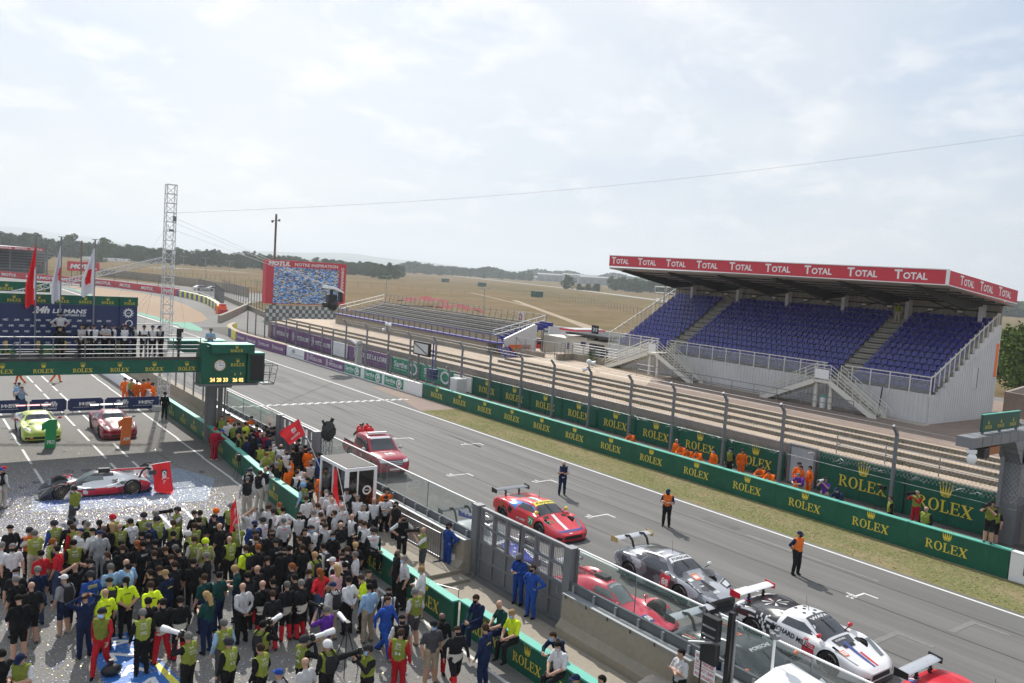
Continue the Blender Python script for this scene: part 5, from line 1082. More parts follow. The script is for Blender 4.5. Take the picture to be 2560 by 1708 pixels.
# ---------------------------------------------------------------- right hand gantry
root = empty('overhead_gantry', (41.9,15.95,0), 0, 'grey steel gantry arm reaching over the track from the right edge', 'gantry')
g = MB(); g.bx(-.35,1.1,-.45,.45,0,4.6,'galv'); g.add([(-.35,-.45,3.8),(-1.3,-.45,4.95),(1.1,-.45,4.95),(1.1,-.45,3.8),(-.35,.45,3.8),(-1.3,.45,4.95),(1.1,.45,4.95),(1.1,.45,3.8)], [(0,1,2,3)[::-1],(4,5,6,7),(0,4,5,1),(2,6,7,3),(1,5,6,2)], 'galv'); g.obj('column', root)
g = MB(); g.bx(-5.3,3,-.35,.35,4.93,5.38,'galv'); [g.bx(-5.3+i*.9,-5.27+i*.9,-.36,.36,4.92,5.39,'steel_d') for i in range(1,9)]; g.obj('arm', root)
g = MB(); g.bx(-3.85,-.1,-.05,.05,5.48,6.24,'green_d'); [g.bx(x-.03,x+.03,-.05,.05,5.38,5.5,'steel_d') for x in (-3.7,-2,-.3)]; g.bx(-3.87,-.1,-.06,.06,6.24,6.27,'green_cap'); sgn = g.obj('sign_board', root)
g = MB(); [rolex(g, frame((x,-.062,5.62),(1,0,0),(0,0,1)), .66, 'gold') for x in (-3.3,-2.05,-.8)]; g.obj('lettering', sgn)
g = MB(); g.box((-5.2,-.3,4.8),(.3,.3,.16),'white'); g.ball((-5.25,-.35,4.5),.2,'white',10,7,sc=(1,1,1.25)); g.obj('dome_lamp', root)
g = MB(); g.bx(-4.1,-3.6,-.35,.3,4.4,4.85,'black'); g.bx(-3.6,-2.5,-.3,.3,4.5,4.85,'rust'); g.tube((-2.5,0,4.9),(-3.6,0,4.5),.06,'black',5); g.obj('signal_box', root)
# ================================================================ far grandstand at the left
root = empty('far_grandstand', (22,300,0), 0, 'distant covered stand with red fascia lettering at the left edge', 'grandstand')
def fg(name, fn):
    g = MB(); fn(g); g.v = [(v[0]-22, v[1]-300, v[2]) for v in g.v]; return g.obj(name, root)
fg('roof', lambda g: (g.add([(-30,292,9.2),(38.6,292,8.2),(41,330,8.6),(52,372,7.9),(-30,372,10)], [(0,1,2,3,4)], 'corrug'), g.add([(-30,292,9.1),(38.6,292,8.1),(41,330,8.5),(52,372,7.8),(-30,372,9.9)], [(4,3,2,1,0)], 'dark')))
fg('fascia', lambda g: g.bx(-30,38.6,291.8,292,8.05,8.9,'red_board'))
fg('lettering', lambda g: [put_text(g,'MOTUL',frame((x,291.75,8.45),(1,0,0),(0,0,1)),3.2,.55,'white',.04) for x in np.arange(12,38,4.1)])
fg('seating', lambda g: [g.bx(-30,36+j*.8,296+j*2.2,297+j*2.2,1.3+.4*j,1.9+.4*j,('bleach','steel_d')[j%2]) for j in range(14)])
fg('column', lambda g: [g.bx(x,x+.5,298,298.6,0,8.3,'galv') for x in (2,16,30,40)])
fg('back_wall', lambda g: (g.bx(-30,44,330,330.5,0,8.2,'steel_d'), g.bx(36.5,37,296,330,0,4.5,'green_d')))
p0 = GY(567*K1,560+312*K1,250)
root = empty('advert_board', (42.5,250,0), 0, 'red roadside board with white lettering seen between the flags', 'board'); g = MB(); g.bx(-3.9,3.9,0,.3,3.7,6.25,'red_board'); g.obj('panel', root); g = MB(); put_text(g,'MOTUL',frame((0,-.05,4.95),(1,0,0),(0,0,1)),6.6,1.3,'white',.06,.2); g.obj('lettering', root); g = MB(); [g.tube((x,.3,0),(x,.3,3.8),.12,'steel_d',5) for x in (-2.8,2.8)]; g.obj('post', root)
# parked cars far away, simple small saloon
M('glass_dark', (.02,.025,.03), .08, var=0, spec=.8)
def far_car(loc, rz, col, label, l=4.4, group=None):
    root = empty('parked_car', loc, rz, label, 'car', group); g = MB()
    prof = [(-2.2,.3),(2.2,.3),(2.2,.72),(1.35,.88),(.7,1.38),(-1.0,1.42),(-1.9,1.0),(-2.2,.9)]; n = 8; h = .87
    g.add([(x,-h if z < 1 else -h*.8,z) for x, z in prof]+[(x,h if z < 1 else h*.8,z) for x, z in prof], [tuple(range(n)),tuple(range(n,2*n))[::-1]]+[(i,n+i,n+(i+1)%n,(i+1)%n) for i in range(n)], col); g.obj('body', root)
    g = MB(); g.add([(1.36,-.66,.9),(1.36,.66,.9),(.72,.62,1.36),(.72,-.62,1.36)],[(0,1,2,3)],'glass_dark',Matrix.Translation((.02,0,.01))); g.add([(1.2,-.83,.92),(.68,-.73,1.32),(-.95,-.73,1.36),(-1.75,-.82,1.0)],[(3,2,1,0)],'glass_dark',Matrix.Translation((0,-.02,0))); g.add([(1.2,.83,.92),(.68,.73,1.32),(-.95,.73,1.36),(-1.75,.82,1.0)],[(0,1,2,3)],'glass_dark',Matrix.Translation((0,.02,0))); g.obj('window', root)
    for x in (-1.35,1.35):
        for y in (-.85,.85): g = MB(); g.tube((x,y-.1,.33),(x,y+.1,.33),.33,'black',12); g.obj('wheel', root)
M('car_grey', (.18,.19,.2), .35, .4, var=.03); M('car_white', (.7,.7,.7), .35, var=.02)
for (px, py), rz, c, l in (((502,726),.3,'car_white','white car parked on the road behind the curve, farther of two'),((536,728),.2,'car_white','white car parked on the road behind the curve, nearer the fence')): p = G(*((px, py))); far_car(p, rz, c, l, group='white cars behind the curve')
far_car((62.3,76.9,2.0), 2.2, 'car_grey', 'dark grey car parked by the pale wall beside the bleacher'); far_car((61.6,74.5,2.0), 2.4, 'red', 'red and white car parked behind the dark arrow sign')
# far hangars
for px, d, w, h, m, l in ((1400,1380,75,11,'galv','long grey hangar at the far edge of the airfield, left'),(1450,1330,55,13,'steel','taller grey hangar in the middle of the far row'),(1500,1280,62,11,'galv','grey hangar at the right of the far row beside trees'),(1335,1450,120,5,'box_white','long low white building on the far horizon behind the stand')):
    p = AT(px, d); rz = math.atan2(p.y, p.x)-math.pi/2; root = empty('hangar', p, rz, l, 'building'); g = MB(); g.bx(-w/2,w/2,-12,12,0,h,m); g.obj('wall', root); g = MB(); g.add([(-w/2,-12.5,h),(w/2,-12.5,h),(w/2,0,h+2),(-w/2,0,h+2),(w/2,12.5,h),(-w/2,12.5,h)], [(0,1,2,3),(3,2,4,5)], 'steel_d'); g.obj('roof', root)
    g = MB(); [g.bx(-w/2+4+i*12,-w/2+11+i*12,-12.2,-12,.2,h*.7,'steel_d') for i in range(int(w/12))]; g.obj('door', root)
for px, d, l in ((1346,395,'dark green cabin at the diagonal field fence'),(1207,560,'small green cabin on the field, middle one'),(1115,640,'green cabin farthest left on the field track')):
    p = AT(px, d); g = MB(); g.box((0,0,1.4),(5,3,2.6),'green_d'); g.box((0,0,2.8),(5.3,3.3,.2),'steel_d'); tag(g.obj('cabin', None, p), l, 'cabin')
# white vans / camp far left under the trees
random.seed(21)
for k in range(14):
    p = AT(212+k*8.3, 650+random.uniform(-8,8)); g = MB(); g.box((0,0,1.3),(5.5,2.2,2.2),'car_white'); g.box((2.9,0,.9),(.8,2.1,1.3),'car_white'); g.bx(2.0,3.25,-1.12,1.12,1.3,1.9,'glass_dark')
    tag(g.obj('parked_van', None, p, random.random()*3), 'distant white van parked under the tree line at left', 'van', 'white vans under the far trees')
# ================================================================ trees
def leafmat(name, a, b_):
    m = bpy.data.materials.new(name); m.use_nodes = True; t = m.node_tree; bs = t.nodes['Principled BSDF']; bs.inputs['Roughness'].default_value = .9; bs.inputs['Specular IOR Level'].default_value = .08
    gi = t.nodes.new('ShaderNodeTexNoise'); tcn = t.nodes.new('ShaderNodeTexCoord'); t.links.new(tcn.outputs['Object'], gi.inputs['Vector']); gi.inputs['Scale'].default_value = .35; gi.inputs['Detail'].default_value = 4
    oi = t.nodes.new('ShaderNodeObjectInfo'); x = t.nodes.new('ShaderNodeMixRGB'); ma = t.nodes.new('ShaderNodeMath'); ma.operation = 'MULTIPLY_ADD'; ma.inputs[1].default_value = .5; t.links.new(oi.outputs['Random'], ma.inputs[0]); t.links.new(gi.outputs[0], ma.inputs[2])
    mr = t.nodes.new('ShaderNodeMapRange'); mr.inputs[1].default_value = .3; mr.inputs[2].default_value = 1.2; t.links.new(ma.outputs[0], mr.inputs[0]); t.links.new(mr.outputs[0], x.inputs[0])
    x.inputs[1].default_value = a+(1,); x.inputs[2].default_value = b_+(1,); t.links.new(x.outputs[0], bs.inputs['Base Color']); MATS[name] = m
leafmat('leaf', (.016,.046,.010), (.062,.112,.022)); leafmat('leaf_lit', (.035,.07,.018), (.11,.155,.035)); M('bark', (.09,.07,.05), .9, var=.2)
def crown_mb(seed, H, Wd, nleaf, ls, blobs, base=.18, mat='leaf'):
    rnd = random.Random(seed); g = MB(); cs = []
    for i in range(blobs):
        t = i/max(1, blobs-1); z = H*(base+.12+.68*t); rr = Wd*.5*math.sin(math.pi*(.18+.70*t))**.8; a = rnd.random()*6.28; d = rr*rnd.uniform(.15,.7); cs.append((d*math.cos(a), d*math.sin(a), z, max(.14*Wd, rr*rnd.uniform(.45,.75))))
    for k in range(nleaf):
        c = rnd.choice(cs); th = rnd.random()*6.283; ph = math.acos(rnd.uniform(-1,1)); r_ = c[3]*(.55+.45*rnd.random()**.5)*(1+.12*math.sin(th*5+c[2])); n = Vector((math.sin(ph)*math.cos(th), math.sin(ph)*math.sin(th), math.cos(ph)*.85))
        p = Vector(c[:3])+n*r_; q = (n+Vector((rnd.gauss(0,.5),rnd.gauss(0,.5),rnd.gauss(0,.5)))).normalized(); u = q.orthogonal().normalized()*ls*rnd.uniform(.6,1.3); v = q.cross(u)*rnd.uniform(.5,.9)
        g.add([p-u,p-v*.9,p+u,p+v*.9], [(0,1,2,3)], mat)
    return g, cs
def trunk_mb(H, Wd, cs, r_):
    g = MB(); g.tube((0,0,-.3),(0,0,H*.45),r_,'bark',7,r_*.6)
    for c in cs[::2]: g.tube((0,0,H*.28),(c[0],c[1],c[2]),r_*.4,'bark',4,r_*.12)
    return g
PROT = []
for sd_, (H, Wd, nl, ls, bl, bs_) in enumerate([(15,15,1500,.62,13,.02),(17,13,1400,.62,12,.03),(13,16,1500,.62,12,.0),(11,12,1200,.58,9,.0),(18,9,900,.6,9,.1),(9,14,1100,.6,8,-.03),(14,18,1600,.66,15,.0)]):
    g, cs = crown_mb(sd_+1, H, Wd, nl, ls, bl, bs_); PROT.append((g.mesh('crown'), trunk_mb(H, Wd, cs, .35).mesh('trunk'), H))
TREEK = ['broad rounded','tall full','wide spreading','small round','slender tall','low bushy','huge wide']
tree_list = []
def tree(px, d, h, k, area, z=0):
    cm, tm, H = PROT[k]; p = AT(px, d, z); root = empty('tree', p, (px*7.13)%6.28); s_ = h/H; root.scale = (s_*random.uniform(.9,1.15), s_*random.uniform(.9,1.15), s_)
    for nm, me in (('crown', cm), ('trunk', tm)): o = bpy.data.objects.new(nm, me); COL.objects.link(o); o.parent = root
    tree_list.append((px, root, k, area))
random.seed(4)
# left treeline (pixel bearing, distance, height, kind)
for px, h, k in ((-10,18,1),(12,17,0),(35,17,6),(58,18.5,1),(82,17.5,6),(105,14,2),(128,15,0),(150,13.5,3),(178,19,0),(196,14,3),(222,12,2),(240,13,3),(262,17.5,0),(281,14,3),(300,13,2),(322,14,1),(338,13.5,0),(360,12.5,3),(384,12,2),(403,12.5,3),(428,12,0),(447,13.5,0),(468,13,1),(490,12.5,2),(513,13,0),(535,14.2,1),(556,12.2,0),(577,12,3),(598,12.5,2),(617,15.5,1),(636,15,4),(655,13,0),(676,13.5,2),(700,12.5,0),(722,13.5,1),(742,13,6),(765,12,0),(790,13.5,1),(812,13,0),(833,12,2),(855,12.5,1),(878,11.5,2),(900,12.5,0),(925,12,2),(942,13,1)):
    tree(px, random.uniform(660,735), h*random.uniform(.95,1.05), k, 'in the left tree line beyond the field')
for px, d, h, k in ((248,600,6,5),(940,640,9.5,0),(958,630,11.5,0),(973,640,13.5,1),(990,640,12,0),(965,610,8,5)): tree(px, d, h, k, 'in the clump right of the big screen')
for px in range(1012,1330,15): tree(px+random.uniform(-3,3), random.uniform(1150,1300), random.uniform(12,17) if px < 1230 else random.uniform(10,13), random.choice((0,1,2,3)), 'in the far tree row at the horizon')
for px, d, h, k in ((1416,700,12.5,4),(1419,705,12,3),(1452,690,5.5,5),(1470,690,6,5),(1492,690,6.5,5),(1530,800,15,1),(1545,790,13,0),(1558,800,15,1),(1576,770,13,0),(1592,770,14,2),(1606,780,11,0),(1626,770,14,1),(1640,790,13,0),(1655,760,12,0),(1675,760,13,2),(1697,750,12,0),(1715,760,11,2)): tree(px, d, h, k, 'in the copse left of the grandstand roof')
tree_list.sort(key=lambda t: t[0])
cnt = {}
for px, root, k, area in tree_list: cnt.setdefault((k, area), []).append(root)
ORD = ['first','second','third','fourth','fifth','sixth','seventh','eighth','ninth','tenth','eleventh','twelfth','thirteenth','fourteenth','fifteenth','sixteenth','seventeenth','eighteenth','nineteenth','twentieth']
def ordn(i): return ORD[i] if i < 20 else '%dth' % (i+1)
for (k, area), l in cnt.items():
    for i, root in enumerate(l): tag(root, ('%s tree %s' % (TREEK[k], area)) + ('' if len(l) == 1 else ', %s such from left' % ordn(i)), 'tree', 'trees '+area)
# near tree at the right behind the stand
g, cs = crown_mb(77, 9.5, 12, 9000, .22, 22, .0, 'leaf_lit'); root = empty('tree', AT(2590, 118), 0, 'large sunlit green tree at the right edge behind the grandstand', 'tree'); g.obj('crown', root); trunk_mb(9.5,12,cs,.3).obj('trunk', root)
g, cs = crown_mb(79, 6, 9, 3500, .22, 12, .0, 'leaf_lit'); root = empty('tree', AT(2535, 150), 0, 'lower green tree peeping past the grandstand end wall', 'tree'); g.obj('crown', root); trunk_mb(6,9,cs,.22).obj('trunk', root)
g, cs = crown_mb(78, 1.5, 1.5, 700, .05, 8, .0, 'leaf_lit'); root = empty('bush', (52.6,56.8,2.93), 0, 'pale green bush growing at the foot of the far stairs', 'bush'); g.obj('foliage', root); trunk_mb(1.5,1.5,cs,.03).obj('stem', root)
# far woods and hills: masses nobody could count
g = MB(); rnd = random.Random(5)
def wood(px0, px1, d0, d1, hmin, hmax, n, ls=1.6):
    for i in range(n):
        px = rnd.uniform(px0, px1); d = rnd.uniform(d0, d1); p = AT(px, d); H = rnd.uniform(hmin, hmax)*(.75+.25*math.sin(px*.05)*math.sin(px*.013+1))
        z = H*rnd.random()**.7; q = Vector((rnd.gauss(0,1),rnd.gauss(0,1),rnd.gauss(0,1))).normalized(); u = q.orthogonal()*ls*rnd.uniform(.7,1.5); v = q.cross(u); c = p+Vector((0,0,z)); g.add([c-u,c-v,c+u,c+v], [(0,1,2,3)], 'leaf')
wood(-60,1010,760,860,9,13,14000); wood(1000,1330,1330,1450,12,17,7000,2.2); wood(1320,1760,1800,2000,17,25,8000,2.6); wood(1540,1760,880,980,9,13,3500); wood(1300,1800,1800,2100,16,22,6000,3); wood(2480,2620,900,1100,10,16,2500,2.4); wood(2490,2620,230,260,2,5,2500,.6)
tag(g.obj('distant_woods'), kind='stuff')
for nm, d, hs, m in (('hills', 5200, 95, 'hill'), ('hills', 7800, 150, 'hill')):
    M('hill', (.06,.085,.05), .95, var=.25, scale=.004); g = MB()
    def fn(u, v, d=d, hs=hs):
        px = -400+3600*u; p = AT(px, d+1500*v); e = (.55+.25*math.sin(px*.0031+d)+.2*math.sin(px*.0083+1)+.05*math.sin(px*.031))*(1.0 if px < 900 else max(.32, 1-(px-900)/700))
        return (p.x, p.y, -5+hs*e*math.sin(math.pi*min(1, v)/1.0*.5+.0) if v > 0 else -5)
    g.sheet(fn, 160, 8, 'hill'); struct(nm, g)
# ---------------------------------------------------------------- haze
m = bpy.data.materials.new('haze'); m.use_nodes = True; t = m.node_tree; t.nodes.clear(); o = t.nodes.new('ShaderNodeOutputMaterial'); v = t.nodes.new('ShaderNodeVolumePrincipled')
v.inputs['Color'].default_value = (.86,.93,1,1); v.inputs['Density'].default_value = .00025; v.inputs['Anisotropy'].default_value = .3; t.links.new(v.outputs[0], o.inputs['Volume']); MATS['haze'] = m
g = MB(); g.bx(-9900,9900,-400,9900,-12,260,'haze'); hz_ = tag(g.obj('haze'), kind='stuff')
# ================================================================ racing cars
def hermite(xs, ys, x):
    """smooth monotone-ish interpolation of columns ys over xs"""
    xs = np.array(xs, float); ys = np.array(ys, float); d = np.diff(ys, axis=0)/np.diff(xs)[:,None]; m = np.zeros_like(ys); m[0] = d[0]; m[-1] = d[-1]
    a, b_ = d[:-1], d[1:]; ok = a*b_ > 0; m[1:-1][ok] = (2*a*b_/(a+b_+1e-12))[ok]
    out = []
    for q in x:
        i = min(max(np.searchsorted(xs, q)-1, 0), len(xs)-2); h = xs[i+1]-xs[i]; t = (q-xs[i])/h
        out.append(ys[i]*(2*t**3-3*t**2+1)+m[i]*h*(t**3-2*t**2+t)+ys[i+1]*(-2*t**3+3*t**2)+m[i+1]*h*(t**3-t**2))
    return np.array(out)
def bspl(P, n):                                   # catmull-rom through the section points, sharper at the sill
    P = np.array(P); out = []; k = len(P)
    for i in range(k-1):
        p0 = P[i-1] if i > 0 else P[0]*[-1,1]+[0,0]; p1, p2 = P[i], P[i+1]; p3 = P[i+2] if i+2 < k else np.array([-P[k-2][0], P[k-2][1]])
        if i <= 1: p0 = p1; 
        if i == 0: p3 = p2
        for j in range(n): t = j/n; out.append(.5*((2*p1)+(-p0+p2)*t+(2*p0-5*p1+4*p2-p3)*t*t+(-p0+3*p1-3*p2+p3)*t**3))
    out.append(P[-1]); return np.array(out)
class Body:
    """lofted car body: stations (x, zb, wb, wm, zm, ws, zs, wr, zr, wc, zc, zt)"""
    def __init__(s, st, paint, nx=84, ns=4):
        xs = [q[0] for q in st]; X = np.linspace(xs[0], xs[-1], nx); V_ = hermite(xs, [q[1:] for q in st], X); s.vs = []; s.fs = []
        for x, q in zip(X, V_):
            zb, wb, wm, zm, ws, zs, wr, zr, wc, zc, zt = q; h = bspl([(0,zb),(wb,zb),(wm,zm),(ws,zs),(wr,zr),(wc,zc),(0,zt)], ns)
            ring = [(x, p[0], p[1]) for p in h]+[(x, -p[0], p[1]) for p in h[-2:0:-1]]; s.vs += ring
        n = len(ring); s.n = n
        for i in range(nx-1):
            for j in range(n): s.fs.append((i*n+j, (i+1)*n+j, (i+1)*n+(j+1)%n, i*n+(j+1)%n))
        s.fs += [tuple(range(n)), tuple(range((nx-1)*n, nx*n))[::-1]]
        s.paint = paint; s.bvh = BVHTree.FromPolygons([Vector(v) for v in s.vs], s.fs)
    def hit(s, p, axis, off=.006):
        d, o = {'T': ((0,0,-1), (p[0],p[1],3)), 'R': ((0,1,0), (p[0],-3,p[1])), 'L': ((0,-1,0), (p[0],3,p[1])), 'F': ((-1,0,0), (4,p[0],p[1])), 'B': ((1,0,0), (-4,p[0],p[1]))}[axis]
        r = s.bvh.ray_cast(Vector(o), Vector(d))
        if r[0] is None: return None
        return r[0]-Vector(d)*off
    def patch(s, mb, quad, axis, mat, n=8, m=4, off=.006):
        a, b_, c, d = [Vector(q) for q in quad]; vs = []; ok = []
        for j in range(m+1):
            for i in range(n+1):
                u, v = i/n, j/m; p = (a*(1-u)+b_*u)*(1-v)+(d*(1-u)+c*u)*v; h = s.hit(p, axis, off); ok.append(h is not None); vs.append(h or Vector((0,0,0)))
        fs = []
        for j in range(m):
            for i in range(n):
                f = (j*(n+1)+i, j*(n+1)+i+1, (j+1)*(n+1)+i+1, (j+1)*(n+1)+i)
                if all(ok[k] for k in f) and max((vs[f[0]]-vs[f[2]]).length, (vs[f[1]]-vs[f[3]]).length) < .6: fs.append(f)
        if fs: mb.add(vs, fs, mat, smooth=True)
    def text(s, mb, t, c, xd, w, h, axis, mat, bold=.02, off=.012, shear=0):
        vs, fs = fit_text(t, w, h, bold, shear); xd = Vector(xd).normalized(); yd = Vector((-xd.y, xd.x)); out = []
        if axis in 'L' or axis == 'F': pass
        for v in vs: p = Vector(c)+xd*v[0]+yd*v[1]; out.append(s.hit(p, axis, off))
        mb.add([q or Vector((0,0,0)) for q in out], [f for f in fs if all(out[i] is not None for i in f)], mat)
    def build(s, root, wheels, r=.345, w=.36, name='body'):
        mb = MB(); cs = [sum((Vector(s.vs[k]) for k in f[:4]), Vector())/4 for f in s.fs]
        for f, c in zip(s.fs, cs): mb.mi.append(mb.m(s.paint(c.x, abs(c.y), c.z, c.y)))
        mb.v = [tuple(v) for v in s.vs]; mb.f = [tuple(f)[::-1] for f in s.fs]; mb.sm = [True]*len(s.fs); mb.m('black')
        o = mb.obj(name); cut = MB()
        for x, y in wheels: yo = math.copysign(1.6, y); cut.tube((x, y-math.copysign(w*.75, y), r), (x, yo, r), r+.045, 'black', 28, smooth=False)
        c = cut.obj('cut'); md = o.modifiers.new('b', 'BOOLEAN'); md.object = c; md.solver = 'EXACT'; md.operation = 'DIFFERENCE'
        dg = bpy.context.evaluated_depsgraph_get(); me = bpy.data.meshes.new_from_object(o.evaluated_get(dg)); o.modifiers.clear(); o.data = me; me.name = name; bpy.data.objects.remove(c)
        try: me.set_sharp_from_angle(angle=R(38))
        except Exception: pass
        o.parent = root; return o
def wheel(root, x, y, r, w, rim='rim_dark', spokes=10, steer=0):
    out = math.copysign(1, y); g = MB(); n = 24; prof = [(-w/2,r*.62),(-w/2,r*.92),(-w/2+.03,r),(w/2-.03,r),(w/2,r*.92),(w/2,r*.62)]
    for a, b_ in zip(prof, prof[1:]):
        vs = []
        for q in (a, b_): vs += [(q[1]*math.sin(2*math.pi*i/n), q[0], q[1]*math.cos(2*math.pi*i/n)) for i in range(n)]
        g.add(vs, [(i,(i+1)%n,n+(i+1)%n,n+i) for i in range(n)], 'tyre', smooth=True)
    o = g.obj('wheel', root, (x, y, r), steer); k = MB(); yo = out*(w/2-.05)
    k.tube((0,yo-out*.12,0),(0,yo-out*.10,0), r*.64, 'black', 20); v, f = _ring(0,0,r*.66,r*.66,r*.58,r*.58,0,6.2832,24); k.add([(a[0],yo+out*.03,a[1]) for a in v], f, rim)
    for i in range(spokes):
        a = 2*math.pi*i/spokes; k.beam((0,yo-out*.02,0),(r*.6*math.sin(a),yo+out*.02,r*.6*math.cos(a)),.022,.022,rim)
    k.tube((0,yo-out*.04,0),(0,yo+out*.02,0),.06,rim,10); k.obj('rim', o)
    t = MB(); 
    for j in range(2):
        v, f = _ring(0,0,r*.86,r*.86,r*.78,r*.78,j*3.14+.5,j*3.14+1.6,6); t.add([(a[0],yo+out*.053,a[1]) for a in v], f, 'tyre_mark')
    t.obj('tyre_marking', o); return o
M('tyre', (.018,.018,.018), .8, var=.2); M('tyre_mark', (.35,.35,.33), .7, var=0); M('rim_dark', (.10,.10,.105), .35, .6, var=.05); M('rim_gold', (.25,.2,.14), .35, .6, var=.05)
def P_(name, rgb, rough=.28, **k): return M(name, rgb, rough, 0, .06, 1.5, coat=.5, **k)
P_('p_red', (.60,.018,.035)); P_('p_dred', (.28,.012,.03)); P_('p_yel', (.55,.66,.12)); P_('p_white', (.74,.75,.77)); P_('p_grey', (.15,.158,.18)); P_('p_dk', (.035,.037,.045)); P_('p_blk', (.02,.021,.025)); P_('p_or', (.85,.17,.03)); P_('p_blue', (.03,.22,.62)); P_('p_navy', (.03,.05,.26)); P_('p_pink', (.72,.05,.10)); P_('p_sil', (.55,.56,.58)); P_('p_grn', (.01,.25,.10)); P_('p_ylw', (.8,.65,.05)); P_('p_lite', (.40,.42,.46))
M('carbon', (.02,.02,.022), .35, var=.15, scale=8); M('lamp', (.75,.78,.8), .08, .3, var=0); M('g_car', (.03,.035,.045), .06, var=.1, spec=1.0); M('g_see', (.16,.19,.20), .08, var=.15, spec=.9)
def GT(kind):
    # x, zb, wb, wm, zm, ws, zs, wr, zr, wc, zc, zt
    if kind == 'mid':                              # mid engined coupe
        return [(-2.27,.42,.55,.82,.55,.80,.78,.66,.84,.3,.86,.86),(-2.18,.24,.80,.98,.50,.93,.82,.74,.90,.4,.92,.92),(-1.9,.14,.92,1.02,.55,.98,.90,.78,.93,.45,.95,.96),(-1.45,.10,.95,1.03,.55,.97,.95,.74,.96,.45,1.0,1.02),(-1.0,.08,.95,1.02,.52,.94,.88,.68,.97,.46,1.07,1.10),(-.5,.07,.93,.97,.48,.90,.82,.62,1.06,.45,1.15,1.18),(0,.07,.92,.95,.48,.88,.80,.60,1.10,.45,1.18,1.21),(.4,.07,.92,.96,.48,.88,.78,.64,.98,.45,1.10,1.13),(.8,.07,.94,1.0,.50,.91,.80,.66,.82,.46,.90,.92),(1.15,.08,.96,1.02,.50,.93,.80,.66,.72,.4,.74,.75),(1.5,.08,.96,1.02,.48,.92,.72,.62,.62,.35,.62,.62),(1.9,.08,.92,.98,.42,.86,.58,.56,.50,.3,.50,.50),(2.2,.09,.82,.88,.35,.72,.46,.45,.42,.2,.42,.42),(2.36,.10,.6,.62,.28,.5,.34,.3,.34,.15,.34,.34)]
    if kind == 'rear':                             # rear engined fastback
        return [(-2.22,.45,.5,.78,.58,.74,.74,.56,.82,.3,.85,.86),(-2.1,.28,.80,.98,.55,.93,.84,.70,.90,.4,.93,.94),(-1.8,.14,.92,1.02,.56,.97,.92,.72,.95,.4,1.0,1.01),(-1.4,.10,.95,1.03,.56,.96,.93,.68,1.0,.42,1.08,1.10),(-.9,.08,.94,1.0,.52,.93,.86,.64,1.06,.45,1.18,1.20),(-.4,.07,.92,.95,.50,.89,.84,.62,1.12,.46,1.23,1.25),(0,.07,.92,.95,.50,.89,.84,.62,1.12,.46,1.24,1.26),(.35,.07,.92,.96,.50,.89,.83,.64,1.04,.46,1.16,1.18),(.75,.08,.94,1.0,.52,.91,.83,.66,.86,.46,.95,.96),(1.0,.08,.95,1.02,.54,.93,.84,.66,.76,.44,.80,.81),(1.35,.08,.95,1.02,.54,.92,.82,.66,.68,.4,.70,.71),(1.75,.08,.93,.99,.48,.88,.72,.62,.60,.38,.62,.62),(2.05,.09,.88,.92,.40,.78,.56,.52,.52,.3,.53,.53),(2.28,.10,.68,.70,.32,.55,.40,.4,.40,.2,.41,.41)]
    return [(-2.22,.42,.55,.84,.58,.80,.80,.66,.90,.3,.93,.93),(-2.1,.24,.82,.98,.52,.92,.86,.72,.93,.4,.96,.96),(-1.75,.12,.92,1.02,.55,.96,.92,.72,.98,.44,1.02,1.03),(-1.35,.10,.94,1.02,.55,.94,.92,.66,1.05,.45,1.13,1.15),(-.9,.08,.93,.99,.52,.91,.86,.62,1.12,.46,1.21,1.23),(-.45,.07,.92,.95,.50,.89,.82,.62,1.13,.46,1.23,1.25),(-.05,.07,.92,.95,.50,.89,.82,.64,1.04,.46,1.15,1.17),(.35,.08,.93,.97,.50,.90,.82,.68,.88,.46,.94,.95),(.7,.08,.94,1.0,.52,.92,.82,.68,.80,.44,.84,.85),(1.2,.08,.96,1.02,.54,.93,.82,.66,.74,.4,.80,.80),(1.6,.08,.95,1.01,.52,.90,.76,.62,.68,.38,.74,.74),(1.95,.09,.92,.97,.45,.84,.64,.58,.58,.34,.62,.62),(2.2,.09,.86,.90,.36,.72,.48,.5,.46,.3,.48,.48),(2.3,.10,.7,.74,.28,.55,.36,.4,.36,.25,.37,.37)]
def wing(root, x, z, w, ch, mat, plate, neck='under', base=.95):
    ww = MB()
    def fn(u, v): t = u*2*math.pi; c = math.cos(t)*.5; return (x+ch*c*1.0, (v-.5)*w, z+.018*math.sin(t)-.05*(c-.0)**2*ch*2+.12*ch*(-c)+.03*ch)
    ww.sheet(fn, 14, 8, mat); o = ww.obj('rear_wing', root)
    for s_ in (-1,1):
        e = MB(); e.prism([(x-ch*.62,z-.14),(x+ch*.55,z-.12),(x+ch*.55,z+.05),(x-ch*.62,z+.09)], s_*w/2-.012, s_*w/2+.012, plate); e.v = [(v[0], v[2], v[1]) for v in e.v]; e.f = [f[::-1] for f in e.f]; e.obj('end_plate', o)
        n = MB(); y = s_*.38
        if neck == 'over': pts = [(x+.55,y,base-.05),(x+.38,y,z-.02),(x+.2,y,z+.09),(x-.02,y,z+.03)]
        else: pts = [(x+.30,y,base-.05),(x+.10,y,base+.02),(x+.16,y,z-.10),(x-.0,y,z-.01)]
        for a, b_ in zip(pts, pts[1:]): n.beam(a, b_, .035, .09, 'carbon')
        n.obj('wing_strut', o)
    return o
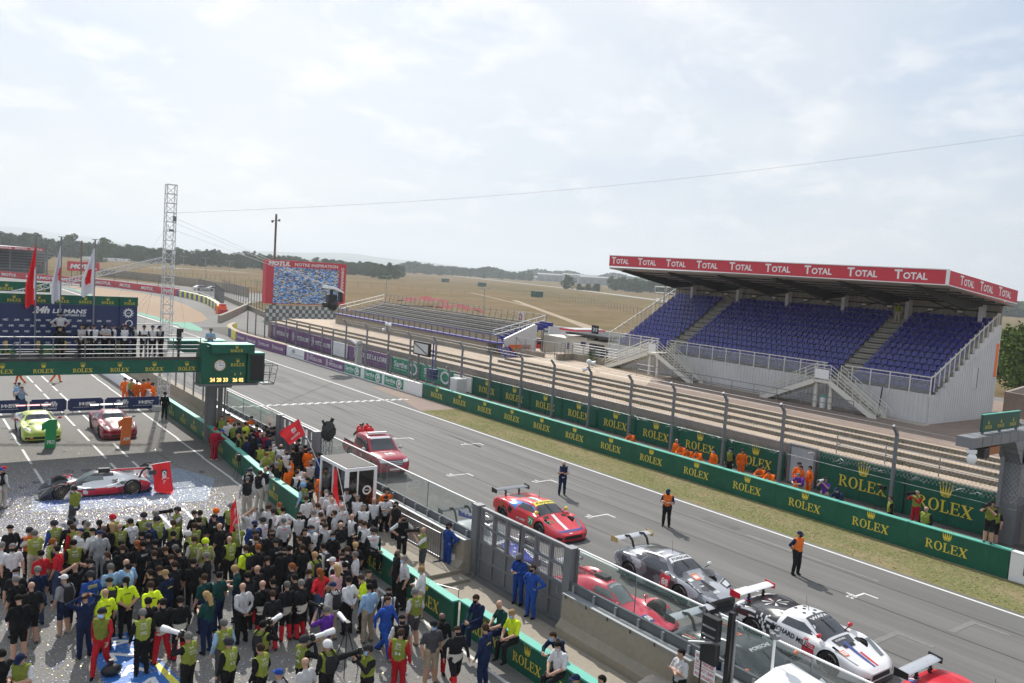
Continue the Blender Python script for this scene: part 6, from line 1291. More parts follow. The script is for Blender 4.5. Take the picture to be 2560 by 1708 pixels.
def lit(root, b, kind):
    for s_ in (-1,1):
        g = MB()
        if kind == 'rear': b.patch(g, [(1.62,s_*.62),(1.98,s_*.60),(1.98,s_*.84),(1.62,s_*.88)], 'T', 'black', 5, 4, .008); b.patch(g, [(1.69,s_*.66),(1.93,s_*.64),(1.93,s_*.80),(1.69,s_*.83)], 'T', 'lamp', 5, 4, .016)
        elif kind == 'mid': b.patch(g, [(1.35,s_*.80),(2.0,s_*.60),(2.02,s_*.72),(1.4,s_*.92)], 'T', 'g_see', 8, 3, .01)
        else: b.patch(g, [(1.68,s_*.58),(1.98,s_*.46),(1.99,s_*.80),(1.7,s_*.86)], 'T', 'black', 5, 4, .01); b.patch(g, [(1.82,s_*.60),(1.92,s_*.57),(1.92,s_*.70),(1.83,s_*.73)], 'T', 'lamp', 3, 3, .017)
        g.obj('headlight', root)
def gt_car(loc, rz, kind, paint, label, deco, wm='p_white', mir='p_white', wz=1.22, wx=None, neck='under', plate='carbon', group='racing cars stopped on the track', rim='rim_dark', num=None, glassband=None):
    root = empty('racing_car', loc, rz, label, 'racing car', group); b = Body(GT(kind), paint)
    wb = {'mid': (1.27,-1.38), 'rear': (1.24,-1.27), 'front': (1.38,-1.33)}[kind]
    b.build(root, [(x, s_*.84) for x in wb for s_ in (-1,1)])
    for x in wb:
        for s_ in (-1,1): wheel(root, x, s_*.845, .345, .30, rim)
    gx = {'mid': (.92,.18,-.1), 'rear': (.80,.22,-.1), 'front': (.40,-.15,-.45)}[kind]; x0, x1 = gx[0], gx[1]
    g = MB(); b.patch(g, [(x0,-.70),(x0,.70),(x1-.04,.50),(x1-.04,-.50)], 'T', 'g_car', 14, 8, .006); ws = g.obj('windscreen', root)
    if glassband:
        k = MB(); q = lambda t: (x0+(x1-.04-x0)*t, .70-.20*t); a, c = q(.66), q(1.02); b.patch(k, [(a[0],-a[1]+.0),(a[0],a[1]),(c[0],c[1]),(c[0],-c[1])], 'T', glassband[0], 12, 3, .012); b.text(k, glassband[1], ((a[0]+c[0])/2, 0), (0,1), .86, .12, 'T', glassband[2], .02, .02); k.obj('sun_strip', ws)
    g = MB(); g.tube((x0-.05,.0,b.hit((x0-.05,0),'T').z+.03),(x1+.2,-.08,b.hit((x1+.2,-.08),'T').z+.03),.012,'black',4); g.obj('wiper', ws)
    rearx = {'mid': -.75, 'rear': -1.25, 'front': -1.2}[kind]
    for s_, ax in ((-1,'R'),(1,'L')):
        g = MB(); zt = 1.08 if kind != 'mid' else 1.06; zl = .88 if kind != 'mid' else .86
        b.patch(g, [(x0-.25,zl),(rearx*.62,zl+.02),(rearx*.55,zt),(x1-.02,zt+.01)], ax, 'g_car', 10, 4, .006)
        if kind != 'mid': b.patch(g, [(rearx*.66,zl+.02),(rearx*1.02,zl+.07),(rearx*.80,zt-.0),(rearx*.58,zt)], ax, 'g_car', 6, 3, .006)
        g.obj('side_window', root)
        g = MB(); p = b.hit((x0-.12,.84),ax); g.tube((p.x,p.y,p.z),(p.x+.04,p.y+s_*.16,p.z+.08),.018,'black',5); g.ball((p.x+.02,p.y+s_*.22,p.z+.12),.10,mir,10,6,sc=(.7,1.1,.75)); g.obj('wing_mirror', root)
    lit(root, b, kind)
    if wx is None: wx = {'mid':-2.18,'rear':-2.2,'front':-2.2}[kind]
    wing(root, wx, wz, 1.86, .34, wm, plate, neck, .93)
    g = MB(); g.prism([(2.1,-.94),(2.42,-.6),(2.5,0),(2.42,.6),(2.1,.94),(1.7,.98),(1.7,-.98)],.06,.085,'carbon'); g.obj('splitter', root)
    g = MB()
    for s_ in (-1,1): g.beam((.95,s_*.97,.10),(-.95,s_*.99,.10),.1,.03,'carbon')
    g.obj('side_skirt', root)
    g = MB(); b.patch(g, [(-.50,.16),(.50,.16),(.45,.30),(-.45,.30)], 'F', 'black', 8, 3, .01); 
    b.patch(g, [(-.86,.17),(-.62,.17),(-.6,.27),(-.82,.3)], 'F', 'black', 3, 2, .01); b.patch(g, [(.62,.17),(.86,.17),(.82,.3),(.6,.27)], 'F', 'black', 3, 2, .01); g.obj('grille', root)
    g = MB(); g.box((-2.18,0,.2),(.25,1.5,.12),'carbon'); [g.box((-2.25,y,.22),(.3,.015,.2),'carbon') for y in (-.5,-.25,0,.25,.5)]; g.obj('diffuser', root)
    g = MB(); h = b.hit((-.3,.2),'T'); g.tube(h, h+Vector((-.05,0,.38)), .006, 'black', 4); h = b.hit((-.1,0),'T'); g.tube(h, h+Vector((-.03,0,.16)), .01, 'black', 4); g.obj('antenna', root)
    g = MB(); deco(b, g); g.obj('livery', root); return root
def numbox(b, g, t, ax, c, w, h, bg, fg):
    q = [(c[0]-w/2,c[1]-h/2),(c[0]+w/2,c[1]-h/2),(c[0]+w/2,c[1]+h/2),(c[0]-w/2,c[1]+h/2)]; b.patch(g, q, ax, bg, 5, 5, .010)
    b.text(g, t, c, (1,0) if ax in 'R' else ((-1,0) if ax == 'L' else (0,1)), w*.75, h*.5, ax, fg, .03, .018)
# the red 71 with tricolour stripe
def p71(x, y, z, s): return 'p_blue' if (.62 < z < 1.07 and -1.05 < x < .95 and .60 < y < .93 and z > .72+abs(x)*.0) and (x < -.55 or z > .96) else 'p_red'
def d71(b, g):
    for x0, x1 in ((2.3,.98),(.12,-.65)): 
        b.patch(g, [(x0,-.17),(x0,.0),(x1,.0),(x1,-.17)], 'T', 'p_white', 10, 3, .009); b.patch(g, [(x0,-.26),(x0,-.17),(x1,-.17),(x1,-.26)], 'T', 'p_grn', 10, 2, .009)
    b.patch(g, [(-1.0,-.35),(-1.0,.35),(-1.9,.30),(-1.9,-.30)], 'T', 'carbon', 8, 5, .008); b.patch(g, [(-1.95,-.3),(-1.95,-.1),(-2.15,-.1),(-2.15,-.3)], 'T', 'p_white', 3, 3, .01)
    b.patch(g, [(1.15,-.62),(1.15,-.36),(1.0,-.36),(1.0,-.62)], 'T', 'black', 3, 3, .01); b.patch(g, [(1.15,.36),(1.15,.62),(1.0,.62),(1.0,.36)], 'T', 'black', 3, 3, .01)
    b.patch(g, [(2.2,-.8),(2.2,.8),(2.06,.86),(2.06,-.86)], 'T', 'p_navy', 10, 2, .008)
    b.text(g, '71', (1.4,-.5), (0,1), .3, .2, 'T', 'p_grn', .04); numbox(b, g, '71', 'R', (.62,.55), .42, .36, 'p_grn', 'white'); b.text(g, 'AF CORSE', (-.1,.45), (1,0), .6, .1, 'R', 'white')
    b.patch(g, [(-1.6,.62),(-1.36,.62),(-1.36,.86),(-1.6,.86)], 'R', 'rust', 4, 4, .01); b.patch(g, [(-1.0,.62),(-.78,.5),(-.72,.74),(-.95,.84)], 'R', 'black', 4, 4, .01)
gt_car((22.95,27.4,0), R(-90.5), 'mid', p71, 'red racing coupe with yellow windscreen strip and tricolour bonnet stripe', d71, 'p_grey', 'p_ylw', 1.20, glassband=('p_ylw','Ferrari','black'), group=None)
# the grey 88
def p88(x, y, z, s):
    k = math.sin(x*5.1+s*3.3)+math.sin(x*2.3-s*5.7+z*4)+math.sin(z*9+x*3)
    return 'p_dk' if k > .45 else ('p_lite' if k < -.95 or (z < .62 and .8 < x < 1.7) else 'p_grey')
def d88(b, g):
    numbox(b, g, '88', 'R', (.50,.56), .46, .5, 'p_red', 'white'); b.patch(g, [(1.25,-.2),(1.25,.12),(.95,.12),(.95,-.2)], 'T', 'p_or', 4, 4, .01); b.text(g,'88',(1.1,-.04),(0,1),.22,.2,'T','white',.04)
    b.patch(g, [(1.9,-.12),(1.9,.12),(1.3,.06),(1.3,-.06)], 'T', 'black', 4, 3, .01); b.patch(g, [(1.25,-.5),(1.25,-.3),(1.1,-.3),(1.1,-.5)], 'T', 'p_white', 3, 3, .012); b.text(g,'TEAM',(1.6,-.3),(0,1),.2,.08,'T','white'); b.text(g,'88',(2.02,0),(0,1),.3,.1,'T','white')
    b.patch(g, [(-1.6,-.5),(-1.6,.5),(-1.95,.45),(-1.95,-.45)], 'T', 'p_lite', 6, 3, .009)
    for x in (-.05,.35): b.patch(g, [(x-.28,-.5),(x-.28,-.15),(x-.42,-.15),(x-.42,-.5)], 'T', 'p_white', 3, 3, .01)
gt_car((22.93,19.55,0), R(-91), 'rear', p88, 'grey and silver camouflage racing coupe with red number 88 on its door', d88, 'p_lite', 'p_white', 1.30, neck='over', plate='trophy', glassband=('p_white','PORSCHE','p_dk'), group=None)
# the white 83
def p83(x, y, z, s):
    if x < -.62 and z > .30: return 'p_blk' if (math.sin(math.atan2(z-.85, x+1.1)*12) > -.35 or z > .93) else 'p_white'
    return 'p_white'
def d83(b, g):
    b.patch(g, [(2.2,.03),(2.2,.12),(1.05,.2),(1.05,.08)], 'T', 'p_red', 8, 2, .009); b.patch(g, [(2.2,-.12),(2.2,-.03),(1.15,.04),(1.15,-.12)], 'T', 'p_navy', 8, 2, .009)
    b.patch(g, [(1.25,-.40),(1.25,.40),(1.0,.46),(1.0,-.46)], 'T', 'p_dk', 8, 3, .01); b.patch(g, [(1.38,-.26),(1.38,.26),(1.26,.3),(1.26,-.3)], 'T', 'black', 6, 2, .012); b.text(g,'RICHARD MILLE',(1.08,-.1),(0,1),.5,.06,'T','white',off=.02)
    b.patch(g, [(1.6,-.68),(1.6,-.42),(1.38,-.42),(1.38,-.68)], 'T', 'p_or', 4, 4, .012); b.text(g,'83',(1.49,-.55),(0,1),.2,.16,'T','white',.04,.02)
    b.text(g,'RICHARD MILLE',(-.05,.66),(1,-.12),1.35,.15,'R','p_blk',.03); numbox(b,g,'83','R',(.58,.40),.42,.3,'p_red','p_pink'); b.patch(g,[(.5,.58),(.8,.58),(.8,.68),(.5,.68)],'R','p_red',3,2,.012); b.text(g,'TOTAL',(.65,.63),(1,0),.24,.06,'R','white',off=.018); b.text(g,'AM',(.45,.74),(1,0),.16,.1,'R','p_red')
    for k, (x, y) in enumerate(((-.1,-.25),(-.3,.05),(-.05,.25),(-.45,.3),(.08,0),(-.5,-.1))): b.patch(g, [(x+.07,y-.02),(x,y+.08),(x-.07,y),(x,y-.07)], 'T', 'p_blk', 2, 2, .01)
    for s_ in (-.42,.42): b.patch(g, [(.12,s_-.03),(.12,s_+.03),(-.9,s_+.03),(-.9,s_-.03)], 'T', 'p_blk', 8, 1, .01)
    for a in range(7): t = a*.9; c, s2 = math.cos(t), math.sin(t); b.patch(g, [(-1.3+c*.05,-.0+s2*.05),(-1.3+c*.42-s2*.05,s2*.42+c*.05),(-1.3+c*.42+s2*.05,s2*.42-c*.05),(-1.3+c*.05,s2*.05)], 'T', 'p_white', 5, 2, .011)
    b.patch(g, [(-2.0,-.5),(-2.0,-.28),(-2.18,-.28),(-2.18,-.5)], 'T', 'p_blue', 3, 3, .01); b.patch(g, [(-1.9,-.5),(-1.9,-.44),(-2.15,-.44),(-2.15,-.5)], 'T', 'p_red', 3, 1, .013)
    b.patch(g, [(1.3,.52),(1.3,.7),(1.15,.7),(1.15,.52)], 'T', 'black', 3, 3, .01)
gt_car((22.9,13.9,0), R(-90), 'mid', p83, 'white and black racing coupe with black lettering along its side and tricolour bonnet', d83, 'p_white', 'p_red', 1.2, plate='p_red', glassband=('p_dk','WAFA','p_white'), group=None)
# black and orange 86
def p86(x, y, z, s): return 'p_dk'
def d86(b, g):
    for y0 in (-.34,-.12,.12,.34): b.patch(g, [(.1,y0-.022),(.1,y0+.022),(-1.5,y0+.022),(-1.5,y0-.022)], 'T', 'p_or', 10, 1, .01)
    for s_ in (-1,1):
        b.patch(g, [(1.95,s_*.50),(1.95,s_*.53),(1.0,s_*.66),(1.0,s_*.62)], 'T', 'p_or', 8, 1, .01); b.patch(g, [(-1.3,s_*.80),(-1.3,s_*.84),(-1.7,s_*.84),(-1.7,s_*.80)], 'T', 'p_or', 4, 1, .01)
    b.text(g,'G',(-.6,0),(0,1),.3,.35,'T','p_or',.0); numbox(b,g,'86','R',(.5,.55),.42,.45,'p_white','p_or')
gt_car((19.32,13.45,0), R(-90), 'rear', p86, 'black racing coupe with thin orange stripes behind the glass, lower right', d86, 'p_lite', 'p_or', 1.28, neck='over', glassband=('p_dk','PORSCHE','p_white'), group=None)
def pred(x, y, z, s): return 'p_red'
def dred(b, g):
    for i, c in enumerate(('p_blue','p_white','p_navy')): b.patch(g, [(-1.95-.04*i,-.6+.16*i),(-1.95-.04*i,-.5+.16*i),(-2.2,-.5+.12*i),(-2.2,-.6+.12*i)], 'T', c, 3, 2, .01)
gt_car((22.4,8.1,0), R(-90), 'mid', pred, 'red racing coupe cut off by the bottom edge, only tail and wing in view', dred, 'p_lite', 'p_red', 1.2, group=None)
# front engined pair in the pit lane
def pyel(x, y, z, s): return 'p_lite' if (z < .5 and x < 1.2 or (x < .1 and y > .8)) else ('p_grn' if (x < -.4 and z < .8 and y > .8) else 'p_yel')
def dyel(b, g):
    b.patch(g, [(-.2,-.42),(-.2,.42),(-.32,.42),(-.32,-.42)], 'T', 'p_ylw', 8, 2, .012)
    for s_ in (-1,1): b.patch(g, [(1.25,s_*.28),(1.25,s_*.52),(.95,s_*.56),(.95,s_*.32)], 'T', 'black', 4, 4, .01); b.patch(g, [(s_*.75,.12),(s_*.45,.16),(s_*.4,.22),(s_*.7,.2)], 'F', 'red', 4, 2, .014)
    b.text(g,'TOTAL',(1.9,-.05),(0,1),.3,.07,'T','p_dk')
gt_car((6.95,53.85,0), R(-91), 'front', pyel, 'lime yellow racing coupe parked in the pit lane with pink rear wing', dyel, 'p_pink', 'p_red', 1.30, group=None, neck='over', glassband=('p_yel',' ','black'))
def pdr(x, y, z, s): return 'p_dred'
def ddr(b, g):
    b.patch(g, [(1.9,-.14),(1.9,.14),(.55,.2),(.55,-.2)], 'T', 'p_pink', 8, 4, .008)
    for s_ in (-1,1): b.patch(g, [(1.25,s_*.28),(1.25,s_*.52),(.95,s_*.56),(.95,s_*.32)], 'T', 'black', 4, 4, .01); b.patch(g, [(-.2,s_*.1),(-.2,s_*.16),(-1.2,s_*.16),(-1.2,s_*.1)], 'T', 'p_lite', 8, 1, .01)
    b.patch(g, [(-.2,-.42),(-.2,.42),(-.34,.42),(-.34,-.42)], 'T', 'p_lite', 8, 2, .012)
gt_car((10.8,53.15,0), R(-91), 'front', pdr, 'dark red racing coupe parked in the pit lane with silver rear wing', ddr, 'p_sil', 'p_sil', 1.30, group=None, neck='over', glassband=('p_lite',' ','black'))
# ---------------------------------------------------------------- prototypes
LMP = [(-2.30,.30,.80,.92,.42,.90,.55,.60,.50,.25,.48,.48),(-2.1,.14,.88,.95,.50,.92,.70,.62,.58,.25,.56,.58),(-1.75,.08,.90,.95,.50,.91,.78,.60,.62,.22,.66,.70),(-1.45,.07,.90,.95,.50,.90,.80,.58,.62,.22,.76,.80),(-1.1,.07,.88,.94,.45,.88,.72,.56,.60,.26,.84,.90),(-.7,.06,.86,.93,.38,.85,.54,.58,.55,.32,.90,.98),(-.3,.06,.86,.93,.35,.84,.48,.60,.52,.38,.92,1.03),(.1,.06,.86,.93,.35,.84,.46,.60,.50,.40,.88,1.02),(.45,.06,.86,.92,.35,.84,.46,.60,.48,.38,.76,.88),(.8,.06,.86,.92,.36,.85,.52,.56,.46,.30,.58,.64),(1.1,.06,.88,.93,.42,.86,.66,.54,.46,.24,.48,.50),(1.4,.06,.90,.94,.46,.87,.74,.54,.42,.22,.42,.44),(1.75,.06,.90,.94,.42,.86,.66,.52,.34,.20,.37,.39),(2.05,.07,.88,.92,.32,.82,.46,.50,.24,.18,.31,.33),(2.3,.09,.84,.88,.20,.70,.26,.45,.18,.15,.25,.27),(2.36,.10,.6,.64,.15,.55,.18,.4,.14,.15,.20,.21)]
def lmp_car(loc, rz, paint, label, deco, fin, wm, rim='rim_dark', mir='p_white'):
    root = empty('racing_prototype', loc, rz, label, 'racing car'); b = Body(LMP, paint, 96); wb = (1.48,-1.52)
    b.build(root, [(x, s_*.80) for x in wb for s_ in (-1,1)], .35, .32)
    for x in wb:
        for s_ in (-1,1): wheel(root, x, s_*.79, .35, .31, rim, 12)
    g = MB(); b.patch(g, [(.86,-.30),(.86,.30),(.12,.30),(.12,-.30)], 'T', 'g_see', 10, 8, .006); g.obj('windscreen', root)
    for s_, ax in ((-1,'R'),(1,'L')):
        g = MB(); b.patch(g, [(.62,.66),(-.30,.70),(-.25,.88),(.30,.88)], ax, 'g_see', 8, 4, .008); g.obj('side_window', root)
        g = MB(); h = b.hit((1.0,s_*.66),'T'); g.tube(h, h+Vector((0,0,.16)), .015, 'black', 5); g.ball(h+Vector((0,0,.2)), .08, mir, 8, 5, sc=(.8,1.3,.7)); g.obj('wing_mirror', root)
        g = MB(); b.patch(g, [(1.85,s_*.58),(2.1,s_*.58),(2.12,s_*.84),(1.85,s_*.86)], 'T', 'g_see', 4, 4, .01); g.obj('headlight', root)
    g = MB(); fp = [(-.45,.90),(-2.25,.72),(-2.32,.98),(-2.2,1.04),(-.9,1.06),(-.55,1.02)]; n = len(fp)
    g.add([(x,-.014,z) for x, z in fp]+[(x,.014,z) for x, z in fp], [tuple(range(n)),tuple(range(n,2*n))[::-1]]+[(i,n+i,n+(i+1)%n,(i+1)%n) for i in range(n)], fin[0]); f_ = g.obj('engine_fin', root)
    g = MB()
    for s_ in (-1,1): T = frame((-1.35,s_*.022,.90),(1 if s_ < 0 else -1,0,0),(0,0,1)); put_text(g, fin[1], T, fin[3], .13, fin[2], .03)
    for s_ in (-1,1): T = frame((-1.3,s_*.018,1.03),(1 if s_ < 0 else -1,0,0),(0,0,1)); 
    if len(fin) > 4: g.add([(x,y,z) for y in (-.019,.019) for x, z in ((-.55,.955),(-2.25,.955),(-2.25,1.035),(-.9,1.055),(-.6,1.0))], [(0,1,2,3,4),(9,8,7,6,5)], fin[4])
    g.obj('lettering', f_)
    wing(root, -2.38, 1.0, 1.72, .28, wm, wm, 'over', .62)
    g = MB(); g.prism([(2.2,-.9),(2.5,-.7),(2.55,0),(2.5,.7),(2.2,.9),(1.8,.92),(1.8,-.92)],.045,.065,'carbon'); g.obj('splitter', root)
    g = MB(); g.box((-2.3,0,.18),(.2,1.6,.16),'carbon'); g.box((-2.25,0,.45),(.1,1.5,.1),'carbon'); g.obj('diffuser', root)
    g = MB(); h = b.hit((-.35,0),'T'); g.box(h+Vector((0,0,.03)),(.5,.28,.12),'carbon'); h = b.hit((.0,.15),'T'); g.tube(h,h+Vector((0,0,.18)),.008,'black',4); g.obj('air_intake', root)
    g = MB(); deco(b, g); g.obj('livery', root); return root
def p8(x, y, z, s):
    if x > 2.0 or z < .17: return 'p_dk'
    if (z > .80 and -.75 < x < .2) or (.50 < z and .1 < x < .9 and y < .5): return 'p_dk'
    if y > .55 and z < .42 and x < .95: return 'p_dred' if x < -.9 or x > .5 else ('p_red' if x < .1 else 'p_dk')
    if x > 1.05 and y > .5: return 'p_dk' if x > 1.75 or z < .3 else ('p_red' if z > .6 else 'p_white')
    if x > .8 and y < .5: return 'p_dk'
    if z < .55 and x < -1.9: return 'p_red'
    return 'p_white'
def d8(b, g):
    b.text(g,'DENSO',(-.98,.60),(-1,0),.60,.15,'L','black',.05); b.text(g,'8',(.52,.28),(-1,0),.16,.2,'L','white',.05)
    b.patch(g,[(.65,.36),(-.9,.34),(-.9,.12),(.65,.12)],'L','p_red',10,4,.008); b.text(g,'8',(.45,.25),(-1,0),.14,.17,'L','p_white',.05,.02)
    b.text(g,'DENSO',(-1.18,.60),(1,0),.62,.12,'R','black',.04)
    b.patch(g,[(-.1,.92),(-.75,.98),(-.6,1.0),(-.1,1.0)],'L','black',6,2,.01); b.patch(g,[(.05,-.3),(.05,.3),(-.12,.3),(-.12,-.3)],'T','p_dk',6,2,.009)
    b.patch(g,[(-1.75,.72),(-2.2,.6),(-2.2,.38),(-1.95,.4)],'L','p_red',6,3,.01)
    b.patch(g,[(2.15,-.86),(2.15,-.55),(1.2,-.5),(1.2,-.9)],'T','p_dk',6,4,.009); b.patch(g,[(2.1,.15),(2.1,.5),(1.3,.46),(1.3,.2)],'T','p_dk',6,4,.009)
l8 = lmp_car((7.5,40.1,0), R(174.4), p8, 'red white and black racing prototype standing on confetti with driver step aside', d8, ('p_white','DENSO','black',.6,'p_red'), 'p_dk', 'rim_gold', 'p_red'); l8.scale = (.94,.94,.97)
def p50(x, y, z, s): return 'p_pink'
def d50(b, g):
    b.text(g,'RICHARD',(.25,0),(0,1),.5,.07,'T','white',.02); b.patch(g,[(1.95,.12),(1.95,-.12),(1.55,-.14),(1.55,.14)],'T','p_navy',4,4,.009); b.text(g,'50',(1.75,0),(0,1),.22,.26,'T','white',.05,.018)
    b.text(g,'RICHARD MILLE',(1.0,-.62),(1,0),.6,.08,'T','white',.02); b.patch(g,[(-.05,-.1),(-.05,.1),(-.8,.08),(-.8,-.08)],'T','black',6,2,.02)
lmp_car((19.35,19.15,0), R(-88), p50, 'red racing prototype with white number 50 on its nose behind the glass', d50, ('p_pink','RICHARD MILLE','white',1.1), 'p_lite', mir='p_pink')
M('star_blue', (.04,.06,.38), .3, var=.05)
P_('p_wht2', (.6,.6,.62))
def pst(x, y, z, s): return 'star_blue' if (x > 1.0 and y < .44) else 'p_white'
def star(g, b, c, r_):
    pts = [(c[0]+r_*(1 if i%2 == 0 else .42)*math.cos(i*math.pi/5), c[1]+r_*(1 if i%2 == 0 else .42)*math.sin(i*math.pi/5)) for i in range(10)]
    hs = [b.hit(p,'T',.012) for p in pts]; h0 = b.hit(c,'T',.012)
    if all(hs) and h0: g.add([h0]+hs, [(0,i+1,(i+1)%10+1) for i in range(10)], 'white')
def dst(b, g):
    for c in ((1.25,-.15),(1.45,.12),(1.7,-.12),(1.9,.1),(1.15,.2)): star(g, b, c, .085)
    b.text(g,'RD',(.2,-.5),(0,1),.2,.12,'T','p_dk')
lm = lmp_car((19.35,26.05,0), R(-88.5), pst, 'white racing prototype with blue starred nose and fin behind the gate', dst, ('star_blue','* * * * * *','white',1.5,'p_white'), 'p_dk')
# ---------------------------------------------------------------- rescue pickup
root = empty('pickup_truck', (21.3,39.75,0), R(-94.5), 'dark red double cab pickup with light bar and fire bottles in its bed', 'pickup truck')
PK = [(-2.55,.55,.80,.90,.75,.88,1.0,.80,1.03,.5,1.04,1.04),(-2.4,.45,.86,.93,.75,.90,1.02,.84,1.05,.5,1.06,1.06),(-.95,.40,.86,.93,.75,.90,1.04,.84,1.07,.5,1.08,1.08),(.9,.38,.86,.93,.75,.90,1.06,.84,1.10,.5,1.12,1.12),(1.2,.38,.86,.94,.75,.91,1.06,.82,1.13,.5,1.17,1.18),(2.1,.36,.88,.94,.75,.88,1.0,.76,1.06,.5,1.10,1.11),(2.5,.34,.86,.90,.70,.82,.88,.70,.94,.4,.98,.98),(2.65,.36,.7,.74,.62,.68,.75,.6,.78,.3,.80,.80)]
b = Body(PK, lambda x, y, z, s: 'p_maroon', 60); P_('p_maroon', (.33,.012,.035)); b.build(root, [(x, s_*.82) for x in (1.75,-1.35) for s_ in (-1,1)], .40, .3)
CB = [(-.98,1.0,.82,.84,1.05,.83,1.2,.72,1.55,.6,1.68,1.70),(-.85,1.0,.84,.86,1.05,.84,1.2,.73,1.62,.6,1.78,1.80),(0,1.0,.85,.88,1.05,.85,1.2,.74,1.66,.6,1.82,1.84),(.5,1.0,.85,.88,1.05,.85,1.2,.74,1.62,.6,1.76,1.78),(.95,1.0,.85,.88,1.05,.84,1.18,.78,1.38,.62,1.42,1.44),(1.35,.98,.83,.85,1.02,.82,1.1,.78,1.13,.6,1.15,1.15)]
cab = Body(CB, lambda x, y, z, s: 'p_maroon', 40); cab.build(root, [], name='cab')
g = MB(); cab.patch(g, [(1.25,-.70),(1.25,.70),(.60,.58),(.60,-.58)], 'T', 'g_car', 12, 6, .008); ws = g.obj('windscreen', root); k = MB(); cab.patch(k, [(.66,-.58),(.66,.58),(.52,.56),(.52,-.56)], 'T', 'p_white', 10, 2, .014); k.obj('sun_strip', ws)
for s_, ax in ((-1,'R'),(1,'L')):
    for q in ([(1.0,1.2),(.12,1.2),(.14,1.62),(.62,1.60)],[(.04,1.2),(-.78,1.22),(-.74,1.6),(.06,1.63)]): g = MB(); cab.patch(g, q, ax, 'g_car', 8, 4, .008); g.obj('side_window', root)
    g = MB(); g.tube((.95,s_*.86,1.2),(.95,s_*1.0,1.22),.02,'black',5); g.ball((.95,s_*1.08,1.25),.13,'p_sil',8,6,sc=(.6,.9,.8)); g.obj('wing_mirror', root)
    g = MB(); b.patch(g, [(s_*.45,.83),(s_*.80,.85),(s_*.80,.98),(s_*.5,.95)], 'F', 'lamp', 5, 3, .015); g.obj('headlight', root)
    for x in (1.75,-1.35): wheel(root, x, s_*.80, .40, .27, 'p_sil', 6)
g = MB(); [b.patch(g, [(-.44,z),(.44,z),(.44,z+.035),(-.44,z+.035)], 'F', 'p_sil', 8, 1, .02) for z in (.72,.80,.88)]; b.patch(g, [(-.5,.68),(.5,.68),(.5,.95),(-.5,.95)], 'F', 'black', 8, 4, .01); b.patch(g, [(-.28,.44),(.28,.44),(.28,.54),(-.28,.54)], 'F', 'white', 4, 2, .014); g.obj('grille', root)
g = MB(); g.box((.15,0,1.92),(.16,1.1,.09),'white'); g.obj('light_bar', root)
g = MB(); b.text(g,'24h',(1.85,.0),(0,1),.55,.24,'T','white',.05); b.text(g,'RESCUE',(1.5,.0),(0,1),.7,.09,'T','white'); b.text(g,'LE MANS',(2.1,.0),(0,1),.5,.07,'T','white'); b.text(g,'24h',(.3,.8),(1,0),.3,.2,'R','white',.03); g.obj('livery', root)
g = MB(); g.bx(-2.45,-1.02,-.75,.75,1.04,1.09,'black'); g.bx(-2.5,-1.0,-.82,-.76,1.02,1.16,'dark'); g.bx(-2.5,-1.0,.76,.82,1.02,1.16,'dark'); g.beam((-2.4,-.3,1.3),(-1.3,-.2,2.15),.06,.1,'black'); g.obj('load_bed', root)
for i, (x, y) in enumerate(((-1.35,-.3),(-1.35,.25),(-2.0,-.1),(-2.1,.35))): g = MB(); g.tube((x,y,1.08),(x,y,1.75),.2,'red',12); g.ball((x,y,1.75),.2,'red',12,6); g.tube((x,y,1.9),(x,y,2.0),.06,'black',6); tag(g.obj('fire_extinguisher', root), None)
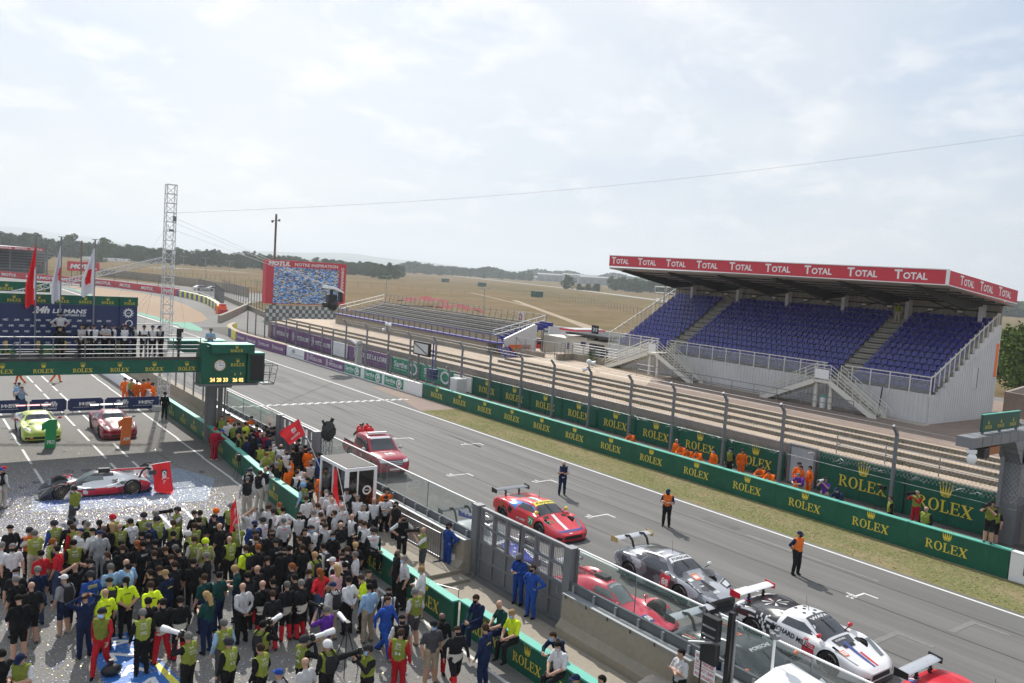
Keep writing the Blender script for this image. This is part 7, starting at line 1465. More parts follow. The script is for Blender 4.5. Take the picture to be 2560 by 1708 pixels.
# ================================================================ people
# body slots: 0 skin 1 torso 2 upper sleeve 3 forearm 4 thigh 5 shin 6 shoe 7 eye
def V3(*a): return Vector(a)
def pose_def(name):
    p = dict(pel=V3(0,0,.94), ch=V3(0,.0,1.30), nk=V3(0,.0,1.50), hd=V3(0,.03,1.64), pitch=0,
             rE=V3(.27,-.03,1.16), rW=V3(.28,.07,.92), lE=V3(-.27,-.03,1.16), lW=V3(-.28,.07,.92),
             rK=V3(.11,.03,.50), rA=V3(.13,-.02,.09), lK=V3(-.11,.03,.50), lA=V3(-.13,-.02,.09), rf=0, lf=0)
    u = p.update
    if name == 'h': u(rE=V3(.42,-.10,1.20), rW=V3(.20,.03,1.03), lE=V3(-.42,-.10,1.20), lW=V3(-.20,.03,1.03))
    if name == 'f': u(rE=V3(.27,.06,1.17), rW=V3(-.08,.24,1.20), lE=V3(-.27,.06,1.17), lW=V3(.08,.21,1.24))
    if name == 'b': u(rE=V3(.27,-.14,1.18), rW=V3(.05,-.19,.98), lE=V3(-.27,-.14,1.18), lW=V3(-.05,-.19,.98))
    if name == 'p': u(rE=V3(.26,.05,1.15), rW=V3(.10,.30,1.22), lE=V3(-.26,.05,1.15), lW=V3(-.08,.29,1.18), pitch=28, hd=V3(0,.07,1.63))
    if name == 'c': u(rE=V3(.32,.20,1.28), rW=V3(.10,.25,1.55), lE=V3(-.28,.24,1.26), lW=V3(-.05,.36,1.50))
    if name == 'u': u(rE=V3(.38,.10,1.55), rW=V3(.12,-.06,1.74), lE=V3(-.38,.10,1.55), lW=V3(-.12,-.06,1.74), pitch=20)
    if name == 'a': u(rE=V3(.30,.22,1.50), rW=V3(.18,.34,1.74), lE=V3(-.27,-.03,1.16), lW=V3(-.28,.07,.92))
    if name == 'w': u(rK=V3(.11,.20,.52), rA=V3(.11,.28,.09), lK=V3(-.11,-.04,.50), lA=V3(-.11,-.34,.14), rE=V3(.27,-.14,1.18), rW=V3(.27,-.12,.93), lE=V3(-.27,.08,1.18), lW=V3(-.25,.26,1.0))
    if name == 't': u(rK=V3(.14,.04,.50), rA=V3(.22,-.02,.09), lK=V3(-.14,.04,.50), lA=V3(-.22,-.02,.09), rW=V3(.26,.12,.93), lW=V3(-.26,.12,.93))
    if name == 'l': u(ch=V3(0,.17,1.26), nk=V3(0,.30,1.42), hd=V3(0,.38,1.53), rE=V3(.26,.42,1.14), rW=V3(.12,.58,1.12), lE=V3(-.26,.42,1.14), lW=V3(-.10,.58,1.12), rK=V3(.12,.06,.5), lK=V3(-.12,-.02,.5), lA=V3(-.13,-.12,.09), pitch=8)
    if name == 's':                              # seated on a wall top 0.93 high, feet hanging
        u(rK=V3(.13,.42,.90), rA=V3(.14,.44,.46), lK=V3(-.13,.42,.90), lA=V3(-.15,.40,.45), ch=V3(0,-.02,1.34), nk=V3(0,.05,1.53), hd=V3(0,.09,1.67), pel=V3(0,0,1.0), rE=V3(.26,.10,1.18), rW=V3(.08,.33,1.06), lE=V3(-.26,.10,1.18), lW=V3(-.06,.33,1.04), pitch=18)
    if name == 'k':                              # kneeling on one knee with camera
        u(pel=V3(0,0,.50), ch=V3(0,.02,.86), nk=V3(0,.04,1.06), hd=V3(0,.08,1.20), rK=V3(.13,.40,.52), rA=V3(.13,.38,.09), lK=V3(-.12,.12,.08), lA=V3(-.12,-.34,.10), rE=V3(.30,.20,.84), rW=V3(.09,.28,1.10), lE=V3(-.26,.26,.82), lW=V3(-.05,.36,1.06))
    return p
def capsule(mb, a, b_, ra, rb, n=10):
    a, b_ = Vector(a), Vector(b_); d = b_-a; L_ = max(d.length, 1e-4); q = d.to_track_quat('Z','Y'); vs = []; R_ = []
    for t in (-80,-45,0): R_.append((ra*math.sin(R(t)), ra*math.cos(R(t))))
    for t in (0,45,80): R_.append((L_+rb*math.sin(R(t)), rb*math.cos(R(t))))
    for z, r_ in R_: vs += [a+q@Vector((r_*math.cos(6.28319*i/n), r_*math.sin(6.28319*i/n), z)) for i in range(n)]
    m = len(R_); fs = [(j*n+i, j*n+(i+1)%n, (j+1)*n+(i+1)%n, (j+1)*n+i) for j in range(m-1) for i in range(n)]+[tuple(range(n))[::-1], tuple(range((m-1)*n, m*n))]
    mb.add(vs, fs, 'skin')
M('hair', (.05,.03,.02), .8, var=.1); M('skin', (.46,.27,.19), .6, var=.08); M('skin2', (.30,.16,.11), .6, var=.08); M('skin3', (.13,.07,.05), .6, var=.08); M('eye', (.02,.015,.01), .3, var=0)
POSE = {}; VOX = .021
def person_mesh(name):
    p = pose_def(name); mb = MB(); seg = []
    def cap(a, b_, ra, rb, slot):
        if 0 < slot < 6: ra += (.010,.012,.010,.013,.016)[slot-1]; rb += (.010,.012,.008,.014,.018)[slot-1]
        capsule(mb, a, b_, ra, rb); seg.append((np.array(a), np.array(b_), ra, rb, slot))
    pel, ch, nk, hd = p['pel'], p['ch'], p['nk'], p['hd']; up = (ch-pel).normalized()
    for s_ in (-1,1):
        cap(pel+V3(s_*.075,0,0), pel+(ch-pel)*.45+V3(s_*.055,0,0), .115, .100, 1); cap(pel+(ch-pel)*.45+V3(s_*.055,0,0), ch+V3(s_*.085,0,.02), .105, .112, 1)
        cap(ch+V3(s_*.06,0,.0), ch+V3(s_*.165,0,.11), .10, .072, 1)
        cap(pel+V3(s_*.085,0,-.05), pel+V3(s_*.09,0,.03), .115, .11, 4)
    cap(ch+V3(0,0,.08), nk-(nk-ch)*.15, .09, .062, 1); cap(nk-(nk-ch)*.1, hd-V3(0,.01,.03), .056, .054, 0)
    q = Matrix.Rotation(R(-p['pitch']), 4, 'X'); H = lambda x, y, z: hd+(q @ Vector((x,y,z)))
    cap(H(0,-.012,.045), H(0,.012,.035), .092, .088, 0); cap(H(0,.03,-.055), H(0,.02,.0), .058, .074, 0); cap(H(0,.095,-.015), H(0,.098,.015), .016, .011, 0)
    for s_ in (-1,1): cap(H(s_*.083,-.01,-.01), H(s_*.083,-.01,.03), .014, .017, 0)
    hands = []
    for s_, e, w, kn, an in ((1,'rE','rW','rK','rA'),(-1,'lE','lW','lK','lA')):
        sh = ch+V3(s_*.185,0,.105)+(V3(0,.02,0) if name == 'l' else V3(0,0,0)); E_, W_, K_, A_ = p[e], p[w], p[kn], p[an]
        cap(sh, E_, .064, .047, 2); cap(E_, W_, .046, .031, 3); d = (W_-E_).normalized(); cap(W_+d*.01, W_+d*.075, .030, .034, 0); hands.append((W_, d, s_))
        hip = pel+V3(s_*.095,0,-.06); cap(hip, K_, .098, .064, 4); cap(K_, K_+(A_-K_)*.35, .062, .060, 5); cap(K_+(A_-K_)*.35, A_, .060, .044, 5)
        sd_ = (A_-K_).normalized(); toe = V3(0,1,0) if abs(sd_.z) > .6 else V3(0,0,-1); cap(A_+sd_*.035-toe*.03, A_+sd_*.045+toe*.13, .045, .036, 6)
    o = mb.obj('tmp'); md = o.modifiers.new('r','REMESH'); md.mode = 'VOXEL'; md.voxel_size = VOX; sm = o.modifiers.new('s','SMOOTH'); sm.iterations = 2; sm.factor = .5
    dg = bpy.context.evaluated_depsgraph_get(); me = bpy.data.meshes.new_from_object(o.evaluated_get(dg)); bpy.data.objects.remove(o)
    n = len(me.vertices); co = np.zeros(n*3); me.vertices.foreach_get('co', co); co = co.reshape(-1,3)
    # cloth folds on torso and legs
    f = np.sin(co[:,2]*58+np.sin(co[:,0]*31)*1.6+co[:,1]*22)*.0045+np.sin(co[:,2]*27+co[:,0]*44)*.003; head = co[:,2] > (nk.z-.02); ctr = np.array([0,pel.y,0]); rad = co[:,:2]*1.0; l = np.linalg.norm(rad, axis=1)+1e-6; f[head] = 0
    co[:,0] += rad[:,0]/l*f; co[:,1] += rad[:,1]/l*f; me.vertices.foreach_set('co', co.ravel())
    fc = np.array([tuple(x.center) for x in me.polygons]); best = np.full(len(fc), 9.); slot = np.zeros(len(fc), int)
    for a, b_, ra, rb, s_ in seg:
        d = b_-a; L2 = (d@d)+1e-9; t = np.clip(((fc-a)@d)/L2, 0, 1); dist = np.linalg.norm(fc-(a+t[:,None]*d), axis=1)-(ra+(rb-ra)*t); k = dist < best; best[k] = dist[k]; slot[k] = s_
    vs = [tuple(c) for c in co]; fs = [tuple(x.vertices) for x in me.polygons]; bpy.data.meshes.remove(me)
    e = MB()
    for W_, d, s_ in hands:                       # palm carries four bent fingers and a thumb
        side = d.orthogonal().normalized(); b0 = W_+d*.085; 
        for i, ln in enumerate((.070,.078,.072,.056)):
            r0 = b0+side*(.024-.016*i); bend = d.cross(side)*.35; m1 = r0+(d+bend*.4).normalized()*ln*.5; e.tube(r0, m1, .0085, 'skin', 5, .008); e.tube(m1, m1+(d+bend*1.6).normalized()*ln*.5, .008, 'skin', 5, .006)
        t0 = W_+d*.035+side*.03; e.tube(t0, t0+(d*.6+side).normalized()*.055, .010, 'skin', 5, .008)
    nf = len(e.f)
    for s_ in (-1,1): e.ball(H(s_*.032,.088,.032), .010, 'skin', 6, 4)
    e.box(H(0,.088,-.045),(.045,.012,.008),'skin')
    off = len(vs); vs += e.v; fs += [tuple(off+k for k in q_) for q_ in e.f]; slot = list(slot)+[0]*nf+[7]*(len(e.f)-nf)
    out = bpy.data.meshes.new('body_'+name)
    out.from_pydata(vs, [], fs)
    for i in range(8): out.materials.append(MATS['skin'])
    out.polygons.foreach_set('material_index', [int(i) for i in slot]); out.polygons.foreach_set('use_smooth', [True]*len(fs)); out.update()
    # vest: torso faces pushed outwards
    nrm = [out.polygons[i].normal.copy() for i in range(len(out.polygons))]; vn = {}
    vf = [i for i in range(len(slot)-len(e.f)) if slot[i] == 1 and (Vector(fc[i])-pel).dot(up) > .04 and abs(fc[i][0]) < .20]
    idx = {}; vv = []; ff = []
    for i in vf:
        for k in fs[i]:
            if k not in idx: idx[k] = len(vv); vv.append(Vector(vs[k])+out.vertices[k].normal*.020)
        ff.append(tuple(idx[k] for k in fs[i]))
    vest = (vv, ff); bv = BVHTree.FromPolygons(vv, ff); bb_ = BVHTree.FromPolygons([Vector(v) for v in vs], fs)
    POSE[name] = dict(me=out, vest=vest, bv=bv, bb=bb_, p=p, H=H, head=hd, top=(H(0,0,.135)).z)
for q in 'nhfbpcuawtlsk': person_mesh(q)
_hm = {}
def head_item(kind, pose):
    """hair and headgear as their own meshes, shaped round the skull"""
    k = (kind, pose)
    if k in _hm: return _hm[k]
    H = POSE[pose]['H']; g = MB()
    def shell(rx, ry, rz, z0, cut, mat='hair', n=16, m=9, dz=.042, dy=-.006, front=None):
        vs = []; 
        for j in range(m+1):
            for i in range(n):
                t = 6.28319*i/n; st = math.sin(t); lim = cut if st < .2 else (cut if front is None else front); ph = math.pi*.5*(1-lim)*j/m if False else (math.pi*(.5+lim))*j/m
                vs.append(H(rx*math.sin(ph)*math.cos(t), dy+ry*math.sin(ph)*math.sin(t), dz+rz*math.cos(ph)))
        g.add(vs, [(j*n+i, j*n+(i+1)%n, (j+1)*n+(i+1)%n, (j+1)*n+i)[::-1] for j in range(m) for i in range(n)], mat, smooth=True)
    if kind == 'short': shell(.103,.113,.104,0,.19,front=-.10)
    elif kind == 'bald': shell(.0955,.1045,.096,0,.16,front=-.30) if False else shell(.096,.105,.0,0,.1)
    elif kind == 'long': shell(.102,.112,.104,0,.22,front=-.12); g.sheet(lambda u, v: tuple(H((u-.5)*.20*(1-.25*v), -.085-.045*math.cos((u-.5)*3)-.02*math.sin(v*5), .04-.34*v)), 8, 8, 'hair'); g.sheet(lambda u, v: tuple(H((u-.5)*.18*(1-.25*v), -.10-.045*math.cos((u-.5)*3)-.02*math.sin(v*5), .04-.33*v)), 8, 8, 'hair')
    elif kind == 'tail': shell(.101,.110,.101,0,.17,front=-.12); g.tube(H(0,-.11,.05),H(0,-.15,-.03),.03,'hair',8,.035); g.tube(H(0,-.15,-.03),H(0,-.13,-.16),.035,'hair',8,.012)
    elif kind == 'cap': shell(.102,.112,.098,0,.02); g.add([H(-.085,.075,.055),H(.085,.075,.055),H(.07,.165,.035),H(0,.185,.032),H(-.07,.165,.035),H(-.085,.075,.045),H(.085,.075,.045),H(.07,.165,.026),H(0,.185,.022),H(-.07,.165,.026)], [(0,1,2,3,4),(9,8,7,6,5),(0,5,6,1),(1,6,7,2),(2,7,8,3),(3,8,9,4),(4,9,5,0)], 'hair')
    elif kind == 'helmet':
        shell(.122,.138,.122,0,.12,front=-.03); g.tube(H(.10,.0,.0),H(.04,.06,-.105),.006,'black',4); g.tube(H(-.10,.0,.0),H(-.04,.06,-.105),.006,'black',4)
    elif kind == 'phones':
        shell(.100,.109,.100,0,.10,front=-.05)
        for s_ in (-1,1): g.tube(H(s_*.085,-.01,.01),H(s_*.125,-.01,.01),.042,'black',8)
        g.path([H(.112*math.sin(t),-.01,.02+.118*math.cos(t)) for t in np.linspace(-1.5,1.5,8)], .011, 'black', 5)
    elif kind == 'mask':
        g.sheet(lambda u, v: tuple(H(.078*math.sin((u-.5)*2.5), .012+.092*math.cos((u-.5)*2.3)+.012*math.sin(v*3.1), .012-.095*v)), 8, 5, 'hair')
    me = g.mesh(kind); _hm[k] = me; return me
_vm = {}
def vest_mesh(pose):
    if pose not in _vm: g = MB(); g.add(POSE[pose]['vest'][0], POSE[pose]['vest'][1], 'skin', smooth=True); _vm[pose] = g.mesh('vest')
    return _vm[pose]
_tm = {}
def back_text(pose, lines, mat, vest, front=False):
    k = (pose, lines, mat, vest, front)
    if k in _tm: return _tm[k]
    P0 = POSE[pose]; b_ = P0['bv'] if vest else P0['bb']; g = MB(); s_ = -1 if front else 1
    ch = P0['p']['ch']
    for t, w, h, dz in lines:
        vs, fs = fit_text(t, w, h, .02); out = []
        for v in vs:
            o = Vector((s_*v[0], -s_*1.2+ch.y, ch.z+dz+v[1])); r_ = b_.ray_cast(o, Vector((0,s_,0))); out.append((r_[0]+Vector((0,-s_*.006,0))) if r_[0] else None)
        g.add([q or Vector((0,0,0)) for q in out], [f for f in fs if all(out[i] is not None for i in f)], mat)
    _tm[k] = g.mesh('lettering'); return _tm[k]
_wm = {}
def tied_mesh(pose):                                # overalls sleeves tied round the waist
    if pose not in _wm:
        g = MB(); pel = POSE[pose]['p']['pel']; n = 20
        def fn(u, v): t = 6.28319*u; r_ = 1+.05*math.sin(t*5+v*3)+.03*math.sin(t*11); return tuple(pel+Vector((.205*r_*math.cos(t), .15*r_*math.sin(t), .13-.20*v-.05*math.sin(t*2)*v)))
        g.sheet(fn, n, 4, 'skin'); _wm[pose] = g.mesh('tied_sleeves')
    return _wm[pose]
def C(name, r_, g_, b_):
    m = M('c_'+name, (r_,g_,b_), .9, var=.18, scale=7, bump=.6, spec=.15); t = m.node_tree; x = t.nodes['Mix (Legacy)'] if 'Mix (Legacy)' in t.nodes else [n for n in t.nodes if n.bl_idname == 'ShaderNodeMixRGB'][0]
    oi = t.nodes.new('ShaderNodeObjectInfo'); hs = t.nodes.new('ShaderNodeHueSaturation'); mr = t.nodes.new('ShaderNodeMapRange'); mr.inputs[3].default_value = .72; mr.inputs[4].default_value = 1.2
    t.links.new(oi.outputs['Random'], mr.inputs[0]); t.links.new(mr.outputs[0], hs.inputs['Value']); t.links.new(x.outputs[0], hs.inputs['Color']); t.links.new(hs.outputs[0], t.nodes['Principled BSDF'].inputs['Base Color']); return m
C('blk',.014,.014,.016); C('blk2',.028,.028,.032); C('nav',.012,.022,.065); C('wht',.60,.60,.62); C('off',.50,.47,.42); C('red',.50,.02,.03); C('dred',.34,.012,.035); C('neo',.62,.80,.03); C('dgr',.01,.055,.05); C('blu',.02,.07,.32); C('sky',.30,.46,.66); C('khk',.36,.29,.21); C('org',.85,.15,.01); C('ovs',.95,.20,.04); C('vst',.235,.275,.05); C('gry',.28,.29,.31); C('dgy',.07,.07,.08); C('pur',.11,.03,.28); C('bge',.42,.37,.30); C('pnk',.75,.42,.48); C('jean',.05,.08,.16); C('mblu',.18,.38,.62); C('hb',.045,.026,.016); C('hd',.012,.010,.009); C('hg',.15,.145,.14); C('hy',.36,.24,.11); C('hr',.22,.07,.02); C('hgrey',.16,.17,.18); C('sleeve_w',.60,.60,.62)
# outfit: torso, upper sleeve, forearm, thigh, shin, shoe, vest
FIT = {'K':('blk','blk','S','blk','blk','blk',0,'a black T-shirt and black trousers'), 'S':('blk','blk','blk','blk','blk','blk',0,'a long black race suit'), 'KS':('blk','blk','S','blk','S','dgy',0,'a black T-shirt and shorts'),
 'Z':('blk','blk','blk','blk','red','blk',2,'a black undershirt with pale overalls tied at the waist'), 'R2':('blk','blk','blk','red','red','blk',2,'a black top and bright red trousers'),
 'V':('blk','blk','blk','blk','blk','blk',1,'a green press vest over black'), 'VW':('wht','wht','wht','dgy','dgy','blk',1,'a green press vest with white sleeves'), 'VB':('bge','bge','bge','bge','bge','dgy',1,'a green press vest over beige'), 'VL':('sky','sky','sky','dgy','dgy','blk',1,'a green press vest over a pale blue shirt'), 'VS':('wht','wht','S','dgy','S','dgy',1,'a green press vest, white T-shirt and shorts'), 'VR':('red','red','red','red','red','blk',1,'a green press vest over red overalls'), 'VN':('nav','blu','blu','nav','nav','blk',1,'a green press vest over navy'),
 'W':('wht','wht','S','blk','blk','blk',0,'a white shirt and black trousers'), 'WL':('wht','wht','wht','khk','khk','dgy',0,'a white long sleeved top and beige trousers'), 'WK':('wht','wht','wht','blk','blk','blk',0,'a white long sleeved shirt and black trousers'),
 'T':('wht','blk','blk2','blk','blk','blk',0,'a white and black race suit'), 'R':('red','red','S','jean','jean','blk',0,'a red T-shirt and dark jeans'), 'N':('neo','neo','S','blk','blk','blk',0,'a neon yellow team shirt'), 'G':('dgr','dgr','S','nav','nav','blk',0,'a dark green team shirt'),
 'B':('blu','blu','blu','blu','blu','blk',0,'blue marshal overalls'), 'L':('sky','sky','sky','khk','khk','dgy',0,'a light blue shirt and beige trousers'), 'LB':('sky','sky','S','blk','blk','blk',0,'a light blue shirt and black trousers'), 'O':('org','org','org','org','org','blk',0,'orange marshal overalls'), 'OV':('nav','nav','S','blk','blk','blk',3,'an orange reflective vest'),
 'P':('pur','pur','S','khk','khk','dgy',0,'a purple press vest'), 'Y':('gry','gry','gry','gry','gry','dgy',0,'light grey overalls'), 'M':('dred','dred','dred','dred','dred','wht',0,'dark red mechanic overalls'), 'A':('nav','nav','nav','nav','nav','blk',0,'navy team overalls'), 'GS':('gry','gry','S','nav','S','gry',0,'a grey T-shirt and navy shorts'), 'NT':('nav','nav','S','jean','jean','blk',0,'a navy T-shirt and jeans'),
 'C':('wht','wht','wht','off','off','dgy',4,'a white camera crew suit and black harness'), 'D':('dgy','dgy','S','khk','S','dgy',0,'a dark grey T-shirt and beige shorts'), 'PK':('pnk','S','S','blk','blk','blk',0,'a pink sleeveless top'), 'X':('wht','wht','S','blk','blk','blk',4,'a black team vest over white sleeves'), 'NV':('wht','wht','S','nav','nav','blk',5,'a navy body warmer over a white shirt'), 'AW':('nav','nav','nav','nav','nav','wht',0,'a navy and red race suit'), 'KV':('blk','blk','S','blk','S','dgy',1,'a green press vest and black shorts')}
HEAD = {'h':('short','hb','brown haired'), 'd':('short','hd','dark haired'), 'g':('short','hg','grey haired'), 'y':('short','hy','fair haired'), 'r':('short','hr','ginger'), 'b':(None,'','bald'), 'L':('long','hr','long brown haired'), 'F':('long','hy','long fair haired'), 'q':('tail','hd','pony tailed'), 'c':('cap','nav','navy capped'), 'k':('cap','blk','black capped'), 'w':('cap','wht','white capped'), 'e':('cap','red','red capped'), 'j':('cap','blu','blue capped'), 'n':('cap','khk','khaki capped'),
 'H':('helmet','blk2','black helmeted'), '1':('helmet','wht','white helmeted'), '2':('helmet','red','red helmeted'), '3':('helmet','mblu','blue helmeted'), '4':('helmet','hgrey','grey helmeted'), '5':('helmet','neo','yellow helmeted'), '6':('helmet','org','orange helmeted'), 'o':('phones','hd','headphone wearing')}
POSEW = {'n':'standing', 't':'standing with feet apart', 'h':'with hands on hips', 'f':'with folded arms', 'b':'with hands behind the back', 'p':'looking down at the hands', 'c':'holding a camera up', 'u':'with both hands on the head', 'a':'with one arm raised', 'w':'walking', 'l':'leaning forward', 's':'sitting on the green wall', 'k':'kneeling'}
ZT = {k: POSE[k]['top'] for k in POSE}
PEOPLE = []
def slot_mats(o, names, skin):
    for i, nme in enumerate(names):
        s_ = o.material_slots[i]; s_.link = 'OBJECT'; s_.material = MATS['eye'] if nme == 'E' else (MATS[skin] if nme == 'S' else MATS['c_'+nme])
def kid(me, name, par, mat=None):
    o = bpy.data.objects.new(name, me); COL.objects.link(o); o.parent = par
    if mat:
        for s_ in o.material_slots[:1]: s_.link = 'OBJECT'; s_.material = MATS[mat]
    return o
def person(px, py, fit, hd, pose='n', face=15, area='', mask=None, text=None, z=0, skin='skin', sc=1.0, at=None, ft=None):
    f = FIT[fit]; P0 = POSE[pose]; top = ZT[pose]*sc
    loc = Vector(at) if at is not None else G(px, py, z+top); 
    if at is None: loc.z = z
    if pose in 'ls' and at is None: off = Matrix.Rotation(R(face), 3, 'Z') @ P0['head']; loc -= Vector((off.x, off.y, 0))
    o = bpy.data.objects.new('person', P0['me']); COL.objects.link(o); o.location = loc; o.rotation_euler = (0,0,R(face)); o.scale = (sc*random.uniform(.97,1.06), sc*random.uniform(.97,1.06), sc)
    slot_mats(o, ['S',f[0],f[1],f[2],f[3],f[4],f[5],'E'], skin)
    hk, hc, _ = HEAD[hd]
    if hk: kid(head_item(hk, pose), {'short':'hair','long':'hair','tail':'hair','cap':'cap','helmet':'helmet','phones':'headphones'}[hk], o, 'c_'+hc)
    if mask: kid(head_item('mask', pose), 'face_mask', o, 'c_'+mask)
    if f[6] in (1,3,4,5): kid(vest_mesh(pose), 'vest', o, 'c_'+{1:'vst',3:'ovs',4:'blk',5:'nav'}[f[6]])
    if f[6] == 2: kid(tied_mesh(pose), 'tied_sleeves', o, 'c_off')
    if text is None and fit[0] == 'V': text = 'v'
    if text and pose not in 'k':
        near = loc.y < 34; L_ = None
        if text == 'v' and near: L_ = ((('24h',.13,.06,.12),('PRESS',.2,.035,.03),('TRACK',.2,.03,-.03)), 'white_line', True)
        elif text.startswith('#'): L_ = ((('24h',.13,.06,.12),('PIT ET',.15,.03,.05),('TRACK',.2,.03,.0),(text[1:],.16,.085,-.12)), 'white_line', True)
        elif text == 'D': L_ = ((('DENSO',.24,.055,.07),), 'red', False)
        elif text == 'A': L_ = ((('AMR',.2,.05,.02),), 'black', False)
        elif text == 'AW': L_ = ((('AMR',.2,.05,-.02),), 'gold', False)
        elif text == 'B': L_ = ((('COMMISSAIRE',.26,.04,.09),('DE PISTE',.26,.035,.04)), 'gold', False)
        elif text[0] == '=': L_ = (((text[1:],.28,.06,.05),), 'white_line' if f[0] != 'wht' else 'black', False)
        if L_: kid(back_text(pose, L_[0], L_[1], L_[2]), 'lettering', o)
    desc = '%s person in %s' % (HEAD[hd][2], f[7])
    PEOPLE.append(dict(o=o, desc=desc, pose=pose, area=area, text=text if text and text[0] in '#=' else None, mask=mask, face=face))
    return o
LENS = {}
def held_camera(o, pose, big=0, mat='c_blk', label=''):
    P0 = POSE[pose]; hp = P0['p']['rW']; k = (big, mat)
    if k not in LENS:
        g = MB(); g.box((0,0,0),(.15,.10,.12),'black'); g.box((0,-.0,.075),(.07,.08,.05),'black'); Lb = (.14,.42,.6)[big]; rb = (.04,.06,.075)[big]
        g.tube((0,.04,0),(0,.04+Lb*.55,0),rb*.8,mat,10); g.tube((0,.04+Lb*.55,0),(0,.04+Lb,0),rb,mat,10,rb*1.15); g.tube((0,.04+Lb,0),(0,.045+Lb,0),rb*.95,'black',10); g.box((.0,-.06,.0),(.06,.03,.06),'black'); LENS[k] = g.mesh('camera')
    c = bpy.data.objects.new('camera', LENS[k]); COL.objects.link(c); rz = o.rotation_euler.z; c.rotation_euler = (0,0,rz)
    loc = Matrix.Rotation(rz, 3, 'Z') @ Vector((.02,.24 if pose != 'k' else .27, 0)); hz = P0['head'].z+.03 if pose in 'ck' else 1.2
    c.location = o.location+Vector((loc.x, loc.y, hz)); tag(c, label, 'camera', 'cameras held by photographers'); return c
# ---- crowd tables: head-top position in the photograph (crop origin + scale), outfit, head, pose, facing, extras
def crowd(org, sc, area, rows, z=0, face=20):
    for r_ in rows.strip().split('\n'):
        t = r_.split()
        if len(t) < 4: continue
        x, y, fit, hd = float(t[0]), float(t[1]), t[2], t[3]; pose = t[4] if len(t) > 4 else 'n'; fc = face+random.uniform(-18,18); kw = {}; cam = None
        for e in t[5:]:
            if e[0] == '@': fc = float(e[1:])
            elif e[0] == 'm': kw['mask'] = {'m':'blk','mb':'sky','mw':'wht'}[e]
            elif e[0] in '#=' or e in ('D','A','AW','B'): kw['text'] = e.replace('_',' ')
            elif e == 'k2': kw['skin'] = 'skin3'
            elif e[0] == '*': cam = e[1:]
            elif e[0] == 's': kw['sc'] = float(e[1:])
        o = person(org[0]+x*sc, org[1]+y*sc, fit, hd, pose, fc, area, z=z, **kw)
        if cam: CAMS.append((o, pose, cam))
CAMS = []
random.seed(12)
F_ = 'in the front rows facing the winning car'
M_ = 'in the middle of the crowd'
B_ = 'at the bottom of the crowd'
R_ = 'at the right side of the crowd by the green wall'
G_ = 'between the green wall and the pit wall'
crowd((0,980), K2, F_, '''
105 1303 S k n
292 1330 OV H
342 1355 VB g c
535 1262 VN H n
690 1258 S d
718 1298 VR h n
862 1268 V g n @70 mb
835 1260 V d
975 1255 K q
1020 1305 K b n k2
1100 1285 S F n
1175 1288 V b n
1108 1203 V 2
1260 1215 V 1
1283 1242 WK d n =alm_Ang
1412 1183 V H
1533 1166 VB g
1540 1218 VN H
1462 1276 A g
1745 1128 VW H c @95 *2b
1700 1255 V h
1915 1168 S h p
1962 1160 V d
1952 1230 K d
1905 1284 V h
2103 1198 K k n =8R_70
2120 1143 A 6
2158 1284 K b
1845 1365 V 1 n @60 m
1390 1362 K d
1455 1388 K d
2265 1092 V 4 n @-40
2325 1288 V n c
''')
crowd((0,1308), K2, M_, '''
10 188 W g n @-60
122 198 W g n @185 m
405 266 R d
510 152 V r n @-80 mw
567 222 R d n @60 mb
725 163 V d
768 60 W c p @-70 m
915 46 W k n
982 70 Y c n
1058 282 S h n @60 mb
1205 212 K h
1190 172 K q
1352 170 K L
1408 176 K d n =BRED
1527 162 K d
1517 270 K h
1637 238 K h p
1737 220 K g p
1768 256 S d p
1690 320 K h p
1717 374 K h
1895 346 K d
1702 78 K d
1907 130 VW h n
2015 153 VB 5 n
2030 288 K g n @60 m
2252 128 V b n #96
372 424 NT g n
157 444 KS d n @170 mb
163 518 K g n
312 578 KS b n
192 716 KS d p
636 504 GS w n
742 398 K b u
892 474 B H n B
893 355 S q p @60
1242 354 LB b n
1262 400 LB d n @60 mb
1086 398 LB g n
1077 534 N k n A
1240 528 N q b A
1036 644 N b n A
840 694 A h u
1480 455 K d n @60 m
1572 432 K h p
1640 468 A y p AW
1482 574 N h b A
1456 730 K d n
1604 740 R2 d t
1770 720 Z d n
2010 500 G h n A
2150 480 G d n A
2042 678 G F p A
2325 415 G y p @70 A
''')
crowd((0,1308), K2, B_, '''
1003 832 VR H w @150 mb
1400 843 V g n #592
1852 1070 V g c @30 *2w
2196 943 VL g n
2247 1128 V H n #92
222 1268 VS c p @140
20 1240 K d n
''')
crowd((500,1308), K2, M_, '''
541 66 T H n D
706 60 S h n @170 m
578 208 K r n
456 218 N h n A
570 415 Z b n
620 563 Z b n
722 543 K d n
718 662 Z h n
858 573 Z g n
1000 554 Z g n
935 500 K d n
672 338 K d p
752 158 S k n =92
830 243 S d n @150 m
908 394 K r n @40
985 124 K h n @60 m
1024 54 K d n @190
1085 18 T d p @150 mb
1300 94 K d n @170 mb
1386 -6 Z b n
1130 284 VW y n
1307 333 T w n @60
1388 290 T d n @170 m
1450 228 K h n
1528 188 K y n
1528 280 W g n @50 m
1626 -8 T h p
1080 465 K h p
1180 444 R L h
1346 404 PK F n
1424 380 K d n
1462 524 WK d b
1308 578 WL c n
1606 510 N h p @60
1655 458 K q n @170
1665 594 L d n
1830 718 B h w @200
1852 628 T d n @150 m
425 588 WK b b
470 480 K d
560 120 S h
1240 10 T h p
880 220 K d n
1010 210 K h
1215 200 T d n
''')
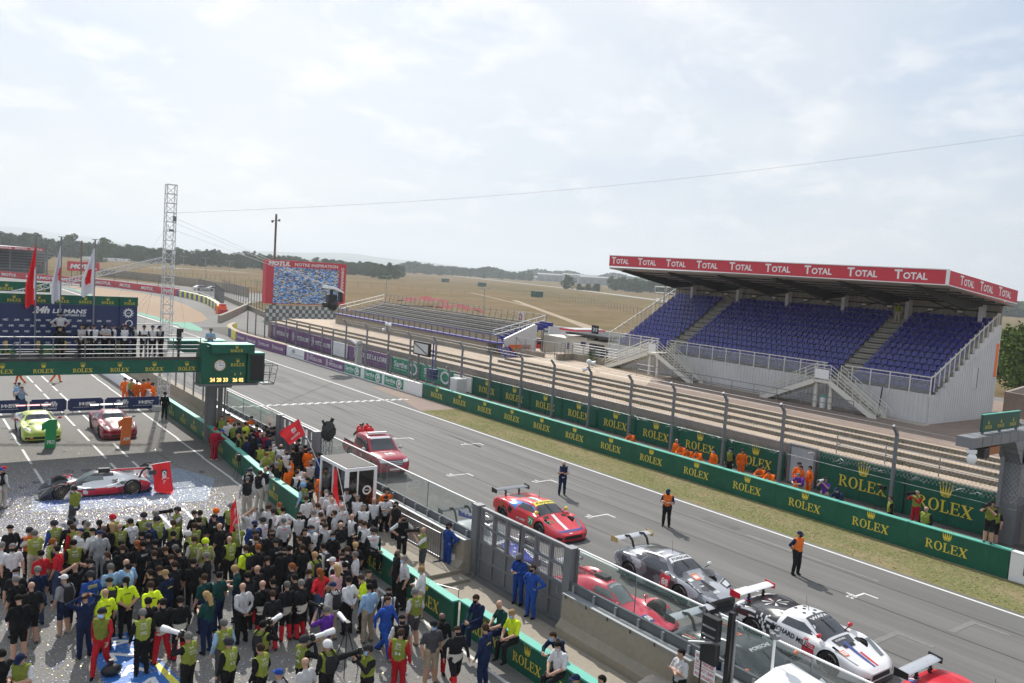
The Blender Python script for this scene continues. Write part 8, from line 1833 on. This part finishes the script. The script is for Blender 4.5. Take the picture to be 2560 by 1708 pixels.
crowd((500,1308), K2, B_, '''
1248 812 P g c @20 m *1
613 958 V d c @-60 *1w
600 1183 V h n
1015 1106 V H c @-80 #4 *2w
1040 1320 W b n
780 1428 W j n
1256 1154 V 1 n
1655 1192 V H c @95 mb *2b
1975 898 X d n @170 m
1967 1038 VR h n @-50 #54 mb
2286 950 D k n @170 mb
''')
crowd((500,1308), K2, R_, '''
1698 44 T H s @-20 D
1945 258 K b n @90 m k2
2010 320 W g n @80 mb
2177 423 WL y f @40 mb
2112 638 VS g n @10 mb
2197 40 VS b c @75 *1
''')
crowd((550,980), K2, R_, '''
1795 1203 X h h @170 m
1512 1033 T b n @150
1622 1012 W h p @160 m
1630 938 O H n @180
1730 1072 K d n @100 m
1240 942 T H f @180
1328 968 K d p
1348 1008 T g n @150
1412 1098 T g n @150
1300 1193 T b n @100
1400 1252 T h p @100
1192 1264 Z d p
1516 1334 T H s @200 D
902 1310 T d n @160 mb
1018 1243 T h n @100 m
1040 958 W g f @170 mw
1085 985 W d n @170
850 1020 W h n
962 1090 W h n
925 1158 W g n D
992 1180 W h n D
1105 1034 W b n
1183 1018 W h n
1202 1100 W b n D
1128 1160 W h n @60 m
475 1104 W h n @-60 m
310 1142 W g u
622 1128 W d h
588 1084 V r n
530 1144 T H n D
427 1230 T H n D
778 1174 T h n @150 m
627 1234 W g n D
337 1258 B c n @190 m
352 1353 T H n @190 D
506 1345 S h n @180 m
''')
crowd((550,980), K2, 'in white camera gear beside the green wall', '''
286 753 C c c @-30 *1
392 770 C h n @-60
270 830 C g n @-20
442 738 C b c @-40 *2b
''')
crowd((550,980), K2, G_, '''
308 235 O k n @180
485 293 K b n @-60
252 293 N h n
312 365 A h n
360 345 M y n
186 410 V y n @60
262 436 A h n
403 398 A b n
437 394 M b n
490 415 A h n
508 342 A h n
538 338 S d n
362 318 A d n
455 330 S h
394 514 V H n @10
522 484 T g n @180 mw
492 530 VB h n @180 m
455 594 VB r n
573 615 V 4 n
600 510 T b n @150 m
647 565 T h n @180 m
703 644 O k n @60
776 458 K d n
792 530 S g n
838 520 K d
720 540 S h
868 548 O H n @-60
976 595 B H n
886 674 T g n @180 m
682 724 O w n
757 768 T h n D
826 783 T b n @180
856 835 K d p @170
820 895 VL 3 n
1000 785 O b n @185 mw
1067 810 O c n @150
775 720 T d
560 690 S 4 n @80
90 210 O c n @60
18 235 V h n @180
185 300 A d n
130 268 W e n
75 280 W d n @180 mw
140 308 V h n @-60
20 365 M j l @-90
-45 350 M e n @-20
240 380 V h
330 405 S d
440 360 A k
''')
# orange group by the banner, figures under the bridge
crowd((0,560), K1, 'beside the blue banner and white wall', '''
1052 1290 O o n @170
1104 1300 VW o n @170
1150 1310 O h n @-30
1208 1305 O H n @30
1245 1298 O o n @120
1292 1335 O H p @100
1385 1412 S H n @-30
''')
for fx, fy, l in ((168,1345,'left'),(468,1330,'right')):
    q = G(fx*K1, 560+fy*K1); person(0,0,'O','o','w',90 if l == 'left' else -70,'half hidden under the podium bridge, %s one' % l, at=(q.x,q.y,0))
crowd((0,560), K1, 'in the pit lane beyond the blue banners', '''
160 1330 LB c n @180
183 1365 LB h c @180
''')
# on the podium deck
def deck(rows, z, Y, area):
    for r_ in rows.strip().split('\n'):
        t = r_.split(); Y_ = Y*KB; q = GY(float(t[0])*K1, 560+float(t[1])*K1, Y_); kw = {}
        for e in t[5:]:
            if e[0] == 'm': kw['mask'] = 'blk'
        person(0,0,t[2],t[3],t[4],float(t[5]) if len(t) > 5 and t[5][0] in '-0123456789' else 180,area, at=(q.x,Y_,CAMH-(CAMH-z)*KB), **kw)
deck('''690 840 T H n 150
735 850 T d n 170
790 850 T k n 200
745 882 T c p 120
955 858 T c n 60
1048 815 T h u 180
1130 870 T c n 60
1210 865 T k f 180
1283 855 T c n 160
1355 863 T c p 100''', 4.5, 53.3, 'on the podium bridge')
deck('''890 808 W k p 150
700 870 S d n 20''', 4.5, 53.9, 'on the podium bridge')
deck('''508 776 W k h 180''', 5.05, 54.9, 'on the centre podium block')
deck('''508 878 S k c 0''', 4.5, 52.0, 'on the podium bridge photographing the block')
deck('''1768 880 LB g p 180''', 4.5, 52.0, 'behind the green clock sign')
# lane and track
crowd((0,980), K2, 'beside the winning car', '''
735 928 VW H k @10 *1
30 728 C e n @-60
-5 740 C j n @-100
''')
for x, y, f, h, p, a, m, ar in ((1410,1153.5,'NV','b','p',150,'blk','standing alone on the track'),(1672,1223,'OV','c','p',120,'blk','on the track nearer the grass'),(1999,1327.5,'OV','c','b',170,'blk','alone on the track beside the white car')): person(x,y,f,h,p,a,ar,mask=m)
crowd((1000,1308), K2, 'below the pit gate and wall', '''
485 -5 B H h @95 m
1183 300 B 4 p @110 m
1308 408 B h h @100 m
411 878 Z b n @170 m k2
560 1008 Z h w @175 m
845 990 A h n @20 AW
''')
crowd((1000,1308), K2, 'on the nearest green wall', '''
748 702 A h s @95 m
976 758 G b s @80
1100 848 N y s @95 mb
1552 1160 W d s @100 mw
''')
crowd((1000,1308), K2, 'behind the nearest green wall', '''
1497 1068 AW h l @95 mb
1735 1478 A c n @80
1990 1490 K d n @80
''')
crowd((1500,1308), K2, 'at the bottom edge before the pit boards', '''
806 1233 W d f @80 D
1247 1262 A d p @150
''')
# behind the far wall
crowd((1400,850), K2, 'behind the far green wall', '''
686 898 O o l @90
1147 968 O b n @90
1182 1018 O H l @90
1250 1053 O o l @90
1340 1070 O H l @90
1512 1066 O o n @80 mb
1676 1057 V H n @90 mb
1788 1068 O H n @150
1957 1230 O k l @90
2047 1274 O H l @90
''', face=90)
crowd((1960,950), K2, 'behind the far green wall', '''
150 806 O H n @150
172 838 O o n @80
142 912 P g l @90
262 842 O o n @60
412 952 P h c @100 *2w
520 1056 A c l @90
1055 1138 V h n @40
1312 1085 VR n c @80 *2b
1400 1240 V b n @85
''', face=90)
q = G(1960+2100*K2, 950+1560*K2, 1.2); person(0,0,'KV','d','c',95,'on top of the far wall by the gantry', at=(36.5, q.y, 1.2)); CAMS.append((PEOPLE[-1]['o'],'c','2b'))
o = person(1960+2085*K2, 950+1240*K2, 'KV', 'h', 'n', 90, 'behind the far wall beside the gantry column')
p_ = groot.matrix_basis @ Vector(gl(7.0, 7.6, 9.0)); person(0,0,'VB','c','n',100,'standing high on the stairs of the covered stand', at=(p_.x,p_.y,p_.z))
# ---- labels: each one singles out one person
SHORT = {F_:'in the front rows by the car', M_:'in the middle crowd', B_:'at the bottom edge crowd', R_:'in the crowd beside the booth', G_:'between green wall and pit wall'}
for q in PEOPLE:
    q['sx'] = (q['o'].location-cam.location).dot(_rt)/max(.1, (q['o'].location-cam.location).dot(_fw))
    mk = '' if q['mask'] is None else {'blk':'black mask','sky':'blue mask','wht':'white mask'}[q['mask']]
    tx = '' if not q['text'] else ('number %s on back' % q['text'][1:] if q['text'][0] == '#' else 'lettered back')
    hair, fit = q['desc'].split(' person in '); pw = '' if q['pose'] in 'n' else POSEW[q['pose']]; ar = SHORT.get(q['area'], q['area'])
    f0 = fit[2:] if fit.startswith('a ') else fit; fits = [fit, f0.replace(' and black trousers','').replace('pale overalls tied at the waist','tied overalls'), f0.split(' over ')[0].split(' with ')[0].split(' and black tr')[0]]
    for f in fits:
        done = False
        for ex in ([pw, mk, tx], [pw, tx], [tx], [pw], []):
            l = '%s person in %s' % (hair, f)+(' '+pw if pw in ex and pw else '')+(', '+tx if tx in ex and tx else '')+(', '+mk if mk in ex and mk else '')+', '+ar
            if len(l.split()) <= 14: done = True; break
        if done: break
    q['final'] = l
seen = {}
for q in PEOPLE: seen.setdefault(q['final'], []).append(q)
for l, qs in seen.items():
    qs.sort(key=lambda q: q['sx']); l = ' '.join(l.split()[:16])
    for i, q in enumerate(qs): tag(q['o'], l if len(qs) == 1 else '%s %s' % (('leftmost' if i == 0 else ('rightmost' if i == len(qs)-1 else ordn(i)+' from left,')), ' '.join(l.split()[:13 if 0 < i < len(qs)-1 else 15])), 'person', 'people '+SHORT.get(q['area'], q['area']))
for i, (o, pose, cam_k) in enumerate(CAMS):
    lb = o['label']; w = lb.replace(' person in a',' in').replace(' person in',' in').replace(' holding a camera up','').replace(' over black','').replace('from left,','from left').split(); held_camera(o, pose, int(cam_k[0]), {'w':'p_white','b':'c_blk','':'c_blk'}[cam_k[1:]], '%s held by %s' % ({'1':'black camera','1w':'white zoom camera','2w':'white telephoto','2b':'long black lens','1b':'black zoom'}.get(cam_k,'black camera'), ' '.join(w[:11]).strip(',')))
# backpacks worn over the clothes
BP = MB(); BP.sheet(lambda u, v: ((u-.5)*.30*(1-.25*(2*v-1)**4), -.17-.13*math.sin(math.pi*u)**.5*math.sin(math.pi*(.1+.8*v))**.6, 1.02+.46*v), 10, 10, 'c_blk2')
for s_ in (-1,1): BP.tube((s_*.12,-.15,1.45),(s_*.12,.0,1.53),.02,'c_blk',5); BP.tube((s_*.12,.0,1.53),(s_*.13,.14,1.40),.02,'c_blk',5); BP.tube((s_*.13,.14,1.40),(s_*.16,.12,1.12),.018,'c_blk',5)
bpm = BP.mesh('backpack'); nb = 0
for q in sorted(PEOPLE, key=lambda q: (q['o'].location-cam.location).length):
    if q['pose'] in 'nc' and q['area'] in (F_, M_, B_, 'in white camera gear beside the green wall') and nb < 16 and (hash_ := int(abs(q['sx'])*9973) % 5) == 0:
        o = bpy.data.objects.new('backpack', bpm); COL.objects.link(o); o.location = q['o'].location; o.rotation_euler = q['o'].rotation_euler; nb += 1
        tag(o, 'dark backpack worn by '+' '.join(q['o']['label'].replace(' person in a',' in').replace(' person in',' in').split()[:12]).strip(','), 'backpack', 'backpacks in the crowd')
# hand-held flags and bags
def waving(p0, p1, p2, p3, base, label, text=True, mat='flag_red'):
    root = empty('hand_flag', base, 0, label, 'flag', 'red team flags in the crowd'); P0, P1, P2, P3 = [Vector(p)-Vector(base) for p in (p0,p1,p2,p3)]; g = MB(); g.tube((0,0,1.2), P1+(P1-P2)*.04, .014, 'white', 6); g.obj('flag_pole', root)
    n = (P1-P0).cross(P2-P1).normalized(); g = MB()
    f = lambda u, v: tuple((P0*(1-v)+P3*v)*(1-u)+(P1*(1-v)+P2*v)*u+n*(.06*math.sin(u*7+v*4)+.05*math.sin(v*9+u*3))*(1-u*.6)); g.sheet(f, 20, 16, mat); g.obj('cloth', root)
    if text:
        t = MB(); vs, fs = fit_text('GR', .32, .34, .05); S_ = []
        for v in vs: u, w = .56+v[0]*.9, .38-v[1]*.9; S_.append(Vector(f(u, w))-n*.02 if n.dot(Vector(base)-cam.location) > 0 else Vector(f(u, w))+n*.02)
        t.add(S_, fs, 'white'); vs, fs = fit_text('GAZOO', .7, .14, .03); t.add([Vector(f(.5+v[0]*.8, .74-v[1]))+(-n if n.dot(Vector(base)-cam.location) > 0 else n)*.02 for v in vs], fs, 'white'); t.obj('lettering', root)
c2 = lambda x, y, Y: GY(550+x*K2, 980+y*K2, Y)
waving(c2(580,400,36.2), c2(772,262,36.4), c2(832,415,36.4), c2(682,520,36.2), (16.0,34.6,0), 'large red flag with white lettering waving above the crowd by the grey gate')
waving(c2(1130,760,28.9), c2(1146,742,28.9), c2(1166,1140,29), c2(1098,985,28.9), (14.3,28.6,0), 'narrow red flag hanging in front of the white booth', False)
a2 = lambda x, y, Y: GY(x*K2, 980+y*K2, Y)
waving(a2(2270,1130,27.9), a2(2312,1035,27.9), a2(2345,1270,27.9), a2(2250,1390,27.9), (9.7,27.4,0), 'red flag held upright in the front of the crowd')
q = [a2(1490,712,39.2), a2(1660,682,39.2), a2(1700,968,39.0), a2(1510,966,39.0)]; root = empty('draped_flag', q[0], 0, 'red team flag draped over the tail of the winning car', 'flag'); g = MB(); P4 = [v-q[0] for v in q]
fl = lambda u, v: tuple((P4[0]*(1-u)+P4[1]*u)*(1-v)+(P4[3]*(1-u)+P4[2]*u)*v+Vector((0,-.05*math.sin(u*8+v*3),0))); g.sheet(fl, 16, 16, 'flag_red'); g.add([P4[3]+Vector((0,0,.02)),P4[2]+Vector((0,0,.02)),P4[2]+Vector((-.25,-.6,.02)),P4[3]+Vector((.0,-.35,.02))], [(0,1,2,3)], 'flag_red'); g.obj('cloth', root)
g = MB(); vs, fs = fit_text('GR', .26, .30, .05); g.box((.50,-.14,-.36),(.22,.01,.22),'black'); put_text(g,'GR',frame((.50,-.16,-.50),(0,0,-1),(1,0,0)),.42,.19,'white',.05); put_text(g,'GAZOO',frame((.66,-.16,-.86),(0,0,-1),(1,0,0)),.46,.10,'white',.03); put_text(g,'RACING',frame((.52,-.16,-.98),(0,0,-1),(1,0,0)),.46,.10,'white',.03); g.obj('lettering', root)
g = MB(); g.tube(P4[0]+Vector((-.05,.02,0)), P4[1]+Vector((.05,.02,0)), .012, 'white', 5); g.obj('flag_pole', root)
# tripods and bags
g = MB(); [g.tube((0,0,1.25),(math.cos(a)*.4,math.sin(a)*.4,0),.014,'black',5) for a in (0,2.1,4.2)]; g.box((0,0,1.35),(.12,.2,.14),'black'); g.tube((0,.05,1.36),(.05,.62,1.38),.06,'p_white',10,.075); tag(g.obj('tripod_camera', None, G(862,1680,0)), 'white telephoto lens on a black tripod at the bottom of the crowd', 'camera', 'tripod cameras')
g = MB(); [g.tube((0,0,1.15),(math.cos(a)*.35,math.sin(a)*.35,0),.012,'black',5) for a in (.5,2.6,4.7)]; g.box((0,0,1.25),(.35,.22,.2),'black'); g.tube((0,0,1.3),(-.3,.1,1.34),.05,'black',8); tag(g.obj('tripod_camera', None, G(2201,1278,0)), 'video camera on a tripod behind the far green wall', 'camera', 'tripod cameras')
g = MB(); g.ball((0,0,.16),.2,'black',10,6,sc=(1.3,.9,.8)); g.box((0,.05,.34),(.1,.1,.16),'black'); tag(g.obj('camera_bag', None, G(278,1690,0)), 'black camera bag lying on the blue and white painted carpet', 'bag')
g = MB(); [g.tube((0,0,1.1),(math.cos(a)*.3,math.sin(a)*.3,0),.012,'black',5) for a in (0,2.1,4.2)]; [g.tube((.12*math.cos(a),0,1.2+.12*math.sin(a)),(.12*math.cos(a+1.2),.02,1.2+.12*math.sin(a+1.2)),.02,'galv',5) for a in (0,1.2,2.4,3.6,4.8)]; g.box((0,0,1.05),(.18,.15,.3),'black'); tag(g.obj('remote_camera', None, G(595,1196,0)), 'black remote camera rig beside the green pit lane wall', 'camera')
